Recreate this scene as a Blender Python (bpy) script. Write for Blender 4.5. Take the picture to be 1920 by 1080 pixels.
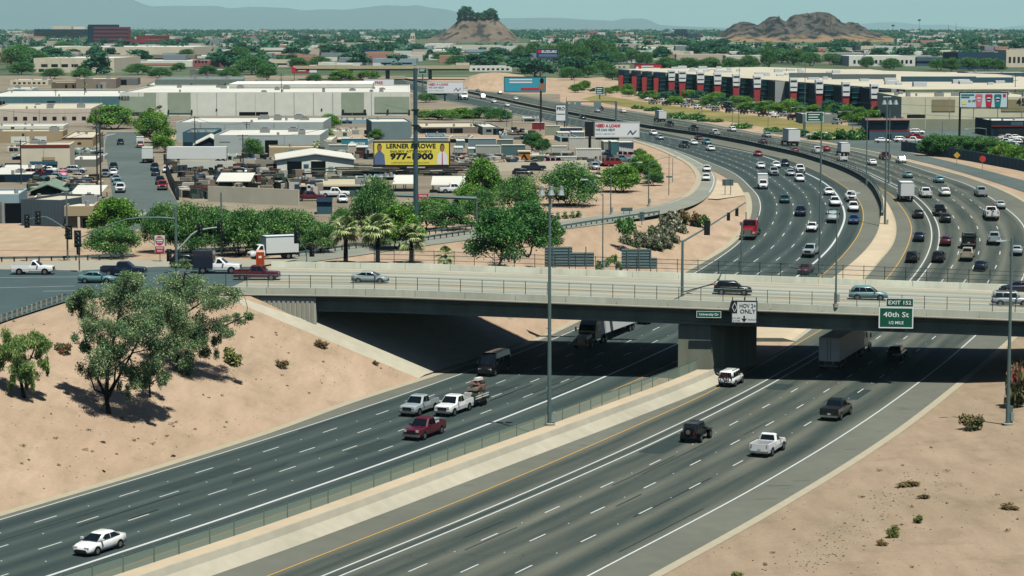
import bpy, math, random
import numpy as np
from mathutils import Vector, Matrix
random.seed(7)
rs = np.random.RandomState(11)
for _o in list(bpy.data.objects): bpy.data.objects.remove(_o)
SC = bpy.context.scene
COL = SC.collection
# ------------------------------------------------------------ camera, sky, sun, exposure
H, F, YH = 41.5, 4300.0, 60.0
PITCH = math.atan2(540 - YH, F)
cam = bpy.data.objects.new('camera', bpy.data.cameras.new('camera'))
COL.objects.link(cam)
cam.location = (0, 0, H)
cam.rotation_euler = (math.pi / 2 - PITCH, 0, 0)
cam.data.sensor_width = 36
cam.data.lens = F / 1920 * 36
cam.data.clip_start = 1
cam.data.clip_end = 90000
SC.camera = cam
SUN_EL, SUN_AZ = math.radians(67), math.radians(150)     # azimuth from +Y towards +X
W = bpy.data.worlds.new('World'); SC.world = W; W.use_nodes = True
nt = W.node_tree
sky = nt.nodes.new('ShaderNodeTexSky'); sky.sky_type = 'NISHITA'; sky.sun_disc = False
sky.sun_elevation = SUN_EL; sky.sun_rotation = SUN_AZ
sky.air_density = 1.0; sky.dust_density = 0.2; sky.ozone_density = 3.0
nt.links.new(sky.outputs[0], nt.nodes['Background'].inputs[0])
nt.nodes['Background'].inputs[1].default_value = 0.05
sd = bpy.data.lights.new('sun', 'SUN'); sd.energy = 5.0; sd.angle = math.radians(0.53); sd.color = (1.0, 0.98, 0.90)
sun = bpy.data.objects.new('sun', sd); COL.objects.link(sun)
sv = Vector((math.cos(SUN_EL) * math.sin(SUN_AZ), math.cos(SUN_EL) * math.cos(SUN_AZ), math.sin(SUN_EL)))
sun.rotation_euler = sv.to_track_quat('Z', 'Y').to_euler()
SC.view_settings.view_transform = 'Standard'; SC.view_settings.look = 'None'
SC.view_settings.exposure = 0.35; SC.view_settings.gamma = 1.0
SC.view_settings.use_curve_mapping = False
SC.render.engine = 'CYCLES'
SC.cycles.use_denoising = True
SC.cycles.max_bounces = 4; SC.cycles.diffuse_bounces = 0; SC.cycles.glossy_bounces = 2
SC.cycles.transparent_max_bounces = 12; SC.cycles.volume_bounces = 0
SC.cycles.sample_clamp_indirect = 4

# ------------------------------------------------------------ where a spot of the photograph lies on the ground
CP, SP = math.cos(PITCH), math.sin(PITCH)
def ray(u, v):
    x = (u - 960) / F; y = (540 - v) / F
    return np.array([x, CP + y * SP, -SP + y * CP])
def pz(u, v, z):
    d = ray(u, v); t = (z - H) / d[2]
    return Vector((d[0] * t, d[1] * t, z))
def py(u, v, y):
    d = ray(u, v); t = y / d[1]
    return Vector((d[0] * t, y, H + d[2] * t))
Z0 = 9.6
def ZG(y): return Z0 + 0.0041 * min(max(0.0, y - 1000), 8000)
def sstep(a, b, t):
    t = min(1, max(0, (t - a) / (b - a))); return t * t * (3 - 2 * t)
def zf(y): return ZG(y) * sstep(300, 452, y)
YS = np.concatenate([np.arange(80, 700, 2.0), np.geomspace(700, 12000, 500)])
def hit(u, v, fn):
    d = ray(u, v); pa = None
    for yy in YS:
        t = yy / d[1]; x = d[0] * t; z = H + d[2] * t
        if z <= fn(x, yy):
            a, b = (pa if pa else yy - 2), yy
            for _ in range(24):
                m = (a + b) / 2; t = m / d[1]
                if H + d[2] * t <= fn(d[0] * t, m): b = m
                else: a = m
            t = b / d[1]
            return Vector((d[0] * t, b, fn(d[0] * t, b)))
        pa = yy
    t = 11000 / d[1]
    return Vector((d[0] * t, 11000, ZG(11000)))
def lerp(a, b, t): return a + (b - a) * t
def sx(y): return F / y           # photograph pixels per metre at distance y

# ------------------------------------------------------------ materials
def lin(c):
    return tuple(((x / 255) / 12.92 if x / 255 <= 0.04045 else ((x / 255 + 0.055) / 1.055) ** 2.4) for x in c)
MATS = {}; GK = .68
def M(key, col, rough=0.75, metal=0.0, var=0.12, scale=0.6, bump=0.0, k=1.0, stretch=(1, 1, 1), spec=0.3, var2=0.0, scale2=0.05, det=5, nr=.5):
    """procedural material: sRGB colour with two scales of noise"""
    if key in MATS: return MATS[key]
    m = bpy.data.materials.new(key); m.use_nodes = True; MATS[key] = m
    n = m.node_tree; b = n.nodes['Principled BSDF']
    c = [x * k * GK for x in lin(col)]
    b.inputs['Roughness'].default_value = rough; b.inputs['Metallic'].default_value = metal
    b.inputs['Specular IOR Level'].default_value = .08 if rough >= .8 else spec
    if var > 0:
        g = n.nodes.new('ShaderNodeNewGeometry'); mp = n.nodes.new('ShaderNodeMapping'); mp.inputs['Scale'].default_value = stretch
        n.links.new(g.outputs['Position'], mp.inputs[0])
        t = n.nodes.new('ShaderNodeTexNoise'); t.inputs['Scale'].default_value = scale; t.inputs['Detail'].default_value = det; t.inputs['Roughness'].default_value = nr
        n.links.new(mp.outputs[0], t.inputs['Vector'])
        mx = n.nodes.new('ShaderNodeMix'); mx.data_type = 'RGBA'
        mx.inputs[6].default_value = (*[x * (1 - var * 1.8) for x in c], 1); mx.inputs[7].default_value = (*[min(.95, x * (1 + var * 1.8)) for x in c], 1)
        n.links.new(t.outputs[0], mx.inputs[0]); out = mx.outputs[2]
        if var2 > 0:
            t2 = n.nodes.new('ShaderNodeTexNoise'); t2.inputs['Scale'].default_value = scale2; t2.inputs['Detail'].default_value = 4
            n.links.new(mp.outputs[0], t2.inputs['Vector'])
            r = n.nodes.new('ShaderNodeMapRange'); r.inputs[1].default_value = .3; r.inputs[2].default_value = .7
            r.inputs[3].default_value = 1 - var2; r.inputs[4].default_value = 1 + var2
            n.links.new(t2.outputs[0], r.inputs[0])
            hs = n.nodes.new('ShaderNodeHueSaturation'); n.links.new(r.outputs[0], hs.inputs['Value']); n.links.new(out, hs.inputs['Color']); out = hs.outputs[0]
        n.links.new(out, b.inputs['Base Color'])
        if bump > 0:
            bp = n.nodes.new('ShaderNodeBump'); bp.inputs['Strength'].default_value = bump; bp.inputs['Distance'].default_value = .1
            n.links.new(t.outputs[0], bp.inputs['Height']); n.links.new(bp.outputs[0], b.inputs['Normal'])
    else: b.inputs['Base Color'].default_value = (*c, 1)
    return m
def leafmat(key, dark, light, hue=None):
    """foliage: every leaf its own shade of green"""
    if key in MATS: return MATS[key]
    m = bpy.data.materials.new(key); m.use_nodes = True; MATS[key] = m
    n = m.node_tree; b = n.nodes['Principled BSDF']; b.inputs['Roughness'].default_value = .6; b.inputs['Specular IOR Level'].default_value = .2
    g = n.nodes.new('ShaderNodeNewGeometry'); r = n.nodes.new('ShaderNodeValToRGB')
    r.color_ramp.elements[0].color = (*lin(dark), 1); r.color_ramp.elements[1].color = (*lin(light), 1)
    if hue:
        e = r.color_ramp.elements.new(.93); e.color = (*lin(light), 1); r.color_ramp.elements[-1].color = (*lin(hue), 1)
    t = n.nodes.new('ShaderNodeTexNoise'); t.inputs['Scale'].default_value = .5
    n.links.new(g.outputs['Position'], t.inputs['Vector'])
    a = n.nodes.new('ShaderNodeMath'); a.operation = 'MULTIPLY_ADD'; a.inputs[1].default_value = 1.6; a.inputs[2].default_value = -.65
    n.links.new(t.outputs[0], a.inputs[0])
    ad = n.nodes.new('ShaderNodeMath'); ad.operation = 'MULTIPLY_ADD'; ad.inputs[1].default_value = .85
    n.links.new(g.outputs['Random Per Island'], ad.inputs[0]); n.links.new(a.outputs[0], ad.inputs[2])
    n.links.new(ad.outputs[0], r.inputs[0]); n.links.new(r.outputs[0], b.inputs['Base Color'])
    tr = n.nodes.new('ShaderNodeBsdfTranslucent'); n.links.new(r.outputs[0], tr.inputs[0])
    mx = n.nodes.new('ShaderNodeMixShader'); mx.inputs[0].default_value = .3
    n.links.new(b.outputs[0], mx.inputs[1]); n.links.new(tr.outputs[0], mx.inputs[2])
    n.links.new(mx.outputs[0], n.nodes['Material Output'].inputs[0])
    return m
def meshmat(key, col, alpha):
    """woven wire: see-through in a fine weave"""
    if key in MATS: return MATS[key]
    m = M(key, col, .6, .2, 0); n = m.node_tree; b = n.nodes['Principled BSDF']
    t = n.nodes.new('ShaderNodeBsdfTransparent'); mx = n.nodes.new('ShaderNodeMixShader'); mx.inputs[0].default_value = alpha
    n.links.new(t.outputs[0], mx.inputs[1]); n.links.new(b.outputs[0], mx.inputs[2]); n.links.new(mx.outputs[0], n.nodes['Material Output'].inputs[0])
    return m

# ------------------------------------------------------------ mesh helper
class MB:
    def __init__(s): s.v = []; s.f = []; s.m = []; s.mats = []
    def mi(s, mat):
        if mat not in s.mats: s.mats.append(mat)
        return s.mats.index(mat)
    def add(s, vs, fs, mat):
        o = len(s.v); s.v += [tuple(p) for p in vs]; k = s.mi(mat)
        for f in fs: s.f.append(tuple(i + o for i in f)); s.m.append(k)
        return s
    def quad(s, pts, mat): return s.add(pts, [tuple(range(len(pts)))], mat)
    def box(s, c, d, mat, rz=0, top=None):
        x, y, z = d[0] / 2, d[1] / 2, d[2] / 2; k = top if top else 1
        ps = [(-x, -y, -z), (x, -y, -z), (x, y, -z), (-x, y, -z), (-x * k, -y * k, z), (x * k, -y * k, z), (x * k, y * k, z), (-x * k, y * k, z)]
        cr, sr = math.cos(rz), math.sin(rz)
        ps = [(c[0] + p[0] * cr - p[1] * sr, c[1] + p[0] * sr + p[1] * cr, c[2] + p[2]) for p in ps]
        return s.add(ps, [(0, 3, 2, 1), (4, 5, 6, 7), (0, 1, 5, 4), (1, 2, 6, 5), (2, 3, 7, 6), (3, 0, 4, 7)], mat)
    def bb(s, x0, x1, y0, y1, z0, z1, mat): return s.box(((x0 + x1) / 2, (y0 + y1) / 2, (z0 + z1) / 2), (x1 - x0, y1 - y0, z1 - z0), mat)
    def cyl(s, p0, p1, r0, mat, r1=None, n=8, cap=True):
        p0 = Vector(p0); p1 = Vector(p1); r1 = r0 if r1 is None else r1
        d = (p1 - p0).normalized(); a = d.orthogonal().normalized(); b = d.cross(a)
        vs = []
        for p, r in ((p0, r0), (p1, r1)):
            for i in range(n):
                t = 2 * math.pi * i / n; vs.append(p + (a * math.cos(t) + b * math.sin(t)) * r)
        fs = [(i, (i + 1) % n, n + (i + 1) % n, n + i) for i in range(n)]
        if cap: fs += [tuple(range(n - 1, -1, -1)), tuple(range(n, 2 * n))]
        return s.add(vs, fs, mat)
    def tube(s, pts, r, mat, n=6, r1=None):
        r1 = r if r1 is None else r1; N = len(pts) - 1
        for i in range(N): s.cyl(pts[i], pts[i + 1], lerp(r, r1, i / N), mat, lerp(r, r1, (i + 1) / N), n)
        return s
    def loft(s, rings, mat, cap=True):
        n = len(rings[0]); vs = [p for r in rings for p in r]; fs = []
        for k in range(len(rings) - 1):
            for i in range(n):
                j = (i + 1) % n; fs.append((k * n + i, k * n + j, (k + 1) * n + j, (k + 1) * n + i))
        if cap: fs += [tuple(range(n - 1, -1, -1)), tuple((len(rings) - 1) * n + i for i in range(n))]
        return s.add(vs, fs, mat)
    def prism(s, prof, axis, a, b, mat):
        """profile of (p, q) swept along x or y from a to b"""
        if axis == 'x': r = [[(t, p, q) for p, q in prof] for t in (a, b)]
        else: r = [[(p, t, q) for p, q in prof] for t in (a, b)]
        return s.loft(r, mat)
    def mesh(s, name, smooth=False):
        me = bpy.data.meshes.new(name); me.from_pydata(s.v, [], s.f)
        for m in s.mats: me.materials.append(m)
        me.polygons.foreach_set('material_index', s.m)
        if smooth: me.polygons.foreach_set('use_smooth', [True] * len(s.f))
        me.update(); return me
    def obj(s, name, parent=None, **kw): return put(name, s.mesh(name), parent, **kw)
def put(name, me, parent=None, loc=None, rz=0, label=None, cat=None, group=None, kind=None):
    o = bpy.data.objects.new(name, me); COL.objects.link(o)
    if loc is not None: o.location = loc
    if rz: o.rotation_euler = (0, 0, rz)
    if parent is not None: o.parent = parent
    if label: o['label'] = label
    if cat: o['category'] = cat
    if group: o['group'] = group
    if kind: o['kind'] = kind
    return o
def thing(name, label, cat, loc=(0, 0, 0), rz=0, group=None):
    return put(name, None, None, loc, rz, label, cat, group)
def struct(name, mb): return mb.obj(name, kind='structure')
def text(s, size, mat, parent, loc, name='lettering', bold=0.0, rx=math.pi / 2, rz=0, width=None):
    cu = bpy.data.curves.new('t', 'FONT'); cu.body = s; cu.size = size; cu.align_x = 'CENTER'; cu.align_y = 'CENTER'; cu.offset = bold; cu.resolution_u = 2
    t = bpy.data.objects.new('t', cu); me = bpy.data.meshes.new_from_object(t); bpy.data.objects.remove(t)
    me.materials.clear(); me.materials.append(mat)
    o = put(name, me, parent, loc); o.rotation_euler = (rx, 0, rz)
    if width and len(me.vertices):
        xs = [v.co.x for v in me.vertices]; w = max(xs) - min(xs)
        if w > 0: o.scale = (width / w, 1, 1)
    return o
# ------------------------------------------------------------ the setting's materials
def sand_mat(key, pale, mid, dull, k=.68):
    """graded desert earth: large dull patches, rills, gravel specks"""
    m = bpy.data.materials.new(key); m.use_nodes = True; n = m.node_tree; b = n.nodes['Principled BSDF']; MATS[key] = m
    b.inputs['Roughness'].default_value = .95; b.inputs['Specular IOR Level'].default_value = .05
    g = n.nodes.new('ShaderNodeNewGeometry')
    def noise(sc, det, rough, st=(1, 1, 1), rot=0):
        mp = n.nodes.new('ShaderNodeMapping'); mp.inputs['Scale'].default_value = st; mp.inputs['Rotation'].default_value = (0, 0, rot); n.links.new(g.outputs['Position'], mp.inputs[0])
        t = n.nodes.new('ShaderNodeTexNoise'); t.inputs['Scale'].default_value = sc; t.inputs['Detail'].default_value = det; t.inputs['Roughness'].default_value = rough; n.links.new(mp.outputs[0], t.inputs['Vector']); return t.outputs[0]
    def rng_(x, a, b_, c, d):
        r = n.nodes.new('ShaderNodeMapRange'); r.inputs[1].default_value = a; r.inputs[2].default_value = b_; r.inputs[3].default_value = c; r.inputs[4].default_value = d; n.links.new(x, r.inputs[0]); return r.outputs[0]
    def mix(f, a, b_):
        x = n.nodes.new('ShaderNodeMix'); x.data_type = 'RGBA'; n.links.new(f, x.inputs[0])
        for q, i_ in ((a, 6), (b_, 7)):
            if isinstance(q, tuple): x.inputs[i_].default_value = (*[c * k * GK for c in lin(q)], 1)
            else: n.links.new(q, x.inputs[i_])
        return x.outputs[2]
    def mul(a, f):
        h = n.nodes.new('ShaderNodeHueSaturation'); n.links.new(a, h.inputs['Color']); n.links.new(f, h.inputs['Value']); return h.outputs[0]
    big = noise(.045, 6, .6); c = mix(rng_(big, .4, .62, 0, 1), pale, mid)
    c = mix(rng_(noise(.16, 8, .7), .52, .68, 0, .7), c, dull)
    c = mul(c, rng_(noise(.5, 6, .65, (1, .22, 1), .5), .3, .7, .86, 1.12))
    fine = noise(3.2, 8, .75); c = mul(c, rng_(fine, .3, .7, .92, 1.08))
    spk = noise(7.0, 2, .5); c = mul(c, rng_(spk, .69, .75, 1, .78))
    n.links.new(c, b.inputs['Base Color'])
    bp = n.nodes.new('ShaderNodeBump'); bp.inputs['Strength'].default_value = .35; bp.inputs['Distance'].default_value = .12; n.links.new(fine, bp.inputs['Height']); n.links.new(bp.outputs[0], b.inputs['Normal'])
    return m
SAND = sand_mat('sandy_earth', (226, 198, 169), (215, 187, 157), (192, 170, 142))
SANDR = sand_mat('gravelly_earth', (214, 189, 160), (202, 180, 150), (180, 161, 134), .62)
ASPH = None
CONC = M('concrete', (206, 200, 178), .85, 0, .07, .8, .1, .80, var2=.10, scale2=.1)
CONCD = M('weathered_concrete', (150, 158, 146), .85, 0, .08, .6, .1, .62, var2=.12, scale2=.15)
GUT = M('gutter_concrete', (214, 204, 176), .85, 0, .07, .8, 0, .72)
FILL = M('median_paving', (222, 204, 174), .9, 0, .07, .5, 0, .84, var2=.08, scale2=.08)
PAINT = M('road_paint_white', (236, 240, 236), .6, 0, .08, 2, 0, .8)
YELL = M('road_paint_yellow', (226, 180, 96), .6, 0, .08, 2, 0, .8)
LOT = M('yard_ground', (176, 164, 142), .95, 0, .16, .12, .1, .65, var2=.2, scale2=.03)
STREET = M('street_asphalt', (112, 126, 122), .9, 0, .10, .25, 0, .75, var2=.12, scale2=.04)
GRASS = M('dry_grass', (176, 166, 104), .95, 0, .2, .2, .2, .62, var2=.25, scale2=.03)
SHOULD = M('shoulder_asphalt', (152, 155, 141), .9, 0, .08, .5, 0, .56, var2=.1, scale2=.06, stretch=(1, 1, 1))
STEEL = M('galvanised_steel', (140, 168, 166), .45, .5, .06, 2, 0, .75)
STEELD = M('dark_steel', (52, 64, 66), .5, .4, .1, 2, 0, .8)
WOOD = M('pole_wood', (92, 84, 74), .9, 0, .15, 2, .1, .7)
def road_mat(key, base, worn):
    m = bpy.data.materials.new(key); m.use_nodes = True; n = m.node_tree; b = n.nodes['Principled BSDF']
    b.inputs['Roughness'].default_value = .88; b.inputs['Specular IOR Level'].default_value = .1
    uv = n.nodes.new('ShaderNodeUVMap'); uv.uv_map = 'lane'
    sp = n.nodes.new('ShaderNodeSeparateXYZ'); n.links.new(uv.outputs[0], sp.inputs[0])
    mu = n.nodes.new('ShaderNodeMath'); mu.operation = 'MULTIPLY'; mu.inputs[1].default_value = 2 * math.pi; n.links.new(sp.outputs[0], mu.inputs[0])
    co = n.nodes.new('ShaderNodeMath'); co.operation = 'COSINE'; n.links.new(mu.outputs[0], co.inputs[0])
    mp = n.nodes.new('ShaderNodeMapping'); mp.inputs['Scale'].default_value = (2.2, .035, 1); n.links.new(uv.outputs[0], mp.inputs[0])
    t = n.nodes.new('ShaderNodeTexNoise'); t.inputs['Scale'].default_value = 1; t.inputs['Detail'].default_value = 6; n.links.new(mp.outputs[0], t.inputs['Vector'])
    g = n.nodes.new('ShaderNodeNewGeometry'); t2 = n.nodes.new('ShaderNodeTexNoise'); t2.inputs['Scale'].default_value = 6; t2.inputs['Detail'].default_value = 3; n.links.new(g.outputs['Position'], t2.inputs['Vector'])
    a = n.nodes.new('ShaderNodeMath'); a.operation = 'MULTIPLY_ADD'; a.inputs[1].default_value = .20; n.links.new(co.outputs[0], a.inputs[0])
    a2 = n.nodes.new('ShaderNodeMath'); a2.operation = 'MULTIPLY_ADD'; a2.inputs[1].default_value = 1.05; a2.inputs[2].default_value = -.19; n.links.new(t.outputs[0], a2.inputs[0])
    n.links.new(a2.outputs[0], a.inputs[2])
    a3 = n.nodes.new('ShaderNodeMath'); a3.operation = 'MULTIPLY_ADD'; a3.inputs[1].default_value = .3; n.links.new(t2.outputs[0], a3.inputs[0]); n.links.new(a.outputs[0], a3.inputs[2])
    # sawn joints and sealed cracks across the lanes, every so many metres
    fr = n.nodes.new('ShaderNodeMath'); fr.operation = 'MULTIPLY_ADD'; fr.inputs[1].default_value = 1 / 17.0; n.links.new(sp.outputs[1], fr.inputs[0]); n.links.new(t.outputs[0], fr.inputs[2])
    f2 = n.nodes.new('ShaderNodeMath'); f2.operation = 'FRACT'; n.links.new(fr.outputs[0], f2.inputs[0]); f3 = n.nodes.new('ShaderNodeMath'); f3.operation = 'LESS_THAN'; f3.inputs[1].default_value = .012; n.links.new(f2.outputs[0], f3.inputs[0])
    c2 = n.nodes.new('ShaderNodeMath'); c2.operation = 'MULTIPLY'; c2.inputs[1].default_value = 4 * math.pi; n.links.new(sp.outputs[0], c2.inputs[0]); c3 = n.nodes.new('ShaderNodeMath'); c3.operation = 'COSINE'; n.links.new(c2.outputs[0], c3.inputs[0])
    a4 = n.nodes.new('ShaderNodeMath'); a4.operation = 'MULTIPLY_ADD'; a4.inputs[1].default_value = .07; n.links.new(c3.outputs[0], a4.inputs[0]); n.links.new(a3.outputs[0], a4.inputs[2])
    a5 = n.nodes.new('ShaderNodeMath'); a5.operation = 'MULTIPLY_ADD'; a5.inputs[1].default_value = -.16; n.links.new(f3.outputs[0], a5.inputs[0]); n.links.new(a4.outputs[0], a5.inputs[2]); a3 = a5
    r = n.nodes.new('ShaderNodeValToRGB'); r.color_ramp.elements[0].position = .1; r.color_ramp.elements[1].position = .95
    r.color_ramp.elements[0].color = (*[x * .60 for x in lin(base)], 1); r.color_ramp.elements[1].color = (*[x * .60 for x in lin(worn)], 1)
    n.links.new(a3.outputs[0], r.inputs[0]); n.links.new(r.outputs[0], b.inputs['Base Color'])
    return m
ROADL = road_mat('asphalt_dark', (54, 70, 70), (92, 104, 99))
ROADR = road_mat('asphalt_worn', (54, 70, 69), (124, 126, 113))
BDECK = road_mat('bridge_deck', (150, 156, 144), (206, 202, 182))

# ------------------------------------------------------------ lines of the motorway, traced where they lie on the road
def curve(pts):
    """x(v) along a traced line: monotone in v, cubic through the points"""
    pts = sorted(pts); V = np.array([p[1] for p in pts], float); U = np.array([p[0] for p in pts], float)
    o = np.argsort(V); V = V[o]; U = U[o]
    k = np.concatenate([[True], np.diff(V) > 1e-6]); V = V[k]; U = U[k]
    d = np.diff(U) / np.diff(V); m = np.zeros(len(V)); m[0] = d[0]; m[-1] = d[-1]
    h = np.diff(V)
    m[1:-1] = (d[:-1] * h[1:] + d[1:] * h[:-1]) / (h[1:] + h[:-1])
    def f(v):
        if v <= V[0]: return U[0] + m[0] * (v - V[0])
        if v >= V[-1]: return U[-1] + m[-1] * (v - V[-1])
        i = int(np.searchsorted(V, v)) - 1; t = (v - V[i]) / h[i]
        return ((2*t**3-3*t*t+1)*U[i] + (t**3-2*t*t+t)*h[i]*m[i] + (-2*t**3+3*t*t)*U[i+1] + (t**3-t*t)*h[i]*m[i+1])
    return f
FARW = [(700, 150), (742, 160), (790, 175), (832, 187), (870, 194), (960, 212), (1007, 222), (1095, 240), (1195, 262), (1260, 280)]
cLW = curve(FARW + [(1314, 299), (1370, 322), (1405, 350), (1420, 367), (1426, 390), (1417, 417), (1382, 459), (1312, 507), (1077, 620), (1030, 640), (860, 704), (546, 810), (480, 831), (12.5, 972.5)])
cLT = curve([(745, 150), (795, 163), (840, 174), (905, 189), (969, 202), (1090, 225), (1235, 254), (1330, 272), (1412, 288), (1480, 312), (1510, 325), (1535, 337), (1560, 355), (1577, 380), (1584, 405), (1575, 435), (1552, 470), (1519, 500), (1142, 704), (880, 810), (480, 952.5), (96, 1080)])
cLY = curve([(752, 150), (805, 163), (860, 175), (925, 189), (1000, 204), (1120, 226), (1240, 249), (1330, 268), (1440, 291), (1477, 300), (1522, 317), (1560, 336), (1592, 357), (1612, 380), (1619, 405), (1612, 435), (1587, 472), (1545, 514), (1210, 706), (955, 811), (560, 953), (185, 1080)])
cMB = curve([(760, 150), (812, 160), (882, 176), (945, 190), (1066, 215), (1147, 229), (1244, 246), (1312, 256), (1400, 272), (1440, 281), (1490, 292), (1540, 307), (1590, 326), (1625, 347), (1645, 375), (1652, 395), (1650, 417), (1645, 440), (1615, 482), (1580, 512), (1268, 694), (1000, 808), (600, 953), (245, 1080)])
cMC = curve([(763, 150), (815, 160), (885, 176), (949, 190), (1071, 215), (1153, 229), (1250, 246), (1319, 256), (1407, 272), (1448, 281), (1499, 292), (1549, 307), (1600, 326), (1636, 347), (1660, 375), (1672, 395), (1681, 427), (1674, 460), (1650, 490), (1625, 520), (1345, 722), (1170, 792), (960, 872), (480, 1052), (400, 1080)])
cRY = curve([(768, 150), (820, 160), (892, 176), (958, 190), (1082, 215), (1166, 229), (1264, 246), (1333, 256), (1422, 272), (1465, 281), (1517, 292), (1566, 308), (1606, 325), (1635, 345), (1668, 364), (1687, 385), (1702, 407), (1709, 427), (1705, 452), (1692, 482), (1666, 519), (1541, 618), (1477, 656), (1345, 729), (1169, 810), (960, 900), (507, 1080)])
cRD1 = curve([(772, 150), (826, 160), (900, 176), (968, 190), (1095, 215), (1180, 229), (1282, 246), (1348, 256), (1440, 272), (1475, 280), (1522, 292), (1547, 299), (1580, 310), (1615, 322), (1647, 337), (1685, 356), (1717, 380), (1737, 405), (1746, 430), (1746, 455), (1737, 482), (1711, 521), (1422, 722), (1245, 809), (960, 936), (609, 1080)])
cRD2 = curve([(773, 150), (828, 160), (903, 176), (972, 190), (1100, 215), (1187, 229), (1289, 246), (1356, 256), (1448, 272), (1484, 280), (1531, 292), (1557, 299), (1591, 310), (1623, 322), (1656, 337), (1696, 356), (1730, 380), (1750, 405), (1760, 430), (1761, 450), (1755, 477), (1726, 521), (1440, 724), (1271, 810), (960, 949), (642, 1080)])
cRE = curve([(790, 150), (850, 163), (890, 170), (955, 177), (1030, 190), (1055, 194), (1125, 202), (1180, 210), (1235, 219), (1300, 230), (1360, 242), (1425, 254), (1540, 272), (1615, 287), (1665, 299), (1715, 314), (1765, 330), (1815, 347), (1850, 367), (1880, 387), (1910, 412), (1926, 440), (1930, 470), (1914, 530), (1800, 656), (1715, 724), (1592, 810), (1440, 902), (1106, 1080)])
cRP = curve([(798, 150), (860, 163), (902, 170), (970, 177), (1045, 190), (1072, 194), (1145, 202), (1198, 210), (1254, 220), (1320, 230), (1380, 242), (1445, 254), (1565, 272), (1645, 287), (1715, 307), (1790, 326), (1865, 352), (1920, 380), (1965, 412), (1992, 440), (2000, 470), (1985, 530), (1869, 656), (1786, 725), (1675, 810), (1440, 957), (1219, 1080)])
cLP = curve([(690, 150), (730, 160), (776, 175), (818, 187), (855, 194), (945, 212), (992, 222), (1080, 240), (1180, 262), (1240, 280), (1287, 300), (1340, 322), (1378, 345), (1391, 358), (1399, 382), (1395, 410), (1365, 455), (1302, 495), (1080, 599), (990, 641), (805, 704), (655, 752), (495, 810), (282, 878), (13, 958)])
VS = [1180 - 4 * i for i in range(125)]
while VS[-1] > 150: VS.append(VS[-1] - max(.35, (VS[-1] - 60) * .006))
def wline(c):
    """traced line as points on the road surface, smoothed in plan"""
    ps = [hit2(c(v), v) for v in VS]
    a = np.array([[p.x, p.y] for p in ps])
    for _ in range(6):
        b = a.copy(); b[1:-1] = .25 * a[:-2] + .5 * a[1:-1] + .25 * a[2:]; a = b
    return a
def hit2(u, v):
    d = ray(u, v); lo, hi = 60.0, 6000.0          # zf depends on y only
    for _ in range(40):
        m = (lo + hi) / 2
        if H + d[2] / d[1] * m <= zf(m): hi = m
        else: lo = m
    return Vector((d[0] / d[1] * lo, lo, zf(lo)))
L = {k: wline(c) for k, c in dict(LW=cLW, LT=cLT, LY=cLY, MB=cMB, MC=cMC, RY=cRY, RD1=cRD1, RD2=cRD2, RE=cRE, RP=cRP, LP=cLP).items()}
def xat(k, y): return float(np.interp(y, L[k][:, 1], L[k][:, 0]))
def tangent(k, y, e=6): return math.atan2(2 * e, xat(k, y + e) - xat(k, y - e))   # heading away from us
def wl(y): return float(np.interp(y, [150, 225, 262, 290, 320, 2000], [34, 31, 25, 19.5, 19, 19]))
def TZ(x, y):
    b, g = zf(y), ZG(y)
    xl, xr = xat('LP', y), xat('RP', y)
    if x < xl:
        return lerp(b, g, min(1, (xl - x) / wl(y)))
    if x > xr:
        w = 190 if y < 330 else 190 - 160 * sstep(330, 460, y)
        return lerp(b, g, min(1, (x - xr) / w))
    return b
def terr(u, v): return hit(u, v, TZ)
def flat(u, v): return hit(u, v, lambda x, y: ZG(y))

# ground: one sheet to the horizon, cut by the motorway's trench
SUBURB = M('suburb_ground', (118, 136, 104), .95, 0, .3, .02, 0, .55, var2=.3, scale2=.006)
ys = np.concatenate([np.arange(60, 180, 6.), np.arange(180, 520, 2.), np.arange(520, 1200, 8.), np.geomspace(1200, 62000, 84)])
gv, gf = [], []
for y in ys:
    xl, xr = xat('LP', y), xat('RP', y); w = wl(y); R = 260 + y * .8
    wr = 190 if y < 330 else 190 - 160 * sstep(330, 460, y)
    row = [xl - w - R * (1 - i / 12) ** 2 for i in range(12)] + [xl - w * (1 - i / 14) for i in range(14)] + [lerp(xl, xr, i / 4) for i in range(4)] + [xr + wr * i / 10 for i in range(10)] + [xr + wr + R * (i / 12) ** 2 for i in range(13)]
    gv += [(x, y, TZ(x, y) if y < 9500 else ZG(9000)) for x in row]
nc = len(row)
for j in range(len(ys) - 1):
    for i in range(nc - 1):
        a = j * nc + i; gf.append((a, a + 1, a + nc + 1, a + nc))
far = [f for f in gf if gv[f[0]][1] > 1120 and not (xat('LP', gv[f[0]][1]) - 60 < gv[f[0]][0] < xat('RP', gv[f[0]][1]) + 70 and gv[f[0]][1] < 1500)]; fs_ = set(far)
mb = MB(); mb.add(gv, [f for f in gf if f not in fs_], SAND); mb.mi(SUBURB); mb.f += far; mb.m += [1] * len(far); mb.mi(SANDR)
for i_, f in enumerate(mb.f):
    if mb.m[i_] == 0 and gv[f[0]][1] < 330 and gv[f[0]][0] > xat('RP', gv[f[0]][1]) - .5: mb.m[i_] = 2
gm = mb.mesh('ground', True)
put('ground', gm, kind='structure')

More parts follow.
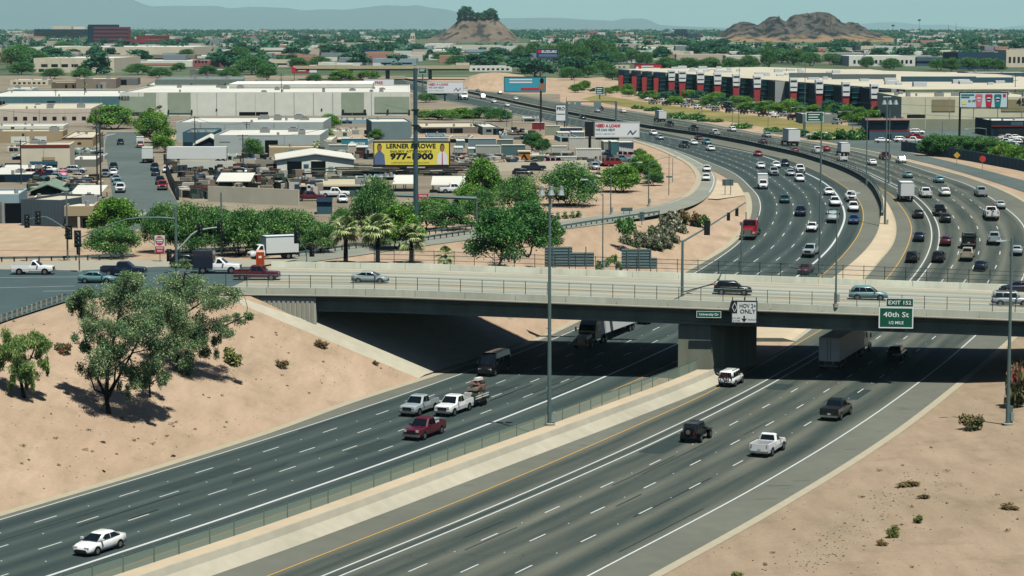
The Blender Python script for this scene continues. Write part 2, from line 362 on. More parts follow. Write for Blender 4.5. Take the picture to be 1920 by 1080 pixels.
def ribbon(a, b, mat, dz, name, lanes=1, y0=0, y1=1e9, parent=None, kind='structure', nx=4):
    vs, fs, uv = [], [], []; s = 0; prev = None; idx = 0
    for p, q in zip(a, b):
        if not (y0 <= p[1] <= y1): continue
        if prev is not None: s += math.hypot(p[0] - prev[0], p[1] - prev[1])
        prev = p
        for i in range(nx + 1):
            t = i / nx; x, y = lerp(p[0], q[0], t), lerp(p[1], q[1], t)
            vs.append((x, y, zf(y) + dz)); uv.append((t * lanes, s))
        if idx:
            for i in range(nx):
                k = (idx - 1) * (nx + 1) + i; fs.append((k, k + 1, k + nx + 2, k + nx + 1))
        idx += 1
    me = bpy.data.meshes.new(name); me.from_pydata(vs, [], fs); me.materials.append(mat)
    ul = me.uv_layers.new(name='lane'); li = np.zeros(len(me.loops), int); me.loops.foreach_get('vertex_index', li)
    ul.data.foreach_set('uv', np.array(uv)[li].ravel())
    return put(name, me, parent, kind=kind)
def mixl(a, b, t): return L[a] * (1 - t) + L[b] * t
ribbon(L['LP'], L['MB'], SHOULD, .05, 'road')
ribbon(L['MC'], L['RP'], SHOULD, .05, 'road')
ribbon(L['LW'], L['LY'] , ROADL, .065, 'road', 6)
ribbon(L['RY'], L['RD1'], ROADR, .065, 'road', 1)
ribbon(L['RD2'], L['RE'], ROADR, .065, 'road', 4)
ribbon(L['RD1'], L['RD2'], ROADR, .065, 'road', 1)
def off(a, d):
    t = np.gradient(a, axis=0); t /= np.linalg.norm(t, axis=1)[:, None] + 1e-9
    return a + np.stack([t[:, 1], -t[:, 0]], 1) * d
ribbon(L['LP'], off(L['LP'], 1.1), GUT, .075, 'kerb_strip', 1, 120, 460, nx=1)
ribbon(L['RP'], off(L['RP'], .9), GUT, .08, 'kerb_strip', 1, 150, 900, nx=1)
mk = MB()
def stripe(a, w, mat, dz=.085, y0=0, y1=1400):
    p, q = off(a, -w / 2), off(a, w / 2); vs = []; n = 0
    for i in range(len(a)):
        if y0 <= a[i][1] <= y1:
            vs += [(p[i][0], p[i][1], zf(p[i][1]) + dz), (q[i][0], q[i][1], zf(q[i][1]) + dz)]; n += 1
    mk.add(vs, [(2 * i, 2 * i + 1, 2 * i + 3, 2 * i + 2) for i in range(n - 1)], mat)
def dashes(a, phase, w=.15, y1=1000):
    s = np.concatenate([[0], np.cumsum(np.linalg.norm(np.diff(a, axis=0), axis=1))])
    i0 = int(np.argmin(np.abs(a[:, 1] - phase))); s0 = s[i0] + (phase - a[i0][1]) * 1.1
    k = -20
    while True:
        b = s0 + k * 12.19; k += 1
        if b < 0: continue
        X = np.interp([b, b + 3.05], s, a[:, 0]); Y = np.interp([b, b + 3.05], s, a[:, 1])
        if Y[0] > y1 or b + 4 > s[-1]: break
        d = np.array([X[1] - X[0], Y[1] - Y[0]]); d /= np.linalg.norm(d); nx, ny = d[1] * w / 2, -d[0] * w / 2
        mk.quad([(X[0] - nx, Y[0] - ny, zf(Y[0]) + .085), (X[0] + nx, Y[0] + ny, zf(Y[0]) + .085), (X[1] + nx, Y[1] + ny, zf(Y[1]) + .085), (X[1] - nx, Y[1] - ny, zf(Y[1]) + .085)], PAINT)
        if Y[0] < 640:      # raised reflector half way along the gap
            r = b + 7.6; x, y = np.interp(r, s, a[:, 0]), np.interp(r, s, a[:, 1])
            mk.box((x, y, zf(y) + .09), (.12, .12, .05), PAINT)
stripe(L['LW'], .17, PAINT); stripe(L['LT'], .34, PAINT); stripe(L['LY'], .17, YELL)
stripe(L['RY'], .17, YELL); stripe(L['RD1'], .19, PAINT); stripe(L['RD2'], .19, PAINT); stripe(L['RE'], .2, PAINT)
for i, ph in enumerate([(65.5, 981.5), (143.75, 982.5), (239, 978), (317.5, 979)]): dashes(mixl('LW', 'LT', (i + 1) / 5), hit2(*ph).y)
for t, ph in zip((.236, .455, .685), [(1122.5, 916), (1205, 917), (1292.5, 918)]): dashes(mixl('RD2', 'RE', t), hit2(*ph).y)
struct('road_markings', mk)
# patched asphalt, skid marks and sealed cracks, lying flush on the lanes
mk = MB(); rq = random.Random(8); PATCH = M('asphalt_patch', (66, 80, 78), .85, 0, .15, 1, 0, .8); TAR = M('crack_sealer', (30, 36, 38), .6, 0, .1, 1, 0, .8); DUST = M('shoulder_crack', (104, 104, 92), .9, 0, .1, 1, 0, .6)
def strip_on(a, y0, ln, w, mat, dz):
    s = np.concatenate([[0], np.cumsum(np.linalg.norm(np.diff(a, axis=0), axis=1))]); b = float(np.interp(y0, a[:, 1], s)); n = max(2, int(ln / 4)); vs = []
    for i in range(n + 1):
        q = b + ln * i / n; x, y = np.interp(q, s, a[:, 0]), np.interp(q, s, a[:, 1]); x2, y2 = np.interp(q + 1, s, a[:, 0]), np.interp(q + 1, s, a[:, 1]); d = math.hypot(x2 - x, y2 - y) or 1; nx, ny = (y2 - y) / d * w / 2, -(x2 - x) / d * w / 2
        vs += [(x - nx, y - ny, zf(y) + dz), (x + nx, y + ny, zf(y) + dz)]
    mk.add(vs, [(2 * i, 2 * i + 1, 2 * i + 3, 2 * i + 2) for i in range(n)], mat)
for i in range(6): strip_on(mixl(*rq.choice([('LW', 'LT'), ('RD2', 'RE')]), rq.choice([.1, .3, .5, .7, .9])), rq.uniform(185, 265), rq.uniform(4, 14), rq.uniform(1.6, 3.0), PATCH, .073)
for i in range(26): strip_on(mixl(*rq.choice([('LW', 'LT'), ('RD2', 'RE')]), rq.uniform(.03, .97)), rq.uniform(180, 272), rq.uniform(3, 22), rq.uniform(.08, .2), TAR, .078)
for i in range(22):
    y = rq.uniform(185, 268); A_, B_ = ('RE', 'RP') if i % 3 else ('MC', 'RY'); x0, x1 = xat(A_, y), xat(B_, y); t0, t1 = sorted((rq.uniform(.08, .9), rq.uniform(.08, .9)))
    mk.quad([(lerp(x0, x1, t0), y, zf(y) + .062), (lerp(x0, x1, t1), y + .3, zf(y) + .062), (lerp(x0, x1, t1), y + .38, zf(y) + .062), (lerp(x0, x1, t0), y + .1, zf(y) + .062)], DUST)
struct('road_markings', mk)

# median: concrete wall, wide filled top, mesh screen on its far edge
def section(a, b, prof, y0, y1, mats, name):
    """prof: (t across a..b, height) points; swept along the road"""
    vs, fs, n = [], [], 0; k = len(prof)
    for p, q in zip(a, b):
        if not (y0 <= p[1] <= y1): continue
        for t, h in prof:
            x, y = lerp(p[0], q[0], t), lerp(p[1], q[1], t); vs.append((x, y, zf(y) + h))
        n += 1
    mb = MB()
    for i in range(k - 1):
        mb.add([], [], mats[i])
        for j in range(n - 1): fs.append((j * k + i, j * k + i + 1, (j + 1) * k + i + 1, (j + 1) * k + i)); mb.m.append(mb.mi(mats[i]))
    fs2 = [f for f in fs]; mb.v = vs; mb.f = fs2
    mb.f.append(tuple(range(k))); mb.m.append(0); mb.f.append(tuple((n - 1) * k + i for i in range(k - 1, -1, -1))); mb.m.append(0)
    return mb
# near median runs up to the pier; its width in metres follows the traced wall
MEDW = 3.4
mc = L['MC']; ml = off(mc, -MEDW)
mb = section(ml, mc, [(0, 0), (.02, 1.35), (.50, 1.36), (.52, 1.30), (.60, .75), (.74, .55), (1, .06)], 120, 276, [CONC, FILL, CONC, CONC, CONC, CONC], 'median')
md = thing('median_barrier', 'long pale concrete median wall with flared foot dividing the nearer carriageways', 'barrier')
mb.obj('wall', md)
mesh_m = meshmat('glare_mesh', (172, 192, 172), .66)
def fence_on(a, y0, y1, h, step, zoff, label, name='screen_fence', cat='fence', mat=None, post=.05, zfun=None, postmat=None):
    r = thing(name, label, cat); zfun = zfun or zf
    pts = [p for p in a if y0 <= p[1] <= y1]
    s = 0; pr = None; nxt = 0; pan = MB(); rails = MB(); pos = []; npan = 0
    for p in pts:
        if pr is not None:
            z0, z1 = zfun(pr[1]) + zoff, zfun(p[1]) + zoff
            if mat: pan.quad([(pr[0], pr[1], z0), (p[0], p[1], z1), (p[0], p[1], z1 + h), (pr[0], pr[1], z0 + h)], mat)
            rails.cyl((pr[0], pr[1], z0 + h), (p[0], p[1], z1 + h), .03, STEEL, n=4, cap=False)
            s += math.hypot(p[0] - pr[0], p[1] - pr[1])
        if s >= nxt:
            pos.append(p); nxt += step
            if mat and pan.f and npan < 299: pan.obj('mesh_panel', r); pan = MB(); npan += 1
        pr = p
    if mat and pan.f: pan.obj('mesh_panel', r)
    rails.obj('top_rail', r)
    pm = MB(); pm.bb(-post, post, -post, post, 0, h + .05, postmat or STEEL); me = pm.mesh('post')
    for p in pos[:150]: put('post', me, r, (p[0], p[1], zfun(p[1]) + zoff))
    return r
fence_on(off(mc, -MEDW + .15), 150, 274, 1.25, 3.6, 1.35, 'grey green mesh screen fence standing on the median wall nearest the viewer', mat=mesh_m, postmat=M('screen_post', (120, 140, 124), .6))
# beyond the bridge: filled median with a dark parapet on its left
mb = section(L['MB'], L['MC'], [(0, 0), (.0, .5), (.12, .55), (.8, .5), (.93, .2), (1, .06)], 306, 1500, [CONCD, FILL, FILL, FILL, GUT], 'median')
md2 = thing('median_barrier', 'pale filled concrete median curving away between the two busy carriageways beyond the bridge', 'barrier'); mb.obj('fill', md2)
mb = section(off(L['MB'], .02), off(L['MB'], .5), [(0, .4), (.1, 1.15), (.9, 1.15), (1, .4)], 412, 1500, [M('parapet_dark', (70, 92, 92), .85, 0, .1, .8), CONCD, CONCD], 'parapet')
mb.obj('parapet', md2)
fence_on(off(L['MB'], .25), 414, 760, 1.2, 4.5, 1.15, 'low post and rail fence on the dark curved parapet of the far median', mat=meshmat('fence_mesh', (120, 140, 136), .35))

# ------------------------------------------------------------ exit ramp beyond the bridge
rl = [(1180, 262), (1236, 281), (1287, 306), (1304, 325), (1306, 340), (1296, 358), (1270, 378), (1200, 393), (1050, 418), (950, 426), (880, 430), (790, 440), (640, 463), (545, 478)]
rr = [(1240, 273), (1300, 298), (1335, 318), (1345, 335), (1340, 355), (1325, 374), (1300, 389), (1230, 406), (1050, 434), (960, 441), (880, 449), (790, 462), (640, 486), (520, 500)]
def poly_w(pts, n=80):
    w = np.array([[*flat(*p)][:2] for p in pts]); s = np.concatenate([[0], np.cumsum(np.linalg.norm(np.diff(w, axis=0), axis=1))])
    t = np.linspace(0, s[-1], n); a = np.stack([np.interp(t, s, w[:, 0]), np.interp(t, s, w[:, 1])], 1)
    for _ in range(14):
        b = a.copy(); b[1:-1] = .25 * a[:-2] + .5 * a[1:-1] + .25 * a[2:]; a = b
    return a
RL, RR = poly_w(rl), poly_w(rr)
def flat_ribbon(a, b, mat, dz, name, nx=3, kind='structure'):
    vs, fs = [], []
    for i, (p, q) in enumerate(zip(a, b)):
        for j in range(nx + 1):
            t = j / nx; x, y = lerp(p[0], q[0], t), lerp(p[1], q[1], t); vs.append((x, y, ZG(y) + dz))
        if i:
            for j in range(nx):
                k = (i - 1) * (nx + 1) + j; fs.append((k, k + 1, k + nx + 2, k + nx + 1))
    m = MB(); m.add(vs, fs, mat); return m.obj(name, kind=kind)
RAMP = M('ramp_asphalt', (164, 168, 154), .9, 0, .1, .4, 0, .78, var2=.12, scale2=.08)
flat_ribbon(RL, RR, RAMP, .09, 'road')
flat_ribbon(off(RL, -1.2)[:52], RL[:52], GUT, .12, 'kerb_strip', 1)
mk = MB()
def fstripe(a, w, mat, dz):
    p, q = off(a, -w / 2), off(a, w / 2)
    vs = [c for i in range(len(a)) for c in ((p[i][0], p[i][1], ZG(p[i][1]) + dz), (q[i][0], q[i][1], ZG(q[i][1]) + dz))]
    mk.add(vs, [(2 * i, 2 * i + 1, 2 * i + 3, 2 * i + 2) for i in range(len(a) - 1)], mat)
fstripe(RL * .86 + RR * .14, .18, PAINT, .11); fstripe((RL * .1 + RR * .9)[8:44], .2, PAINT, .11)
struct('road_markings', mk)
# earth bank carrying the ramp down to the motorway side
q_ = off(RR, 6.0); vs = []
for p, q in zip(RR, q_):
    for t in (0, .33, .66, 1): x, y = lerp(p[0], q[0], t), lerp(p[1], q[1], t); vs.append((x, y, lerp(ZG(p[1]) + .03, min(ZG(p[1]) - .3, TZ(q[0], q[1]) - .25), t)))
mb = MB(); mb.add(vs, [(i * 4 + j, i * 4 + j + 1, i * 4 + j + 5, i * 4 + j + 4) for i in range(6, len(RR) - 1) for j in range(3)], SAND); mb.obj('hill', kind='structure')
# paved nose where the ramp leaves the motorway
gore = [(1345, 335), (1338, 358), (1326, 374), (1300, 389), (1250, 403), (1330, 392), (1392, 368), (1390, 352), (1378, 340), (1355, 322)]
mb = MB(); mb.quad([(*flat(*p)[:2], 9.68) for p in [(1345, 336), (1352, 341), (1383, 344), (1391, 356), (1397, 367), (1345, 374), (1327, 373), (1339, 356)]][::-1], FILL); mb.obj('pavement', kind='structure')

# frontage road to the right and local streets
def strip(pl, pr, mat, dz, name, n=60): return flat_ribbon(poly_w(pl, n), poly_w(pr, n), mat, dz, name)
strip([(1440, 243), (1560, 259), (1660, 277), (1760, 298), (1850, 320), (1990, 358)], [(1440, 249), (1560, 267), (1660, 288), (1760, 311), (1850, 337), (1990, 384)], STREET, .07, 'road')
strip([(200, 248), (196, 275), (202, 310), (208, 345), (212, 380), (205, 430)], [(258, 248), (268, 275), (290, 315), (315, 352), (340, 390), (352, 430)], STREET, .07, 'road')
strip([(-60, 470), (120, 470), (350, 478)], [(-60, 421), (120, 433), (300, 441)], sand_mat('pale_dirt', (222, 198, 166), (214, 188, 156), (190, 170, 140)), .03, 'ground', 20)
# yards between the sheds
yards = [(-60, 415, 210, 255), (330, 478, 1200, 262), (-60, 252, 1050, 176), (-60, 176, 760, 142), (1590, 285, 2100, 205)]
for (a, b, c, d) in yards:
    mb = MB(); n = 16
    P0, P1, P2, P3 = flat(a, b), flat(c if a != 330 else 620, b), flat(c, d), flat(a if a != 330 else 262, d)
    vs = []
    for j in range(n + 1):
        for i in range(n + 1):
            p = P0.lerp(P1, i / n).lerp(P3.lerp(P2, i / n), j / n); vs.append((p.x, p.y, ZG(p.y) + .02 + .008 * (a == 330)))
    mb.add(vs, [(j * (n + 1) + i, j * (n + 1) + i + 1, (j + 1) * (n + 1) + i + 1, (j + 1) * (n + 1) + i) for j in range(n) for i in range(n)], LOT if a != 1590 else STREET)
    mb.obj('ground', kind='structure')
strip([(1120, 178), (1250, 197), (1400, 215), (1560, 232), (1650, 244)], [(1090, 186), (1250, 213), (1330, 222), (1440, 240), (1600, 262)], GRASS, .04, 'lawn')
# dry desert ground seen between the far trees
# ------------------------------------------------------------ the overpass
BC, BS = math.cos(math.radians(-6.72)), math.sin(math.radians(-6.72)); BRZ = math.radians(-6.72)
def bp(s, t, z): return Vector((-10 + BC * s - BS * t, 274.3 + BS * s + BC * t, z))
def zl(s): return min(9.6, 9.45 - .0234 * s)
BW = 30.0
def b_at(u, v, t=0.0):
    """spot on the bridge's upright plane t metres behind its near edge -> (s, z)"""
    d = ray(u, v); n = np.array([-BS, BC]); o = np.array([-10 - BS * t, 274.3 + BC * t])
    k = (n @ o) / (n @ d[:2]); p = d * k
    return float((p[0] - o[0]) * BC + (p[1] - o[1]) * BS), H + float(p[2])
def b_deck(u, v):
    lo, hi = 200., 420.; d = ray(u, v)
    for _ in range(40):
        m = (lo + hi) / 2; x = d[0] / d[1] * m; s = (x + 10) * BC + (m - 274.3) * BS
        if H + d[2] / d[1] * m <= zl(s) + .27: hi = m
        else: lo = m
    s = (d[0] / d[1] * lo + 10) * BC + (lo - 274.3) * BS
    return Vector((d[0] / d[1] * lo, lo, zl(s) + .27))
bridge = thing('road_bridge', 'long concrete overpass carrying a street across both carriageways on one wall pier', 'bridge')
SEG = [-26] + list(range(-22, 121, 6))
def bsweep(prof, mat, s0=-26, s1=120):
    """closed profile of (t, dz above the ledge) swept along the bridge"""
    ss = [s0] + [s for s in SEG if s0 < s < s1] + [s1]
    m = MB(); m.loft([[bp(s, t, zl(s) + z) for t, z in prof] for s in ss], mat); return m
GIRD = M('girder_concrete', (138, 142, 124), .85, 0, .14, .9, .05, 1.0, stretch=(1, 1, .12), var2=.18, scale2=.3)
BARR = M('bridge_barrier', (206, 209, 188), .85, 0, .15, 1.1, .05, 1.10, stretch=(1, 1, .15), var2=.16, scale2=.22, det=8, nr=.7)
bsweep([(0, 0), (0, .26), (BW, .26), (BW, 0), (BW - .1, -.08), (.1, -.08)], CONC).obj('deck', bridge)
for q in range(24): bsweep([(.03, .27), (.03, 1.10), (.28, 1.10), (.45, .45), (.5, .27)], BARR, -26 + q * 6.08, -26 + (q + 1) * 6.08 - .05).obj('parapet', bridge)
for q in range(24): bsweep([(BW - .55, .27), (BW - .5, .5), (BW - .3, 1.2), (BW - .02, 1.2), (BW - .02, .27)], BARR, -26 + q * 6.08, -26 + (q + 1) * 6.08 - .05).obj('parapet', bridge)
bsweep([(-.10, .10), (-.10, .22), (.0, .26), (.0, .08)], CONC).obj('ledge', bridge)
for i in range(10):
    t = 1.1 + i * 3.05
    bsweep([(t - .35, -.09), (t + .35, -.09), (t + .3, -.4), (t + .14, -.6), (t + .14, -1.45), (t + .38, -1.62), (t + .38, -1.86), (t - .38, -1.86), (t - .38, -1.62), (t - .14, -1.45), (t - .14, -.6), (t - .3, -.4)], GIRD, -13.9, 108).obj('girder', bridge)
# worn road surface and its lines
def bstrip(t0, t1, mat, dz, name, lanes=1, s0=-26, s1=120, parent=None):
    ss = [s0] + [s for s in SEG if s0 < s < s1] + [s1]; vs = []; fs = []; uv = []
    n = max(1, int(lanes) * 2)
    for i, s in enumerate(ss):
        for j in range(n + 1):
            k = j / n; vs.append(bp(s, lerp(t0, t1, k), zl(s) + dz)); uv.append((k * lanes, s))
            if i and j < n: a = (i - 1) * (n + 1) + j; fs.append((a, a + 1, a + n + 2, a + n + 1))
    me = bpy.data.meshes.new(name); me.from_pydata(vs, [], fs); me.materials.append(mat)
    ul = me.uv_layers.new(name='lane'); li = np.zeros(len(me.loops), int); me.loops.foreach_get('vertex_index', li); ul.data.foreach_set('uv', np.array(uv)[li].ravel())
    return put(name, me, parent)
bstrip(2.2, BW - 2.2, BDECK, .275, 'road_surface', 6, parent=bridge)
bsweep([(.5, .262), (.5, .42), (2.1, .42), (2.2, .262)], CONC).obj('kerb', bridge)
bsweep([(BW - 2.2, .262), (BW - 2.1, .42), (BW - .56, .42), (BW - .56, .262)], CONC).obj('kerb', bridge)
mk = MB()
for t, w, m, a, b in ((12.2, .16, YELL, -26, 120), (12.6, .16, YELL, -26, 60), (15.6, .16, YELL, -26, 120), (5.6, .13, PAINT, -20, 120), (8.9, .13, PAINT, -26, 120), (19.2, .13, PAINT, -26, 120), (22.5, .13, PAINT, -26, 120)):
    ss = [a] + [s for s in SEG if a < s < b] + [b]
    for p, q in zip(ss[:-1], ss[1:]): mk.quad([bp(p, t, zl(p) + .281), bp(q, t, zl(q) + .281), bp(q, t + w, zl(q) + .281), bp(p, t + w, zl(p) + .281)], m)
mk.obj('lane_lines', bridge)
# pier: a solid wall in the median with a cap beam
fd = math.radians(64.0); fdir = (math.cos(fd), math.sin(fd))
p0 = bp(31.9, 1.2, 0); PW = 3.9
mb = MB()
for (k0, k1, w) in ((0, 16, PW),):
    nx, ny = BC * w / 2, BS * w / 2
    a = [(p0.x - nx, p0.y - ny), (p0.x + nx, p0.y + ny), (p0.x + nx + fdir[0] * k1, p0.y + ny + fdir[1] * k1), (p0.x - nx + fdir[0] * k1, p0.y - ny + fdir[1] * k1)]
    mb.loft([[(x, y, -.2) for x, y in a], [(x, y, 6.75) for x, y in a]], GIRD)
mb.obj('pier', bridge)
# abutment and ribbed wing wall
mb = MB()
c = [bp(-13.9, 1.2, 0), bp(-13.9, BW - .5, 0), bp(-15.2, BW - .5, 0), bp(-15.2, 1.2, 0)]
mb.loft([[(q.x, q.y, 3.5) for q in c], [(q.x, q.y, 9.4) for q in c]], GIRD); mb.obj('abutment', bridge)
ww = MB()
n = 34
for i in range(n):
    s0, s1 = lerp(-34, -13.92, i / n), lerp(-34, -13.92, (i + .62) / n); s2 = lerp(-34, -13.92, (i + 1) / n)
    for a, b, t0 in ((s0, s1, .12), (s1, s2, .2)):
        q = [bp(a, t0, 0), bp(b, t0, 0), bp(b, .8, 0), bp(a, .8, 0)]
        ww.loft([[(p.x, p.y, TZ(p.x, p.y) - .6) for p in q], [(p.x, p.y, max(zl(a) - .1, TZ(p.x, p.y) - .1)) for p in q]], CONC if t0 < .15 else BARR)
ww.obj('wing_wall', bridge)
vs, fs = [], []
for j in range(20):
    t = lerp(-2.6, 29, j / 19)
    yy0 = bp(-14, t, 0)
    xl = xat('LP', yy0.y); xt = yy0.x - 13 if t < 0 else yy0.x - .5
    for i in range(15):
        x = lerp(xt, xl - .1, i / 14); vs.append((x, yy0.y, TZ(x, yy0.y) + (.2 if t > -2.5 else .0)))
        if i and j: a = (j - 1) * 15 + i - 1; fs.append((a, a + 1, a + 16, a + 15))
mb = MB(); mb.add(vs, fs, CONC); mb.obj('slope_paving', bridge)
# railings
def bridge_rail(t, s0, s1, step, h, z0, rails, label, mesh=None, curved=False):
    r = thing('bridge_railing', label, 'railing')
    ss = [s0] + [s for s in SEG if s0 < s < s1] + [s1]
    for hh in rails:
        m = MB(); m.tube([bp(s, t, zl(s) + z0 + hh) for s in ss], .035, STEELD if curved else STEEL, 5); m.obj('rail', r)
    if mesh:
        a = s0
        while a < s1 - .1:
            b = min(s1, a + step); m = MB(); m.quad([bp(a, t, zl(a) + z0), bp(b, t, zl(b) + z0), bp(b, t, zl(b) + z0 + h), bp(a, t, zl(a) + z0 + h)], mesh); m.obj('mesh_panel', r); a = b
    pm = MB()
    if curved: pm.tube([(0, 0, 0), (0, 0, h * .75), (0, -.08, h * .9), (0, -.3, h + .08)], .045, STEELD, 5)
    else: pm.bb(-.035, .035, -.035, .035, 0, h, STEELD)
    me = pm.mesh('post'); s = s0
    while s < s1: put('post', me, r, bp(s, t, zl(s) + z0), BRZ); s += step
    return r
RMESH = meshmat('rail_mesh', (150, 166, 156), .10)
bridge_rail(.14, -25, 84, 2.62, 1.55, 1.10, (.75, 1.5), 'thin steel railing on the bridge parapet nearest the viewer', RMESH)
bridge_rail(BW - .15, -12, 84, 2.7, 1.75, 1.2, (.5, 1.15, 1.7), 'dark safety fence with inward curved posts along the far edge of the bridge', RMESH, True)
# signs hung on the fascia
WHITE = M('sign_white', (230, 236, 230), .5, 0, .03, 1, 0, 1.2); BLACK = M('black_print', (22, 26, 30), .6, 0, 0)
GREEN = M('sign_green', (14, 100, 76), .5, 0, .04, 1, 0, 1.0); SIGNW = M('sign_letters', (238, 244, 238), .5, 0, 0, 1, 0, 1.3)
def hang(label, u0, u1, v0, v1, t=-.75):
    s0, z1 = b_at(u0, v0, t); s1, z0 = b_at(u1, v1, t)
    r = thing('road_sign', label, 'sign', bp((s0 + s1) / 2, t, (z0 + z1) / 2), BRZ)
    return r, s1 - s0, z1 - z0
def board(r, w, h, mat, border=None, x=0, z=0, name='panel', y=0):
    m = MB(); m.bb(x - w / 2, x + w / 2, y - .04, y + .04, z - h / 2, z + h / 2, mat); o = m.obj(name, r)
    if border:
        e = .045 * min(w, h) + .02; m = MB()
        for a, b, c, d in ((-w/2, w/2, h/2 - e, h/2), (-w/2, w/2, -h/2, -h/2 + e), (-w/2, -w/2 + e, -h/2 + e, h/2 - e), (w/2 - e, w/2, -h/2 + e, h/2 - e)): m.bb(x + a, x + b, y - .055, y - .042, z + c, z + d, border)
        m.obj('border', r)
    return o
r, w, h = hang('white HOV 2+ ONLY sign with a black diamond hung on the bridge', 1371, 1420, 563, 607)
board(r, w, h, WHITE, STEELD)
m = MB(); m.bb(-w * .5 + .1, -w * .27, -.06, -.045, -h * .05, h * .44, BLACK); m.obj('symbol_panel', r)
cx, cz = -w * .385 + .05, h * .2; m = MB()
dz, dx = h * .2, w * .085
for a, b in (((0, dz), (dx, 0)), ((dx, 0), (0, -dz)), ((0, -dz), (-dx, 0)), ((-dx, 0), (0, dz))): m.cyl((cx + a[0], -.075, cz + a[1]), (cx + b[0], -.075, cz + b[1]), .045, WHITE, n=4)
m.obj('diamond', r)
text('HOV 2+', h * .25, BLACK, r, (w * .13, -.06, h * .26), bold=.008, width=w * .62); text('ONLY', h * .25, BLACK, r, (w * .13, -.06, h * .02), bold=.008)
text('5-9 AM', h * .11, BLACK, r, (-w * .3, -.06, -h * .27)); text('3-7 PM', h * .11, BLACK, r, (-w * .3, -.06, -h * .39)); text('MON-FRI', h * .11, BLACK, r, (w * .33, -.06, -h * .33))
m = MB(); m.add([(-.09, -.06, -h*.16), (.09, -.06, -h*.16), (.09, -.06, -h*.30), (.36, -.06, -h*.27), (0, -.06, -h*.43), (-.36, -.06, -h*.27), (-.09, -.06, -h*.30)], [(0, 1, 2, 6), (2, 3, 4), (2, 4, 6), (6, 4, 5)], BLACK); m.obj('arrow', r)
m = MB()
for x in (-w * .45, 0, w * .45): m.bb(x - .05, x + .05, .05, .72, -h * .55, h * .62, STEELD)
m.obj('bracket', r)
r, w, h = hang('green EXIT 152 sign for 40th St hung on the bridge', 1648, 1712, 575.5, 616)
board(r, w, h, GREEN, SIGNW)
board(r, w * .8, h * .42, GREEN, SIGNW, x=w * .1, z=h * .715, name='exit_tab')
text('EXIT 152', h * .25, SIGNW, r, (w * .1, -.06, h * .71), bold=.01, width=w * .66)
text('40th St', h * .34, SIGNW, r, (0, -.06, h * .14), bold=.012, width=w * .74); text('1/2 MILE', h * .2, SIGNW, r, (0, -.06, -h * .24), bold=.01)
m = MB()
for x in (-w * .1, w * .3): m.bb(x - .06, x + .06, .05, .72, -h * .62, h * .8, STEELD); m.bb(x - .12, x + .12, -.5, .1, -h * .62, -h * .56, STEELD)
m.obj('bracket', r)
r, w, h = hang('small dark green University Dr name sign on the bridge girder', 1306, 1352, 583, 596, -.1)
board(r, w, h, GREEN, SIGNW); text('University Dr', h * .5, SIGNW, r, (0, -.06, 0), bold=.008, width=w * .8)

# ------------------------------------------------------------ the street either side of the bridge's left end
mb = MB()
pp = [(-90, 640), (13, 600), (120, 566), (200, 552), (330, 551), (478, 549), (500, 500), (330, 492), (-90, 497)]
mb.quad([(*pz(u, v, 9.82)[:2], 9.82) for u, v in pp], M('street_dark', (92, 112, 114), .9, 0, .1, .3, 0, .74, var2=.12, scale2=.05)); mb.obj('road', kind='structure')
mb = MB(); mb.quad([(*pz(u, v, 9.825)[:2], 9.825) for u, v in [(150, 507), (300, 500), (480, 500), (560, 486), (400, 487), (160, 488), (-60, 492), (-60, 504)]], M('island_concrete', (204, 200, 180), .9, 0, .06, .5, 0, .66)); mb.obj('pavement', kind='structure')
mk = MB()
for a, b in (((-60, 541), (140, 536)), ((80, 546), (145, 545)), ((-60, 521), (150, 519))):
    A, B = pz(*a, 9.835), pz(*b, 9.835); d = (B - A).normalized(); nn = Vector((-d.y, d.x, 0)) * .09
    mk.quad([A - nn, B - nn, B + nn, A + nn], PAINT)
struct('road_markings', mk)

# ------------------------------------------------------------ guard rails
def guardrail(pts, label, zfun, blocks=False, flip=1):
    r = thing('guard_rail', label, 'guard rail')
    w = [zfun(*p) for p in pts]; seg = MB(); s = 0; nxt = 0; pos = []
    for a, b in zip(w[:-1], w[1:]):
        d = (b - a); n = int(d.length / 1.9) + 1; dd = d.normalized(); nn = Vector((-dd.y, dd.x, 0)) * .05
        seg.loft([[a + Vector((0, 0, .45)) - nn, a + Vector((0, 0, .45)) + nn, a + Vector((0, 0, .6)) + nn * .2, a + Vector((0, 0, .78)) + nn, a + Vector((0, 0, .78)) - nn], [b + Vector((0, 0, .45)) - nn, b + Vector((0, 0, .45)) + nn, b + Vector((0, 0, .6)) + nn * .2, b + Vector((0, 0, .78)) + nn, b + Vector((0, 0, .78)) - nn]], STEEL)
        pos += [a.lerp(b, i / n) - nn * 3 * flip for i in range(n)]
    seg.obj('rail', r)
    pm = MB(); pm.bb(-.09, .09, -.1, .1, -.1, .75, CONC if blocks else WOOD); me = pm.mesh('post')
    for p in pos[:120]: put('post', me, r, p)
    return r
z942 = lambda u, v: pz(u, v, 9.82)
guardrail([(-20, 610), (30, 593), (75, 577), (124, 561)], 'steel guard rail with pale posts at the top of the left bank', z942, True)
guardrail([(-20, 492), (120, 490), (252, 486)], 'white topped guard rail behind the parked white pickup at far left', flat)
guardrail([(1237, 403), (1160, 414), (1100, 423), (1045, 432)], 'guard rail with dark posts along the lower edge of the exit ramp', flat)
guardrail([(545, 484), (640, 470), (730, 459), (790, 453), (880, 440)], 'guard rail along the lower edge of the ramp behind the palms', flat)
guardrail([(780, 444), (850, 434), (905, 428)], 'guard rail on the upper edge of the ramp under the trees', flat)
guardrail([(335, 478), (440, 473), (520, 468)], 'pale guard rail behind the stopped trucks', flat)
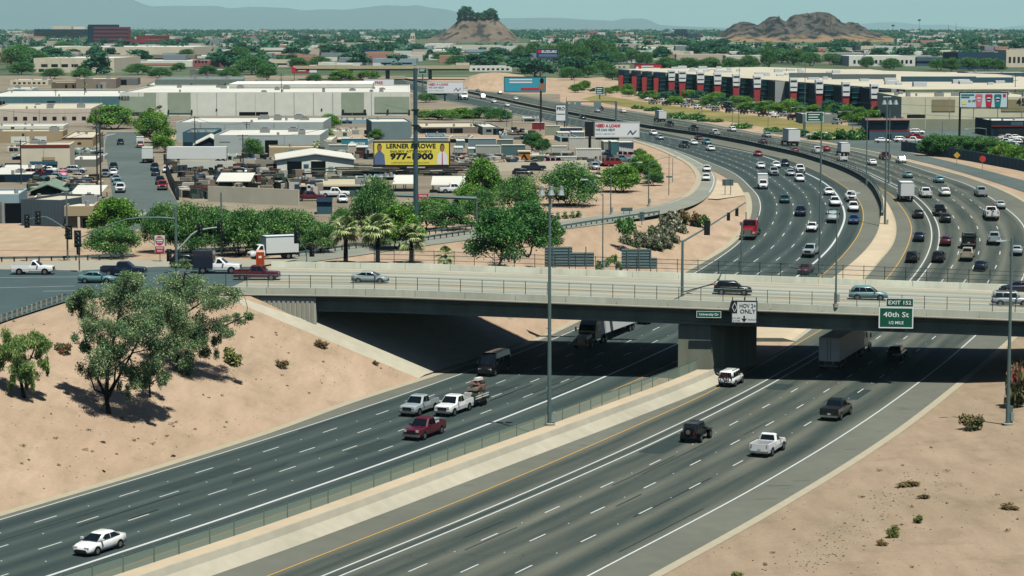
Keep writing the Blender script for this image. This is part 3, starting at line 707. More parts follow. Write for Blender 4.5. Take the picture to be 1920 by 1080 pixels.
# ------------------------------------------------------------ vehicles
GLASS = M('car_glass', (14, 22, 26), .08, 0, 0, spec=.6); TYRE = M('tyre', (20, 21, 22), .9, 0, 0); RIM = M('wheel_rim', (150, 154, 154), .35, .7, 0)
TRIM = M('black_trim', (24, 26, 28), .6, 0, 0); LAMP = M('lamp_clear', (210, 218, 220), .15, 0, 0, spec=.6); TAIL = M('lamp_red', (150, 24, 22), .25, 0, 0)
PLATE = M('plate', (200, 206, 204), .5, 0, 0); CHROME = M('chrome', (190, 196, 198), .2, .9, 0)
def paint(key, col, rough=.28):
    k = 'paint_' + key
    if k not in MATS: M(k, col, rough, 0, .03, .6, 0, 1.25, spec=.5); MATS[k].node_tree.nodes['Principled BSDF'].inputs['Coat Weight'].default_value = .5
    return MATS[k]
PA = {k: paint(k, c) for k, c in dict(white=(232, 234, 230), silver=(158, 170, 170), grey=(112, 122, 124), black=(10, 12, 15), blue=(30, 58, 112), maroon=(84, 14, 30), red=(138, 18, 26), green=(20, 62, 54), teal=(92, 132, 134), tan=(176, 164, 140), darkgreen=(14, 26, 27), navy=(14, 24, 48), pink=(178, 116, 130), orange=(214, 92, 40)).items()}
BODY = PA['white']
def ring(x, hw, zb, zt, crown=.03):
    return [(x, -hw * .86, zb), (x, -hw * .97, zb + .1), (x, -hw, lerp(zb, zt, .55)), (x, -hw * .95, zt - .05), (x, -hw * .84, zt), (x, 0, zt + crown), (x, hw * .84, zt), (x, hw * .95, zt - .05), (x, hw, lerp(zb, zt, .55)), (x, hw * .97, zb + .1), (x, hw * .86, zb)]
def ghring(z, xr, xf, hw, c=.16):
    return [(xf, -hw + c, z), (xf, hw - c, z), (xf - c * 1.1, hw, z), (xr + c * 1.1, hw, z), (xr, hw - c, z), (xr, -hw + c, z), (xr + c * 1.1, -hw, z), (xf - c * 1.1, -hw, z)]
def q4(a, b, t0, t1, u0, u1, out):
    """piece of the side between lower edge a and upper edge b, pushed out a little"""
    f = lambda u, t: Vector(a[0]).lerp(Vector(a[1]), u).lerp(Vector(b[0]).lerp(Vector(b[1]), u), t)
    ps = [f(u0, t0), f(u1, t0), f(u1, t1), f(u0, t1)]
    n = (ps[1] - ps[0]).cross(ps[3] - ps[0]).normalized()
    if n.dot(Vector(out)) < 0: n = -n
    return [p + n * .018 for p in ps]
def wheels(parts, xs, hw, r=.34, w=.25, dual=False):
    m = MB(); m.cyl((0, -w / 2, 0), (0, w / 2, 0), r, TYRE, n=14); t = m.mesh('wheel')
    m = MB(); m.cyl((0, -w / 2 - .012, 0), (0, w / 2 + .012, 0), r * .6, RIM, n=10); ri = m.mesh('rim')
    for x in xs:
        for sgn in (-1, 1): parts.append(('wheel', t, (x, sgn * (hw - w / 2 + .02), r), [('rim', ri)]))
def arches(mb, xs, hw, r):
    for x in xs:
        for s in (-1, 1): mb.cyl((x, s * (hw - .28), r), (x, s * (hw + .012), r), r + .07, TRIM, n=14)
def simple(parts, name, fn):
    m = MB(); fn(m); parts.append((name, m.mesh(name), (0, 0, 0), []))
def greenhouse(parts, body, zb, zr, xr0, xf0, xr1, xf1, hw0, hw1, split=(.5,), rear=True):
    body.loft([ghring(zb - .02, xr0, xf0, hw0), ghring(zr - .07, xr1, xf1, hw1), ghring(zr, xr1 + .14, xf1 - .14, hw1 - .12, .12)], BODY)
    c = .12; top = zr - .07
    simple(parts, 'windshield', lambda m: m.quad(q4([(xf0, -hw0 + c, zb), (xf0, hw0 - c, zb)], [(xf1, -hw1 + c, top), (xf1, hw1 - c, top)], .06, .94, 0, 1, (1, 0, .3)), GLASS))
    if rear: simple(parts, 'rear_window', lambda m: m.quad(q4([(xr0, hw0 - c, zb), (xr0, -hw0 + c, zb)], [(xr1, hw1 - c, top), (xr1, -hw1 + c, top)], .14, .9, .04, .96, (-1, 0, .3)), GLASS))
    ed = [0, *split, 1]
    for s in (-1, 1):
        A = [(xr0 + .2, s * hw0, zb), (xf0 - .24, s * hw0, zb)]; B = [(xr1 + .2, s * hw1, top), (xf1 - .2, s * hw1, top)]
        for u0, u1 in zip(ed[:-1], ed[1:]): simple(parts, 'side_window', lambda m: m.quad(q4(A, B, .1, .9, u0 + .02, u1 - .02, (0, s, 0)), GLASS))
    for s in (-1, 1): simple(parts, 'mirror', lambda m: m.box((xf0 - .38, s * (hw0 + .14), zb + .1), (.16, .22, .16), BODY))
def ends(parts, xf, xr, hw, zf_, zr_, grille=(.36, .62), plate=True, tail=(.12, .16), lamp=(.34, .13), front=True):
    if front:
        for s in (-1, 1): simple(parts, 'headlight', lambda m: m.box((xf - .05, s * (hw - .3), zf_), (.14, lamp[0], lamp[1]), LAMP))
        simple(parts, 'grille', lambda m: m.box((xf + .005, 0, (grille[0] + grille[1]) / 2), (.06, hw * 1.05, grille[1] - grille[0]), TRIM))
    for s in (-1, 1): simple(parts, 'taillight', lambda m: m.box((xr + .03, s * (hw - .17), zr_), (.1, tail[0] * 2, tail[1]), TAIL))
    if plate: simple(parts, 'licence_plate', lambda m: m.box((xr - .015, 0, zr_ - .28), (.03, .34, .16), PLATE))
PROTO = {}
def sedan(L=4.65, hr=1.47, hw=.9):
    P = []; b = MB(); h = L / 2
    b.loft([ring(-h, hw * .78, .42, .84, .01), ring(-h + .08, hw * .92, .3, 1.02), ring(-h + .8, hw, .2, 1.05), ring(-.3, hw * 1.01, .2, .98), ring(h - 1.25, hw, .2, .96), ring(h - .5, hw * .97, .22, .86), ring(h - .12, hw * .9, .24, .74), ring(h, hw * .74, .28, .6, .01)], BODY)
    arches(b, (h - .92, -h + .95), hw, .33)
    greenhouse(P, b, .98, hr, -h + .5, h - 1.08, -h + 1.2, h - 2.0, hw * .92, hw * .7)
    P.insert(0, ('body', b.mesh('body', True), (0, 0, 0), []))
    wheels(P, (h - .92, -h + .95), hw); ends(P, h - .02, -h + .06, hw * .92, .68, .86, (.27, .54), lamp=(.4, .12)); simple(P, 'lower_intake', lambda m: m.loft([[(h + .035, -.5, .52), (h + .035, .5, .52), (h + .05, .62, .3), (h + .05, -.62, .3)], [(h - .2, -.5, .52), (h - .2, .5, .52), (h - .2, .62, .3), (h - .2, -.62, .3)]], TRIM))
    simple(P, 'bumper', lambda m: m.box((h - .03, 0, .3), (.12, hw * 1.2, .1), TRIM)); simple(P, 'bumper', lambda m: m.box((-h + .08, 0, .34), (.12, hw * 1.5, .12), TRIM))
    return P
def suv(L=4.7, hr=1.72, hw=.94, boxy=False):
    P = []; b = MB(); h = L / 2
    b.loft([ring(-h, hw * .86, .42, 1.0, .01), ring(-h + .12, hw * .96, .34, 1.06), ring(-h + .9, hw, .3, 1.08), ring(h - 1.4, hw, .3, 1.06), ring(h - .5, hw * .96, .32, .98), ring(h - .1, hw * .86, .34, .86), ring(h, hw * .72, .4, .7, .01)], BODY)
    arches(b, (h - .92, -h + .95), hw, .37)
    if boxy: greenhouse(P, b, 1.06, hr, -h + .06, h - 1.35, -h + .16, h - 1.62, hw * .92, hw * .84, (.36, .68))
    else: greenhouse(P, b, 1.06, hr, -h + .12, h - 1.2, -h + .55, h - 2.0, hw * .92, hw * .72, (.3, .64))
    P.insert(0, ('body', b.mesh('body', True), (0, 0, 0), []))
    wheels(P, (h - .92, -h + .95), hw, .37, .26); ends(P, h - .07, -h + .03, hw * .88, .78, 1.0, (.46, .72), tail=(.1, .3))
    simple(P, 'bumper', lambda m: m.box((h - .02, 0, .42), (.14, hw * 1.5, .14), TRIM)); simple(P, 'bumper', lambda m: m.box((-h + .02, 0, .46), (.16, hw * 1.7, .16), TRIM))
    if boxy:
        simple(P, 'roof_rack', lambda m: [m.bb(-h + .5, h - 2.0, s * .62 - .025, s * .62 + .025, hr, hr + .07, TRIM) for s in (-1, 1)])
    return P
def pickup(L=5.85, hr=1.92, hw=.99, crew=True, cover=False, fleet=False):
    P = []; b = MB(); h = L / 2; cr = -h + 2.0 if crew else -h + 2.45
    b.loft([ring(cr - .05, hw * .98, .42, 1.2, .01), ring(cr + .2, hw, .38, 1.22), ring(h - 1.5, hw, .38, 1.2), ring(h - .45, hw * .97, .4, 1.14), ring(h - .06, hw * .92, .42, 1.06), ring(h, hw * .86, .46, .92, .01)], BODY)
    # load bed: floor, two sides
    b.bb(-h + .06, cr, -hw + .12, hw - .12, .52, .66, TRIM)
    for s in (-1, 1): b.loft([[(x, s * hw * a, .42 + .0), (x, s * hw, .8), (x, s * hw * .97, 1.26), (x, s * (hw * .97 - .13), 1.26), (x, s * (hw * .97 - .13), .6)][::s] for x, a in ((-h + .08, .95), (cr - .04, .97))], BODY)
    arches(b, (h - .98, -h + 1.15), hw, .41)
    greenhouse(P, b, 1.19, hr, cr + .04, h - 1.55, cr + .22, h - 2.25, hw * .93, hw * .76, (.46,) if crew else ())
    P.insert(0, ('body', b.mesh('body', False), (0, 0, 0), []))
    simple(P, 'tailgate', lambda m: m.bb(-h, -h + .09, -hw * .84, hw * .84, .55, 1.25, BODY))
    if cover: simple(P, 'bed_cover', lambda m: m.bb(-h + .08, cr - .06, -hw * .82, hw * .82, 1.24, 1.29, TRIM))
    wheels(P, (h - .98, -h + 1.15), hw, .41, .28); ends(P, h, -h + .02, hw * .94, .96, 1.02, (.68, 1.0), tail=(.07, .38), lamp=(.3, .2))
    simple(P, 'bumper', lambda m: m.box((h + .03, 0, .52), (.2, hw * 1.85, .2), CHROME)); simple(P, 'bumper', lambda m: m.box((-h - .06, 0, .52), (.2, hw * 1.85, .18), CHROME if not fleet else TRIM))
    return P
def jeep():
    P = []; b = MB(); h = 2.05; hw = .86
    b.loft([ring(-h, hw * .9, .5, 1.12, 0), ring(h - 1.3, hw * .9, .5, 1.12, 0), ring(h - .1, hw * .72, .5, 1.06, 0), ring(h, hw * .66, .55, 1.02, 0)], BODY)
    for x in (h - .62, -h + .72):
        for s in (-1, 1): b.box((x, s * .86, .92), (1.05, .3, .07), TRIM)
    greenhouse(P, b, 1.1, 1.86, -h + .03, h - 1.32, -h + .12, h - 1.5, hw * .88, hw * .8, (.38, .68))
    P.insert(0, ('body', b.mesh('body'), (0, 0, 0), [])); wheels(P, (h - .62, -h + .72), 1.0, .43, .3)
    ends(P, h - .02, -h + .0, hw * .76, .86, .98, (.62, 1.0), tail=(.08, .22))
    m = MB(); m.cyl((-.12, 0, 0), (.12, 0, 0), .41, TYRE, n=14); r = MB(); r.cyl((-.135, 0, 0), (.1, 0, 0), .24, RIM, n=10)
    P.append(('spare_wheel', m.mesh('spare_wheel'), (-h - .15, 0, 1.12), [('rim', r.mesh('rim'))]))
    for x in (h + .08, -h - .1): simple(P, 'bumper', lambda m: m.box((x, 0, .6), (.18, 1.6, .2), TRIM))
    return P
def van(L=6.0, hr=2.5, hw=1.0):
    P = []; b = MB(); h = L / 2
    def r(x, w, zb, zt): return [(x, -w, zb), (x, -w, lerp(zb, zt, .6)), (x, -w * .78, zt), (x, 0, zt + .04), (x, w * .78, zt), (x, w, lerp(zb, zt, .6)), (x, w, zb)]
    b.loft([r(-h, hw * .97, .45, hr), r(h - 2.0, hw, .4, hr), r(h - 1.5, hw, .4, hr - .12), r(h - .75, hw, .4, 1.35), r(h - .2, hw * .94, .4, 1.08), r(h, hw * .84, .45, .85)], BODY)
    arches(b, (h - .95, -h + 1.15), hw, .37)
    P.append(('body', b.mesh('body'), (0, 0, 0), []))
    simple(P, 'windshield', lambda m: m.quad([Vector(p) + Vector((.03, 0, .02)) for p in [(h - .82, -hw * .88, 1.42), (h - .82, hw * .88, 1.42), (h - 1.46, hw * .82, hr - .2), (h - 1.46, -hw * .82, hr - .2)]], GLASS))
    for s in (-1, 1):
        for x0, x1 in ((h - 2.2, h - 1.1), (h - 3.4, h - 2.4), (-h + .4, h - 3.6)): simple(P, 'side_window', lambda m: m.quad([(x0, s * (hw + .012), 1.4), (x1, s * (hw + .012), 1.4), (x1 - .1, s * (hw + .005), 1.95), (x0, s * (hw + .005), 1.95)], GLASS))
        simple(P, 'rear_window', lambda m: m.quad([(-h - .012, s * .08, 1.4), (-h - .012, s * .8, 1.4), (-h - .012, s * .76, 2.05), (-h - .012, s * .08, 2.05)], GLASS))
        simple(P, 'mirror', lambda m: m.box((h - 1.0, s * (hw + .18), 1.5), (.16, .26, .34), TRIM))
    wheels(P, (h - .95, -h + 1.15), hw, .37, .26); ends(P, h - .04, -h + .02, hw * .9, .86, .95, (.55, .8), tail=(.07, .4))
    simple(P, 'bumper', lambda m: m.box((h - .02, 0, .5), (.14, hw * 1.7, .2), TRIM)); simple(P, 'bumper', lambda m: m.box((-h - .03, 0, .5), (.14, hw * 1.8, .18), TRIM))
    return P
CARGO = M('cargo_box', (226, 230, 224), .5, 0, .04, .5, 0, 1.2); CARGOB = M('cargo_edge', (92, 130, 150), .5, 0, .03, .5, 0, .8)
def box_truck(L=7.0, bh=3.3, hw=1.15):
    P = []; b = MB(); h = L / 2
    b.loft([ring(h - 2.1, hw * .84, .5, 1.35, 0), ring(h - .9, hw * .84, .5, 1.3, 0), ring(h - .1, hw * .76, .5, 1.1, 0), ring(h, hw * .7, .55, .95, 0)], BODY)
    b.bb(-h + .2, h - 1.9, -.45, .45, .55, .85, TRIM)
    greenhouse(P, b, 1.32, 2.15, h - 2.1, h - .75, h - 2.05, h - 1.35, hw * .82, hw * .7, ())
    P.insert(0, ('body', b.mesh('body'), (0, 0, 0), []))
    m = MB(); m.bb(-h, h - 2.2, -hw, hw, .95, bh, CARGO); P.append(('cargo_box', m.mesh('cargo_box'), (0, 0, 0), []))
    m = MB()
    for s in (-1, 1): m.bb(-h - .01, h - 2.19, s * hw - .03, s * hw + .03, bh - .12, bh + .03, CARGOB)
    for x in (-h, h - 2.2): m.bb(x - .03, x + .03, -hw, hw, bh - .12, bh + .03, CARGOB)
    P.append(('trim', m.mesh('trim'), (0, 0, 0), []))
    simple(P, 'roller_door', lambda m: [m.bb(-h - .02, -h + .01, -hw + .12, hw - .12, 1.02 + i * .24, 1.24 + i * .24, CARGO) for i in range(9)])
    wheels(P, (h - .95, -h + 1.5), hw * .92, .42, .3); ends(P, h - .03, -h, hw * .72, .95, .8, (.6, .92), plate=True)
    simple(P, 'bumper', lambda m: m.box((h, 0, .55), (.16, hw * 1.6, .2), CHROME)); simple(P, 'bumper', lambda m: m.box((-h - .05, 0, .6), (.12, hw * 1.8, .16), TRIM))
    return P
def semi(hood=True, sleeper=True):
    P = []; b = MB(); hw = 1.2
    b.bb(-4.2, 1.6, -.45, .45, .7, 1.0, TRIM)
    if hood: b.loft([ring(.5, .95, .7, 1.95, .05), ring(2.0, .85, .7, 1.75, .05), ring(2.7, .72, .75, 1.5, .02)], BODY)
    for s in (-1, 1): b.loft([[(x, s * .7, .65), (x, s * 1.2, .65), (x, s * 1.22, z), (x, s * .75, z + .1)][::s] for x, z in ((.7, 1.1), (1.5, 1.25), (2.4, 1.1), (2.7, .85))], BODY)
    b.loft([ghring(.95, -2.2, .6, hw, .1), ghring(2.1, -2.2, .55, hw, .1), ghring(2.9, -2.2, .1, hw * .96, .12), ghring(3.7, -2.2, -.9, hw * .9, .2), ghring(3.85, -2.1, -1.4, hw * .7, .2)] if sleeper else [ghring(.95, -.9, .6, hw, .1), ghring(2.1, -.9, .55, hw, .1), ghring(2.8, -.85, .1, hw * .94, .12), ghring(2.95, -.8, -.1, hw * .8, .2)], BODY)
    if not sleeper: b.bb(-4.4, -1.1, -1.0, 1.0, 1.0, 1.25, TRIM); b.bb(-1.3, -1.1, -1.0, 1.0, 1.25, 2.5, TRIM)
    P.append(('body', b.mesh('body'), (0, 0, 0), []))
    simple(P, 'windshield', lambda m: m.quad([(.60, -1.0, 2.12), (.60, 1.0, 2.12), (.18, .95, 2.85), (.18, -.95, 2.85)], GLASS))
    for s in (-1, 1):
        simple(P, 'side_window', lambda m: m.quad([(-.7, s * 1.215, 2.1), (.3, s * 1.215, 2.1), (.02, s * 1.18, 2.75), (-.7, s * 1.18, 2.75)], GLASS))
        simple(P, 'mirror', lambda m: m.box((.5, s * 1.5, 2.3), (.14, .22, .6), CHROME)); simple(P, 'exhaust_stack', lambda m: m.cyl((-2.35, s * 1.0, 1), (-2.35, s * 1.0, 4.0), .09, CHROME))
        simple(P, 'headlight', lambda m: m.box((2.66, s * .92, 1.0), (.14, .3, .26), LAMP)); simple(P, 'fuel_tank', lambda m: m.cyl((-1.7, s * .95, .75), (-.2, s * .95, .75), .32, CHROME))
    simple(P, 'grille', lambda m: m.box((2.72, 0, 1.12), (.06, 1.1, .72), CHROME)); simple(P, 'bumper', lambda m: m.box((2.8, 0, .6), (.2, 2.3, .34), CHROME))
    wheels(P, (1.75, -2.9, -4.15), 1.2, .5, .32); return P
def trailer(L=14.5, kind='box'):
    P = []; m = MB(); m.bb(-L / 2, L / 2, -1.28, 1.28, 1.15, 4.05, CARGO); P.append(('body', m.mesh('body'), (0, 0, 0), []))
    for s in (-1, 1):
        simple(P, 'rear_door', lambda m: m.bb(-L / 2 - .05, -L / 2 + .01, s * .66 - .58, s * .66 + .58, 1.3, 3.95, CARGO))
        simple(P, 'hinge_bar', lambda m: m.bb(-L / 2 - .09, -L / 2 - .05, s * .2 - .02, s * .2 + .02, 1.3, 3.9, STEELD))
        simple(P, 'mudflap', lambda m: m.bb(-L / 2 + .5, -L / 2 + .54, s * .95 - .3, s * .95 + .3, .25, 1.05, TRIM))
        simple(P, 'landing_leg', lambda m: m.bb(L / 2 - 2.7, L / 2 - 2.55, s * .8 - .07, s * .8 + .07, .3, 1.15, STEELD))
    simple(P, 'underride_bar', lambda m: (m.bb(-L / 2, -L / 2 + .1, -1.15, 1.15, .5, .62, CHROME), [m.bb(-L / 2, -L / 2 + .1, s * .5 - .05, s * .5 + .05, .6, 1.15, CHROME) for s in (-1, 1)]))
    for s in (-1, 1): simple(P, 'taillight', lambda m: m.box((-L / 2 - .03, s * 1.05, 1.12), (.06, .3, .12), TAIL))
    wheels(P, (-L / 2 + 1.1, -L / 2 + 2.3), 1.25, .5, .5); return P
FAC = dict(sedan=sedan, hatch=lambda: sedan(4.3, 1.5, .88), suv=suv, oldsuv=lambda: suv(4.7, 1.78, .92, True), pickup=pickup, covered=lambda: pickup(cover=True), single=lambda: pickup(5.5, 1.85, .97, False), van=van, minivan=lambda: van(5.0, 1.85, .96), jeep=jeep, box=box_truck, semi=semi, tractor=lambda: semi(sleeper=False), trailer=trailer)
def vehicle(kind, col, loc, rz, label, cat, group=None, name=None, scale=1):
    if kind not in PROTO: PROTO[kind] = FAC[kind]()
    r = thing(name or {'pickup': 'pickup_truck', 'covered': 'pickup_truck', 'single': 'pickup_truck', 'oldsuv': 'suv', 'box': 'box_truck', 'semi': 'semi_truck', 'tractor': 'semi_truck', 'hatch': 'hatchback', 'trailer': 'semi_trailer'}.get(kind, kind), label, cat, loc, rz, group)
    if scale != 1: r.scale = (scale,) * 3
    for nm, me, lo, subs in PROTO[kind]:
        o = put(nm, me, r, lo)
        for i, sl in enumerate(o.material_slots):
            if me.materials[i] is BODY: sl.link = 'OBJECT'; sl.material = PA[col]
        for sn, sm in subs: put(sn, sm, o)
    return r
CATS = dict(sedan='car', hatch='car', suv='suv', oldsuv='suv', pickup='pickup truck', covered='pickup truck', single='pickup truck', van='van', minivan='van', jeep='jeep', box='truck', semi='truck', trailer='trailer')
CW = dict(maroon='dark maroon', darkgreen='dark green', navy='dark blue', tan='beige', teal='blue grey')
KW = dict(sedan='sedan', hatch='hatchback', suv='SUV', oldsuv='boxy SUV', pickup='pickup truck', covered='covered pickup truck', single='single cab pickup', van='tall van', minivan='van', jeep='jeep', box='box truck', semi='semi truck')
# --- on the motorway: (kind, colour, u, v, side, what sets it apart)
LEFT, RIGHT = 'L', 'R'
CARS = [
 ('sedan', 'white', 187, 1034, LEFT, 'alone in the foreground, front corner towards the viewer'),
 ('pickup', 'silver', 786, 775, LEFT, 'beside the white pickup that tows a loaded trailer'),
 ('pickup', 'white', 851, 775, LEFT, 'towing a trailer piled with goods'),
 ('pickup', 'maroon', 796, 819, LEFT, 'with a white box in its bed'),
 ('van', 'black', 926, 701, LEFT, 'half out of the shade of the bridge'),
 ('sedan', 'navy', 1214, 605, LEFT, 'just visible under the girder behind the semi trailer'),
 ('oldsuv', 'white', 1371, 722, RIGHT, 'with bicycles hung on its back, leaving the foreground for the bridge'),
 ('jeep', 'black', 1305, 826, RIGHT, 'with a spare wheel on its back'),
 ('single', 'white', 1440, 850, RIGHT, 'seen from behind on the nearer carriageway'),
 ('covered', 'darkgreen', 1568, 783, RIGHT, 'seen from behind in the right lane before the bridge'),
 ('suv', 'navy', 1682, 672, RIGHT, 'hidden in the shade right of the semi trailer'),
 ('pickup', 'silver', 1520, 479, LEFT, 'in front of the bridge fence, just left of the thick white line'),
 ('sedan', 'white', 1523, 433, LEFT, 'alone in the middle lane above the silver pickup'),
 ('suv', 'navy', 1501, 404, LEFT, 'in the middle of the incoming lanes'),
 ('sedan', 'green', 1471, 380, LEFT, 'alone between dashed lines above the dark SUV'),
 ('sedan', 'maroon', 1511, 512, LEFT, 'half hidden behind the bridge fence'),
 ('minivan', 'silver', 1562, 416, LEFT, 'beside the thick white line, opposite the blue car'),
 ('suv', 'white', 1565, 386, LEFT, 'next in line behind the silver van'),
 ('sedan', 'white', 1554, 366, LEFT, 'hugging the thick white line'),
 ('hatch', 'blue', 1601, 419, LEFT, 'in the carpool lane, nearest the bridge'),
 ('suv', 'white', 1600, 396, LEFT, 'in the carpool lane behind the blue car'),
 ('pickup', 'white', 1595, 377, LEFT, 'third in the carpool lane behind the blue car'),
 ('suv', 'white', 1499, 341, LEFT, 'in the bunch left of the curve, foremost'),
 ('sedan', 'silver', 1482, 330, LEFT, 'in the bunch left of the curve, in its middle'),
 ('pickup', 'white', 1499, 324, LEFT, 'in the bunch left of the curve, on the thick line'),
 ('suv', 'navy', 1471, 312, LEFT, 'in the bunch left of the curve, behind the pale cars'),
 ('sedan', 'white', 1455, 315, LEFT, 'beside the dark blue SUV of the bunch'),
 ('pickup', 'silver', 1450, 329, LEFT, 'left end of the bunch on the curve'),
 ('sedan', 'red', 1421, 293, LEFT, 'behind the bunch on the curve'),
 ('sedan', 'white', 1426, 316, LEFT, 'just above the white lorry'),
 ('sedan', 'white', 1332, 283, LEFT, 'right of the dark pickup where the ramp leaves'),
 ('pickup', 'black', 1283, 277, LEFT, 'first of the tight cluster where the ramp leaves'),
 ('sedan', 'white', 1300, 272, LEFT, 'in the tight cluster where the ramp leaves'),
 ('suv', 'teal', 1325, 271, LEFT, 'at the right of the tight cluster'),
 ('sedan', 'maroon', 1310, 263, LEFT, 'at the back of the tight cluster'),
 ('hatch', 'silver', 1237, 262, LEFT, 'alone left of the tight cluster'),
 ('suv', 'white', 1225, 254, LEFT, 'beside the white billboard end'),
 ('van', 'white', 905, 186, LEFT, 'far off, right of the loan billboard post'),
 ('sedan', 'white', 1325, 322, 'E', 'on the exit ramp, in rear'),
 ('sedan', 'white', 1324, 339, 'E', 'on the exit ramp, in front'),
 ('suv', 'black', 1711, 490, RIGHT, 'left of the two black cars at the bridge fence'),
 ('suv', 'black', 1760, 490, RIGHT, 'right of the two black cars at the bridge fence'),
 ('pickup', 'tan', 1814, 486, RIGHT, 'following the green truck'),
 ('sedan', 'navy', 1839, 506, RIGHT, 'nearest the bridge fence on the outbound side'),
 ('pickup', 'silver', 1864, 456, RIGHT, 'right of the green truck'),
 ('sedan', 'maroon', 1773, 459, RIGHT, 'left of the green truck'),
 ('sedan', 'navy', 1723, 451, RIGHT, 'in the outbound carpool lane'),
 ('sedan', 'black', 1721, 408, RIGHT, 'in the outbound carpool lane behind the white box truck'),
 ('sedan', 'black', 1772, 416, RIGHT, 'beside the dark pickup'),
 ('pickup', 'black', 1761, 403, RIGHT, 'just left of the black sedan'),
 ('pickup', 'white', 1735, 370, RIGHT, 'right of the white box truck'),
 ('suv', 'white', 1771, 368, RIGHT, 'two lanes right of the white box truck'),
 ('pickup', 'silver', 1839, 368, RIGHT, 'by the right edge line'),
 ('sedan', 'silver', 1874, 391, RIGHT, 'on the right edge line ahead of the tow truck'),
 ('sedan', 'teal', 1760, 343, RIGHT, 'in the third outbound lane beyond the box truck'),
 ('sedan', 'teal', 1702, 334, RIGHT, 'alone left of the other blue grey sedan'),
 ('suv', 'white', 1689, 306, RIGHT, 'on the outer line in the curve'),
 ('pickup', 'maroon', 1659, 299, RIGHT, 'by the outer line in the curve'),
 ('sedan', 'white', 1635, 310, RIGHT, 'below the dark maroon pickup'),
 ('minivan', 'white', 1579, 303, RIGHT, 'right behind the black flatbed'),
 ('sedan', 'red', 1548, 284, RIGHT, 'ahead of the black flatbed'),
 ('pickup', 'white', 1532, 288, RIGHT, 'left of the red car'),
 ('sedan', 'red', 1489, 287, RIGHT, 'near the dark parapet in the curve'),
 ('sedan', 'silver', 1907, 477, RIGHT, 'at the right edge of the photo above the bridge'),
 ('pickup', 'black', 1300, 245, RIGHT, 'far off, under the grassy bank'),
 ('pickup', 'white', 1340, 254, RIGHT, 'far off, right of the black pickup under the bank'),
 ('suv', 'white', 1372, 247, RIGHT, 'far off, on the outer lane by the bank'),
 ('sedan', 'maroon', 1430, 270, RIGHT, 'far off, left of the pale box lorry'),
 ('suv', 'silver', 1437, 258, RIGHT, 'far off, ahead of the dark maroon sedan'),
 ('pickup', 'black', 1255, 237, RIGHT, 'far off, beside the boxy trailer'),
 ('sedan', 'silver', 1120, 211, RIGHT, 'far off, below the grey gantry'),
 ('pickup', 'black', 1125, 207, RIGHT, 'far off, beside a silver sedan'),
 ('suv', 'white', 1168, 212, RIGHT, 'far off, near the shrubs on the bank'),
 ('suv', 'black', 1092, 224, LEFT, 'far off, left of the white billboard'),
 ('hatch', 'white', 967, 188, RIGHT, 'very far, at the foot of the sandy slope'),
 ('sedan', 'grey', 896, 172, RIGHT, 'very far, on the sandy slope side'),
 ('suv', 'grey', 937, 177, RIGHT, 'very far, second along the sandy slope'),
 ('suv', 'white', 926, 193, LEFT, 'very far, behind the white van'),
 ('sedan', 'white', 951, 200, LEFT, 'very far, in the white row of incoming cars'),
 ('sedan', 'tan', 800, 172, LEFT, 'very far, left of the loan billboard'),
 ('suv', 'white', 760, 165, LEFT, 'very far, beyond the warehouse corner'),
 ('sedan', 'grey', 738, 168, LEFT, 'very far, beside the warehouse roof'),
]
for kind, col, u, v, side, ex in CARS:
    if side == 'E':
        p = flat(u, v); i = int(np.argmin(np.hypot(RL[:, 0] - p.x, RL[:, 1] - p.y))); d = RL[min(79, i + 2)] - RL[max(0, i - 2)]
        a = math.atan2(d[1], d[0]); z = p.z + .1
    else:
        p = hit2(u, v); k = 'LT' if side == LEFT else 'RD2'
        a = tangent(k, p.y) + (math.pi if side == LEFT else 0); z = p.z + .07
    vehicle(kind, col, (p.x, p.y, z), a, f"{CW.get(col, col)} {KW[kind]} {ex}", CATS[kind], 'vehicles on the motorway', scale=1.06 if v > 680 else 1)
def on_road(u, v, side):
    p = hit2(u, v); return Vector((p.x, p.y, p.z + .07)), tangent('LT' if side == LEFT else 'RD2', p.y) + (math.pi if side == LEFT else 0)
def ahead(p, a, d): return Vector((p.x + math.cos(a) * d, p.y + math.sin(a) * d, zf(p.y + math.sin(a) * d) + .07))
# special vehicles
p, a = on_road(1102, 650, LEFT)
vehicle('semi', 'black', p, a, 'black semi truck emerging from the deep shade under the bridge', 'truck', 'vehicles on the motorway')
q = ahead(p, a, -9.6); vehicle('trailer', 'white', q, tangent('LT', q.y) + math.pi, 'white semi trailer behind the black semi truck under the bridge', 'trailer')
p, a = on_road(1560, 692, RIGHT); q = ahead(p, a, 5.5)
vehicle('trailer', 'white', q, a, 'semi trailer with closed rear doors in the shade of the bridge', 'trailer')
q = ahead(q, a, 9.8); vehicle('semi', 'tan', q, a, 'beige semi truck pulling a trailer under the bridge on the right', 'truck', 'vehicles on the motorway')
p, a = on_road(1406, 446, LEFT); vehicle('tractor', 'red', p, a, 'red semi truck without trailer in the outer incoming lane', 'truck', 'vehicles on the motorway', scale=1.05)
p, a = on_road(1430, 354, LEFT)
vehicle('box', 'white', p, a, 'white lorry with a tank on its back at the ramp nose', 'truck', 'vehicles on the motorway', scale=.9)
p, a = on_road(1697, 376, RIGHT); vehicle('box', 'white', p, a, 'white box truck in the outbound carpool lane', 'truck', 'vehicles on the motorway', scale=1.1)
p, a = on_road(1481, 273, RIGHT); vehicle('box', 'navy', p, a, 'pale box lorry far off in the outbound curve', 'truck', 'vehicles on the motorway', scale=1.45)
p, a = on_road(1580, 291, RIGHT); vehicle('box', 'black', p, a, 'dark lorry in the outbound curve by the white van', 'truck', 'vehicles on the motorway')
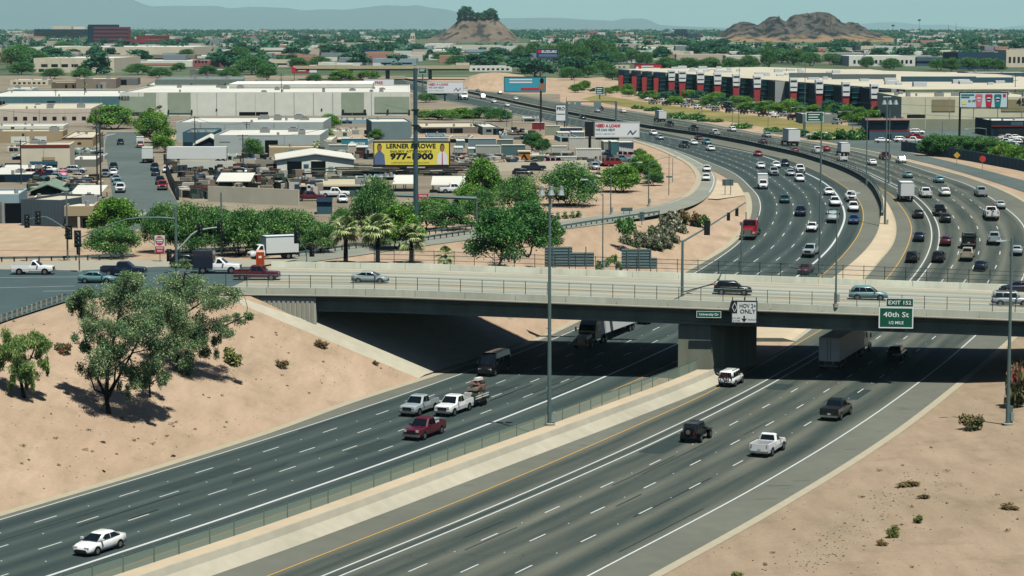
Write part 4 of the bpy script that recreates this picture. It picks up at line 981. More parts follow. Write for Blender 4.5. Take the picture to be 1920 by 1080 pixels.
p, a = on_road(1237, 228, RIGHT); vehicle('box', 'black', p, a, 'white boxy lorry far off below the shrubs of the bank', 'truck', 'vehicles on the motorway', scale=1.2)
p, a = on_road(868, 187, LEFT); vehicle('box', 'white', p, a, 'large white lorry far off beside the loan billboard', 'truck', 'vehicles on the motorway', scale=1.7)
# stake truck and tow truck
p, a = on_road(1817, 462, RIGHT); r = vehicle('pickup', 'darkgreen', p, a, 'dark green work truck with a tall mesh cage on its bed', 'truck', 'vehicles on the motorway', 'work_truck', 1.15)
m = MB()
for s in (-1, 1):
    for z in (1.3, 1.55, 1.8, 2.05): m.bb(-2.9, -.9, s * .95 - .03, s * .95 + .03, z, z + .08, PA['darkgreen'])
    for x in (-2.9, -1.9, -.95): m.bb(x - .04, x + .04, s * .95 - .05, s * .95 + .05, 1.1, 2.15, PA['darkgreen'])
for z in (1.3, 1.55, 1.8, 2.05): m.bb(-2.95, -2.89, -.95, .95, z, z + .08, PA['darkgreen'])
m.bb(-2.8, -1.0, -.85, .85, 1.15, 1.7, M('load_green', (50, 70, 44), .9))
m.obj('cage', r)
p, a = on_road(1858, 410, RIGHT); r = vehicle('single', 'white', p, a, 'white tow truck with lift gear near the right edge line', 'tow truck', 'vehicles on the motorway', 'tow_truck', 1.2)
m = MB(); m.tube([(-.6, 0, 1.2), (-2.4, 0, 1.9), (-3.2, 0, 1.2)], .09, TRIM); m.bb(-3.4, -3.1, -.9, .9, .5, .62, CHROME); m.bb(-1.2, -.9, -.8, .8, 1.95, 2.1, TAIL); m.obj('lift_boom', r)
# bicycles on the white SUV
sv_ = [o for o in COL.objects if o.get('label', '').startswith('white boxy SUV with bicycles')][0]
for k in range(2):
    a = sv_.rotation_euler.z; c = sv_.location + Vector((math.cos(a), math.sin(a), 0)) * (-2.55 - .22 * k)
    r = thing('bicycle', ('red bicycle nearest the back window of the white SUV', 'dark bicycle outermost on the rack of the white SUV')[k], 'bicycle', (c.x, c.y, c.z + .72), a + math.pi / 2)
    bm = PA['red'] if k == 0 else TRIM
    for x in (-.5, .5):
        m = MB(); m.tube([(x + .33 * math.cos(t * math.pi / 5), 0, .33 + .33 * math.sin(t * math.pi / 5)) for t in range(11)], .022, TYRE, 4); m.obj('wheel', r)
    m = MB(); m.tube([(-.5, 0, .33), (-.1, 0, .3), (.35, 0, .8), (-.2, 0, .82), (-.1, 0, .3)], .02, bm, 4); m.tube([(-.5, 0, .33), (-.2, 0, .82), (-.22, 0, .95)], .02, bm, 4); m.tube([(.5, 0, .33), (.35, 0, .95)], .02, bm, 4); m.obj('frame', r)
    m = MB(); m.bb(-.32, -.12, -.05, .05, .94, .99, TRIM); m.obj('saddle', r)
    m = MB(); m.bb(.32, .4, -.26, .26, .94, .97, TRIM); m.obj('handlebar', r)
# loaded trailer behind the white pickup
wp = [o for o in COL.objects if o.get('label', '').startswith('white pickup truck towing')][0]
a = wp.rotation_euler.z; d = Vector((math.cos(a), math.sin(a), 0)); c = wp.location - d * 5.6
r = thing('utility_trailer', 'open utility trailer piled high with goods behind the white pickup', 'trailer', c, a)
m = MB(); m.bb(-1.9, 1.9, -.95, .95, .62, .74, TRIM); m.tube([(1.9, 0, .6), (2.9, 0, .55)], .07, TRIM)
for s in (-1, 1):
    for z in (.95, 1.2): m.bb(-1.9, 1.9, s * .95 - .03, s * .95 + .03, z, z + .1, PA['white'])
    for x in (-1.85, 0, 1.85): m.bb(x - .04, x + .04, s * .95 - .04, s * .95 + .04, .6, 1.35, STEELD)
m.obj('frame', r)
for x in (-.5, .4):
    for s in (-1, 1): m = MB(); m.cyl((x, s * 1.05 - .1, .34), (x, s * 1.05 + .1, .34), .34, TYRE, n=12); m.obj('wheel', r)
load = [((-.4, .1, 2.1), (2.6, .12, .1), (60, 62, 60)), ((-.2, -.4, 2.3), (2.4, .1, .1), (90, 84, 76)), ((.2, 0, 1.9), (1.6, 1.2, .25), (126, 112, 98)), ((-1.3, 0, 2.2), (.8, 1.2, .7), (84, 74, 66)), ((-.7, 0, 1.5), (1.3, 1.5, 1.0), (70, 72, 66)), ((-1.2, -.3, 1.2), (1.1, .9, .9), (196, 176, 166)), ((-.2, .35, 1.1), (.9, .8, .7), (150, 134, 120)), ((.8, -.3, 1.15), (.9, .9, .8), (226, 222, 212)), ((-1.2, .3, 1.95), (1.2, .8, .55), (150, 116, 104)), ((-.2, -.2, 1.75), (1.0, 1.0, .5), (218, 200, 190)), ((-1.0, -.2, 2.45), (1.3, .9, .4), (176, 134, 122)), ((.9, .4, 1.1), (.7, .6, .7), (70, 88, 72)), ((-.9, .1, 2.85), (1.2, .5, .3), (232, 226, 220))]
for i, (cc, dd, col) in enumerate(load):
    m = MB(); m.box(cc, dd, M(f'load_{i}', col, .85), .15 * (i % 3 - 1), .92); m.obj('cargo', r)
wm = [o for o in COL.objects if o.get('label', '').startswith('dark maroon pickup truck with a white box')][0]
a = wm.rotation_euler.z; c = wm.location - Vector((math.cos(a), math.sin(a), 0)) * 1.9
m = MB(); m.box((0, 0, .45), (1.0, 1.1, .9), PA['white'], 0, .95); m.bb(-.52, .52, -.57, .57, .86, .95, PA['silver'])
m.obj('storage_box', label='white box standing in the bed of the dark maroon pickup', cat='box', loc=(c.x, c.y, c.z + .67), rz=a)
# --- on the bridge and at the junction
DECK = [('sedan', 'silver', 694, 530, 0, 'silver sedan crossing the bridge alone'), ('suv', 'black', 1374, 552, 0, 'black SUV crossing the bridge above the HOV sign'),
        ('suv', 'teal', 1628, 562, 0, 'blue grey SUV crossing the bridge above the exit sign'), ('oldsuv', 'silver', 1896, 573, 0, 'boxy silver SUV on the bridge at the right edge of the photo'), ('sedan', 'navy', 1908, 548, 1, 'dark car behind the boxy silver SUV on the bridge')]
for k, c, u, v, rev, lb in DECK: vehicle(k, c, b_deck(u, v), BRZ + math.pi * rev, lb, CATS[k], 'vehicles on the bridge road')
JUN = [('pickup', 'maroon', 482, 525, 0, 'dark maroon pickup truck at the left end of the bridge'), ('single', 'white', 62, 514, 0, 'white single cab pickup waiting by the guard rail at far left'),
       ('sedan', 'teal', 182, 530, 0, 'blue grey sedan behind the crown of the big tree'), ('pickup', 'navy', 232, 517, 0, 'dark blue pickup beyond the blue grey sedan'),
       ('suv', 'black', 352, 500, .06, 'black SUV behind the tall signal pole'), ('single', 'white', 408, 512, 0, 'white utility truck with a dark service box')]
for k, c, u, v, rz, lb in JUN:
    p = pz(u, v, 9.83); o = vehicle(k, c, p, rz - .03, lb, CATS[k], 'vehicles at the junction', scale=1.0)
    if 'utility' in lb: m = MB(); m.bb(-2.75, -.4, -1.05, 1.05, .7, 2.7, PA['navy']); m.obj('service_box', o); o.scale = (1.12,) * 3
p = flat(511, 487); o = vehicle('box', 'white', (p.x, p.y, p.z + .1), math.radians(205), 'white box truck with blue edges turning in from the ramp', 'truck', scale=1.0)
# portable toilet
p = pz(488, 501, 9.83); r = thing('portable_toilet', 'orange portable toilet standing at the end of the bridge', 'portable toilet', p, .1)
OR = M('toilet_orange', (222, 88, 34), .5, 0, .05, 1, 0, .85)
m = MB(); m.box((0, 0, 1.1), (1.15, 1.15, 2.0), OR, 0, .94); m.box((0, 0, .06), (1.25, 1.25, .12), TRIM)
for x in (-.3, 0, .3): m.bb(x - .03, x + .03, -.6, -.55, .3, 1.9, OR)
m.obj('cabin', r); m = MB(); m.box((0, 0, 2.2), (1.2, 1.2, .22), M('toilet_roof', (232, 170, 140), .5), 0, .8); m.obj('roof', r)
m = MB(); m.bb(-.4, .4, -.6, -.56, .2, 1.85, OR); m.obj('door', r)
m = MB(); m.bb(-.2, .2, -.61, -.6, 1.3, 1.6, SIGNW); m.obj('notice', r)
# --- parked along the side street and in the yards
PARK = [('suv', 'black', 213, 319, 'black SUV last in the left parked row of the side street'), ('sedan', 'white', 213, 329, 'white sedan in the left parked row behind the black SUV'), ('sedan', 'silver', 218, 341, 'silver sedan midway along the left parked row'), ('sedan', 'teal', 221, 348, 'blue grey sedan next to the white pickup in the parked row'),
        ('pickup', 'white', 226, 361, 'white pickup foremost in the left parked row'), ('suv', 'navy', 292, 330, 'dark blue SUV parked right of the side street'), ('suv', 'black', 290, 320, 'black SUV behind the dark blue SUV on the right kerb'), ('hatch', 'black', 282, 304, 'black hatchback beside the white truck on the right kerb'), ('pickup', 'red', 305, 356, 'red pickup parked foremost on the right kerb'), ('suv', 'black', 300, 346, 'dark car half hidden behind the red pickup'),
        ('suv', 'black', 226, 272, 'dark SUV driving down the side street'), ('single', 'grey', 198, 332, 'grey car parked under the power pole'), ('hatch', 'white', 312, 324, 'small white car in the yard entry')]
for k, c, u, v, lb in PARK: p = flat(u, v); vehicle(k, c, (p.x, p.y, p.z + .08), math.radians(-82), lb, CATS[k], 'cars parked along the side street')
p = flat(277, 305); vehicle('box', 'white', (p.x, p.y, p.z + .08), math.radians(98), 'white box truck parked on the right kerb of the side street', 'truck', scale=1.15)
p = flat(263, 277); vehicle('box', 'red', (p.x, p.y, p.z + .08), math.radians(-80), 'truck with a red tank parked behind the white box truck', 'truck', scale=.9)
p = flat(628, 370); vehicle('pickup', 'white', (p.x, p.y, p.z + .05), 0, 'white pickup parked before the long beige roofed shop', 'pickup truck')
p = flat(582, 369); vehicle('tractor', 'white', (p.x, p.y, p.z + .05), .1, 'white truck cab parked in the shop yard', 'truck', scale=.8)
p = flat(642, 380); vehicle('hatch', 'white', (p.x, p.y, p.z + .05), -1.4, 'small white car nose on in the shop yard', 'car')
p = flat(850, 362); vehicle('pickup', 'white', (p.x, p.y, p.z + .05), .2, 'white pickup parked under the white canopy', 'pickup truck')
p = flat(580, 377); vehicle('pickup', 'maroon', (p.x, p.y, p.z + .05), .2, 'dark red pickup parked among the yard heaps', 'pickup truck')
yc = ['white', 'silver', 'red', 'navy', 'tan', 'black', 'pink', 'teal']
for i, (u, v) in enumerate([(88, 324), (92, 335), (118, 334), (143, 324), (150, 337), (105, 341), (62, 333), (460, 320), (456, 327), (1000, 320), (1040, 312), (1115, 318), (1120, 335), (1165, 305), (1150, 312), (980, 330), (1060, 305), (1138, 300), (1175, 300), (905, 325), (885, 335)]):
    p = flat(u, v); vehicle(['sedan', 'pickup', 'minivan', 'suv'][i % 4], yc[(i * 3) % 8], (p.x, p.y, p.z + .05), random.choice([0, .2, 3.1, -1.4]), f"{CW.get(yc[(i*3)%8], yc[(i*3)%8])} {KW[['sedan','pickup','minivan','suv'][i%4]]} parked in the " + ('yard left of the side street' if u < 200 else 'yard behind the mesquites'), CATS[['sedan', 'pickup', 'minivan', 'suv'][i % 4]], 'cars parked in the yards')
# car dealers on the right and the car park before the red pylons
DE = [(1640, 262, 'red'), (1652, 260, 'red'), (1665, 262, 'red'), (1690, 262, 'red'), (1702, 258, 'red'), (1718, 263, 'red'), (1655, 268, 'white'), (1690, 267, 'white'), (1712, 269, 'white'), (1706, 251, 'white'), (1720, 252, 'white'), (1842, 275, 'white'), (1858, 277, 'red'), (1868, 278, 'red'), (1890, 264, 'white'), (1900, 268, 'silver'), (1912, 272, 'white'), (1885, 272, 'white'), (1905, 262, 'white'), (1895, 276, 'silver'), (1530, 259, 'white'), (1538, 261, 'white'), (1548, 259, 'white')]
for i, (u, v, c) in enumerate(DE):
    p = flat(u, v); k = ['sedan', 'suv', 'pickup'][i % 3]
    vehicle(k, c, (p.x, p.y, p.z + .1), math.radians(-20 + 7 * (i % 4)), f"{c} {KW[k]} on the dealer's lot at right", CATS[k], "cars on the dealer's lot")
for i in range(46):
    t = i / 45; u = lerp(1205, 1640, t) + random.uniform(-4, 4); v = lerp(184, 232, t) + (i % 3) * 4.5 + random.uniform(-1, 1)
    if 1590 < u: continue
    c = random.choice(['white', 'white', 'silver', 'white', 'grey', 'black', 'navy']); k = random.choice(['sedan', 'suv', 'pickup'])
    p = flat(u, v); vehicle(k, c, (p.x, p.y, p.z + .1), math.radians(60), f"{c if c!='navy' else 'dark blue'} {KW[k]} parked below the red pylons", CATS[k], 'cars parked below the red pylons')
# ------------------------------------------------------------ vegetation
LF = dict(
 mesq=leafmat('leaf_mesquite', (28, 78, 46), (104, 152, 78), (154, 184, 108)), dark=leafmat('leaf_dark', (24, 70, 40), (84, 138, 68), (128, 168, 90)),
 euc=leafmat('leaf_eucalyptus', (50, 94, 66), (142, 168, 114), (190, 200, 152)), weep=leafmat('leaf_weeping', (66, 108, 56), (150, 176, 100), (190, 200, 130)),
 bright=leafmat('leaf_bright', (36, 92, 38), (116, 164, 62), (156, 188, 84)), far=leafmat('leaf_far', (16, 62, 50), (66, 122, 84)),
 olean=leafmat('leaf_oleander', (62, 88, 60), (156, 158, 126), (214, 200, 190)), palm=leafmat('leaf_palm', (70, 104, 60), (176, 192, 124), (214, 216, 164)),
 dry=leafmat('leaf_dry', (98, 82, 56), (156, 138, 96)), red=leafmat('leaf_bougainvillea', (60, 76, 46), (132, 128, 84), (178, 104, 96)), tuft=leafmat('leaf_tuft', (84, 96, 48), (152, 156, 92)))
BARK = M('bark', (74, 62, 54), .95, 0, .2, 3, .3, .8); BARKL = M('bark_pale', (128, 112, 92), .95, 0, .2, 3, .3, .8)
def leaves(clusters, size, mat, rng, aspect=.55, droop=0.0, shell=.42):
    """clusters: (x, y, z, rx, ry, rz, n); each leaf clump a small tilted diamond"""
    C, R = [], []
    for (x, y, z, rx, ry, rz, n) in clusters:
        d = rng.normal(size=(n, 3)); d /= np.linalg.norm(d, axis=1)[:, None]
        r = rng.rand(n) ** shell; r *= 1 + .16 * rng.normal(size=n)
        C.append(np.array([x, y, z]) + d * r[:, None] * np.array([rx, ry, rz]))
    C = np.concatenate(C); n = len(C)
    a = rng.normal(size=(n, 3)); a[:, 2] -= droop; a /= np.linalg.norm(a, axis=1)[:, None]
    b = np.cross(a, rng.normal(size=(n, 3))); b /= np.linalg.norm(b, axis=1)[:, None]
    s = size * (.55 + .9 * rng.rand(n))[:, None]
    V = np.stack([C + a * s, C + b * s * aspect, C - a * s, C - b * s * aspect], 1).reshape(-1, 3)
    me = bpy.data.meshes.new('crown'); me.vertices.add(4 * n); me.vertices.foreach_set('co', V.astype(np.float32).ravel())
    me.loops.add(4 * n); me.loops.foreach_set('vertex_index', np.arange(4 * n, dtype=np.int32)); me.polygons.add(n)
    me.polygons.foreach_set('loop_start', np.arange(0, 4 * n, 4, dtype=np.int32)); me.materials.append(mat); me.update(calc_edges=True); return me
def limb(m, p, q, r0, r1, rng, wob=.12, n=4, mat=None):
    p, q = Vector(p), Vector(q); L_ = (q - p).length; pts = [p]
    for i in range(1, n): pts.append(p.lerp(q, i / n) + Vector(rng.normal(size=3)) * L_ * wob * .5)
    m.tube(pts + [q], r0, mat or BARK, 6, r1)
def tree_mesh(seed, h, w, leaf, mat, n, trunk=.3, multi=3, base=.3, size=.3, droop=0, bark=None, clump=9, aspect=.55):
    """trunk mesh + crown mesh for a tree h tall and w wide"""
    rng = np.random.RandomState(seed); cl = []; tm = MB(); bark = bark or BARK
    fork = h * base * .6
    stems = []
    for k in range(multi):
        a = 2 * math.pi * (k + rng.rand() * .7) / multi; r = w * .10 * (1 if multi > 1 else 0)
        p = (math.cos(a) * r * .2, math.sin(a) * r * .2, -.3); q = (math.cos(a) * w * .15, math.sin(a) * w * .15, fork + h * .12 * rng.rand())
        limb(tm, p, q, trunk / (multi ** .4), trunk * .55 / (multi ** .4), rng, .12, 4, bark); stems.append(q)
    for i in range(clump):
        a = 2 * math.pi * (i * .382 + rng.rand() * .1); rr = (i + .4) / clump; R = w * .5 * (rr ** .6) * .72
        zc = h * lerp(base, .84, (1 - rr ** 1.6) * .7 + .3 * rng.rand())
        c = (math.cos(a) * R, math.sin(a) * R, zc); k = w * (.17 + .11 * rng.rand())
        cl.append((*c, k, k, min(k * .8, h * .16), int(n / clump * (.6 + .8 * rng.rand()))))
        st = min(stems, key=lambda q: (q[0] - c[0]) ** 2 + (q[1] - c[1]) ** 2)
        limb(tm, st, c, trunk * .4 / (multi ** .4), .03, rng, .18, 3, bark)
    return tm.mesh('trunk'), leaves(cl, size, mat, rng, aspect, droop)
TP = {}
def proto(kind, var):
    k = (kind, var)
    if k not in TP:
        s = hash(kind) % 1 + 17 * var + {'mesq': 1, 'dark': 2, 'bright': 3, 'far': 4, 'round': 5, 'tall': 6}[kind] * 100
        TP[k] = {'mesq': lambda: tree_mesh(s, 8, 10, 0, LF['mesq'], 15000, .2, 3, .10, .165, clump=18),
                 'dark': lambda: tree_mesh(s, 9, 8.5, 0, LF['dark'], 13000, .24, 2, .16, .18, clump=16),
                 'bright': lambda: tree_mesh(s, 8, 7.5, 0, LF['bright'], 11500, .2, 2, .14, .175, clump=16),
                 'far': lambda: tree_mesh(s, 9, 9, 0, LF['far'], 1500, .3, 1, .12, .6, clump=9),
                 'round': lambda: tree_mesh(s, 7, 8.5, 0, LF['far'], 1800, .3, 1, .3, .38),
                 'tall': lambda: tree_mesh(s, 16, 7, 0, LF['far'], 1300, .3, 1, .15, .55, clump=10)}[kind]()
    return TP[k]
BASEDIM = dict(mesq=(8, 10), dark=(9, 8.5), bright=(8, 7.5), far=(9, 9), round=(7, 8.5), tall=(16, 7))
def tree(kind, u, v, wpx, hpx, label, group=None, zfun=None, cat='tree', nm='tree', var=None):
    p = (zfun or terr)(u, v); s = sx(p.y); h, w = BASEDIM[kind]
    var = random.randrange(4) if var is None else var; t, c = proto(kind, var)
    r = thing(nm, label, cat, p, random.random() * 6.28, group)
    kx, kz = wpx / s / w * 1.12, hpx / s / h * 1.1; r.scale = (kx, kx, kz)
    put('trunk', t, r); put('crown', c, r); return r
# --- the three trees on the left bank, limb by limb
def bank_tree(u, v, clusters, limbs, label, leafkey, size, seed, droop=.7, trunk=.3, aspect=.4, dens=1.0):
    rng = np.random.RandomState(seed); p = terr(u, v); s = sx(p.y)
    r = thing('tree', label, 'tree', p)
    W = lambda q: Vector(((q[0] - u) / s, (q[2] if len(q) > 2 else 0), (v - q[1]) / s * 1.01))
    tm = MB()
    for lb in limbs: 
        pts = [W(q) for q in lb[1]]; pts[0].z -= .3 if lb[1][0] == (u, v) else 0
        tm.tube(pts, lb[0], BARK, 7, lb[0] * .4)
    cl = []
    for (cu, cv, ru, rv, n, dy) in clusters:
        c = W((cu, cv)); m = max(4, int(n / 110))
        for k in range(m):
            d = rng.normal(size=3); d /= np.linalg.norm(d); q = rng.rand() ** .5
            cl.append((c.x + d[0] * ru / s * q * .8, dy + d[1] * ru / s * q * .8, c.z + d[2] * rv / s * q * .8, ru / s * .36, ru / s * .36, rv / s * .34, int(n / m * dens)))
    # twigs to the clumps
    pts = [W(q) for lb in limbs for q in lb[1]]
    for c in cl[::3]:
        q = min(pts, key=lambda t: (t - Vector(c[:3])).length); limb(tm, q, c[:3], .05, .012, rng, .2, 3)
    tm.obj('trunk', r); put('crown', leaves(cl, size, LF[leafkey], rng, aspect, droop, .55), r); return r
bank_tree(205, 776, [(175, 600, 50, 42, 1500, -1), (230, 560, 70, 48, 2600, 1), (265, 615, 58, 52, 2200, -1.5), (215, 650, 45, 60, 1500, -2), (150, 640, 26, 30, 500, 0), (300, 660, 45, 45, 1100, 1.5), (250, 690, 40, 40, 700, -1), (165, 690, 30, 40, 380, .5), (290, 580, 50, 50, 1500, 2), (250, 520, 40, 24, 800, 1), (195, 690, 40, 40, 520, -1), (300, 610, 40, 50, 1000, 0), (240, 620, 60, 50, 1300, 2), (330, 590, 40, 60, 900, 1.5), (310, 700, 30, 30, 350, 1), (150, 570, 26, 30, 420, 0), (270, 700, 40, 36, 500, 1), (262, 690, 20, 44, 420, -1), (300, 680, 18, 50, 420, -1), (240, 715, 18, 34, 260, -1.5), (186, 660, 22, 50, 500, 1), (138, 575, 24, 40, 500, .5), (168, 545, 30, 26, 500, -.5), (320, 640, 24, 44, 500, 1)],
  [(.26, [(205, 776), (200, 745), (203, 700), (215, 640), (230, 575)]), (.17, [(203, 750), (185, 712), (165, 650), (158, 600)]), (.17, [(204, 745), (222, 710), (245, 670), (272, 620)]), (.13, [(202, 740), (178, 730), (166, 690)]), (.12, [(205, 735), (216, 715), (218, 690), (252, 660), (300, 650)])],
  'big multi-stemmed grey green tree in the middle of the left bank', 'euc', .105, 5, dens=4.0)
bank_tree(335, 694, [(345, 530, 55, 34, 1900, 1), (390, 560, 60, 36, 2000, 0), (330, 580, 50, 40, 1500, -1), (375, 625, 45, 45, 1400, -1.5), (430, 610, 45, 26, 900, 0), (462, 590, 24, 16, 420, 0), (425, 548, 40, 26, 900, 1), (355, 660, 42, 46, 1000, -1), (380, 660, 20, 40, 420, 1), (405, 640, 18, 34, 340, 0), (345, 685, 20, 26, 260, 0), (345, 495, 26, 16, 420, .5), (350, 610, 34, 50, 900, 1), (300, 560, 36, 40, 800, -1)],
  [(.28, [(335, 694), (330, 640), (327, 600), (340, 550), (350, 510)]), (.16, [(328, 610), (352, 585), (390, 560)]), (.13, [(328, 625), (370, 620), (420, 612), (465, 590)]), (.12, [(327, 600), (310, 560), (330, 530)])],
  'tree with a long limb reaching right towards the end of the bridge', 'euc', .105, 8, dens=4.0)
bank_tree(46, 746, [(35, 650, 36, 34, 1500, 0), (68, 645, 34, 30, 1200, 0), (50, 690, 44, 34, 1100, -.5), (10, 660, 30, 45, 900, .5), (85, 675, 22, 24, 380, 0), (28, 700, 14, 34, 340, -1), (62, 700, 12, 34, 300, -1), (92, 690, 10, 28, 220, 0), (44, 705, 12, 30, 260, 1)],
  [(.2, [(46, 746), (40, 715), (44, 680), (38, 640)]), (.12, [(42, 705), (60, 670), (72, 640)])], 'light green weeping tree at the left edge of the bank', 'weep', .15, 12, droop=1.8, aspect=.25, dens=4)
bank_tree(282, 745, [(290, 690, 34, 32, 500, 0), (270, 715, 28, 22, 260, 0), (310, 715, 26, 24, 260, 0)], [(.13, [(282, 745), (280, 715), (290, 685)]), (.08, [(281, 720), (310, 700)])], 'small thin tree between the two big ones on the left bank', 'euc', .12, 15, aspect=.35, dens=3)
# --- trees beyond the bridge
MT = [('mesq', 212, 482, 105, 62, 'round mesquite between the two traffic signal poles'), ('bright', 215, 436, 85, 66, 'bright green tree at the foot of the side street'), ('mesq', 300, 474, 66, 96, 'mesquite behind the red DO NOT ENTER sign'),
      ('mesq', 352, 474, 90, 92, 'mesquite right of the tall signal pole'), ('mesq', 408, 472, 95, 88, 'mesquite behind the lower signal arm'), ('mesq', 455, 480, 100, 92, None), ('mesq', 505, 474, 100, 84, None), ('mesq', 552, 470, 95, 80, None), ('mesq', 596, 474, 70, 60, None),
      ('mesq', 702, 462, 90, 128, 'tall loose mesquite under the left gantry post'), ('bright', 745, 468, 90, 90, 'bright bushy tree behind the middle palm'), ('mesq', 800, 432, 80, 60, 'mesquite just right of the steel pole foot'), ('dark', 842, 430, 78, 50, 'small round tree beside the grey steel pole base'), ('bright', 815, 410, 60, 44, None),
      ('bright', 906, 385, 72, 92, 'tall dense green tree right of the yellow billboard'), ('bright', 880, 400, 60, 56, None), ('mesq', 900, 420, 70, 66, None), ('mesq', 972, 402, 84, 74, 'mesquite left of the twin trunked one on the sand'),
      ('mesq', 1070, 386, 112, 78, 'twin trunked mesquite with its shadow on the sand beside the ramp'), ('bright', 1162, 360, 78, 54, 'round tree by the white billboard backs'), ('bright', 1200, 345, 44, 60, None),
      ('dark', 932, 500, 108, 112, 'large dark tree behind the far bridge fence, foremost'), ('dark', 990, 478, 104, 98, 'large dark tree leaning right over the ramp bank'), ('dark', 1030, 470, 60, 60, None), ('mesq', 640, 440, 50, 50, None), ('dark', 475, 300, 40, 40, None)]
for k, u, v, w, h, lb in MT: tree(k, u, v, w, h, lb or 'green mesquite in the belt behind the ramp', 'trees in the belt behind the ramp', zfun=flat)
for i, (u, v, w, h) in enumerate([(1198, 300, 22, 22), (1204, 308, 26, 26), (1212, 316, 28, 28), (1220, 325, 30, 28), (1228, 335, 30, 30), (1226, 348, 36, 24)]):
    tree('bright' if i < 5 else 'dark', u, v, w, h, 'clipped green bush in the row along the ramp' if i < 5 else 'dark bush ending the row along the exit ramp', 'bushes along the exit ramp', flat, 'bush', 'bush')
# --- shrubs
SHP = {}
def shrub(u, v, wpx, hpx, key, label, n=700, size=.13, zfun=None, nm='shrub', cat='shrub', group=None):
    k = (key, n, size)
    if k not in SHP:
        rng = np.random.RandomState(len(SHP) + 40); cl = []
        for i in range(7): a = rng.rand() * 6.28; q = rng.rand() ** .5; cl.append((math.cos(a) * q * .62, math.sin(a) * q * .62, .45 + .2 * rng.normal(), .42, .42, .38, n // 7))
        SHP[k] = leaves(cl, size, LF[key], rng, .5, -.5, .6)
        m = MB()
        for i in range(6): a = rng.rand() * 6.28; m.cyl((0, 0, -.05), (math.cos(a) * .5, math.sin(a) * .5, .5), .02, BARK, .008, 4)
        SHP[k + ('b',)] = m.mesh('stems')
    p = (zfun or terr)(u, v); s = sx(p.y); r = thing(nm, label, cat, p, random.random() * 6, group); kx = wpx / s / 2; r.scale = (kx, kx, hpx / s / 1.0)
    put('foliage', SHP[k], r); put('stems', SHP[k + ('b',)], r); return r
for u, v, w, h, k, lb in [(1823, 806, 58, 30, 'red', 'round brownish shrub on the sand left of the right light pole'), (1905, 764, 62, 88, 'red', 'tall reddish bush at the right edge against the shade'), (1676, 1008, 34, 20, 'tuft', 'green tuft on the stony patch, nearest the viewer of the pair'), (1719, 980, 30, 14, 'tuft', 'green tuft on the stony patch, farther of the pair'),
      (1655, 1023, 30, 10, 'dry', 'dry brown tuft on the stony patch'), (1380, 1085, 30, 14, 'tuft', 'green tuft cut off by the bottom edge of the photo'), (440, 682, 56, 26, 'tuft', 'flowering shrub on the upper left bank'), (529, 690, 30, 16, 'red', 'small reddish shrub alone on the left bank'), (604, 652, 34, 14, 'dry', 'pale dry shrub near the slope paving'), (705, 685, 16, 8, 'dry', 'tiny dry weed low on the bank by the slope paving'), (120, 662, 40, 20, 'red', 'dry reddish shrub right of the weeping tree'),
      (1700, 912, 60, 9, 'dry', 'flat dry weeds at the top of the stony patch'), (1730, 935, 30, 8, 'dry', 'dead twigs beside the stony patch'), (1895, 955, 50, 10, 'dry', 'dead brush at the right edge of the sand')]:
    shrub(u, v, w, h, k, lb)
shrub(1175, 437, 50, 30, 'mesq', 'green shrub on the slope below the guard rail', zfun=flat)
for i, (u, v, k) in enumerate([(1172, 456, 'olean'), (1192, 462, 'olean'), (1212, 465, 'olean'), (1232, 470, 'olean'), (1250, 466, 'olean'), (1262, 455, 'olean'), (1256, 442, 'olean'), (1246, 432, 'olean'), (1262, 424, 'olean'), (1275, 436, 'olean'), (1225, 446, 'mesq'), (1282, 420, 'dry'), (1300, 424, 'dry'), (1316, 426, 'mesq'), (1225, 455, 'olean'), (1240, 452, 'olean')]):
    shrub(u, v, 36, 24, k, {'olean': 'greyish flowering oleander in the clump on the ramp slope', 'mesq': 'green bush within the oleander clump on the ramp slope', 'dry': 'olive bush at the top end of the oleander clump'}[k], group={'olean': 'oleanders on the slope', 'mesq': 'green bushes in the oleander clump', 'dry': 'olive bushes of the oleander clump'}[k], nm='oleander' if k == 'olean' else 'bush', cat='bush', zfun=terr)
for i, u in enumerate(range(1030, 1100, 14)): shrub(u, 412 - i, 18, 9, 'euc', 'grey green low shrub in the row behind the ramp', group='low shrubs behind the ramp', zfun=flat)
for i in range(16): shrub(1125 + i * 3, 505 - (i % 3) * 6, 20, 16, 'weep', 'pale weedy bush behind the bridge fence', group='weeds behind the bridge fence', zfun=flat) if i % 4 == 0 else None
# motorway bank shrubs at right
BK = [(1195, 204, 30, 9), (1225, 208, 40, 11), (1270, 222, 50, 15), (1300, 224, 54, 15), (1320, 228, 30, 9), (1345, 229, 28, 9), (1390, 241, 50, 13), (1450, 247, 40, 11), (1480, 250, 30, 9), (1500, 256, 40, 18), (1540, 262, 60, 20), (1580, 262, 60, 26), (1612, 262, 50, 28)]
for u, v, w, h in BK: shrub(u, v, w, h, 'mesq', 'broad green shrub on the grassy bank ' + ('below the car park' if u < 1395 else 'before the green gantry sign'), 900, .15, flat, group='shrubs on the bank ' + ('below the car park' if u < 1395 else 'before the gantry sign'))
for u in (1748, 1775, 1802, 1830, 1852): tree('dark', u, 292 + (u - 1748) * .05, 58, 40, 'dark round tree in the hedge row at right', 'trees of the hedge row at right', flat)
for u, v in ((1885, 304), (1910, 312), (1935, 315)): tree('bright', u, v, 56, 40, 'bright green tree at the right edge', 'bright trees at the right edge', flat)
for u in (1730, 1755, 1775, 1790, 1815, 1838, 1850): tree('round', u, 236, 28, 24, 'small round street tree before the long tan building', 'street trees before the tan building', flat)
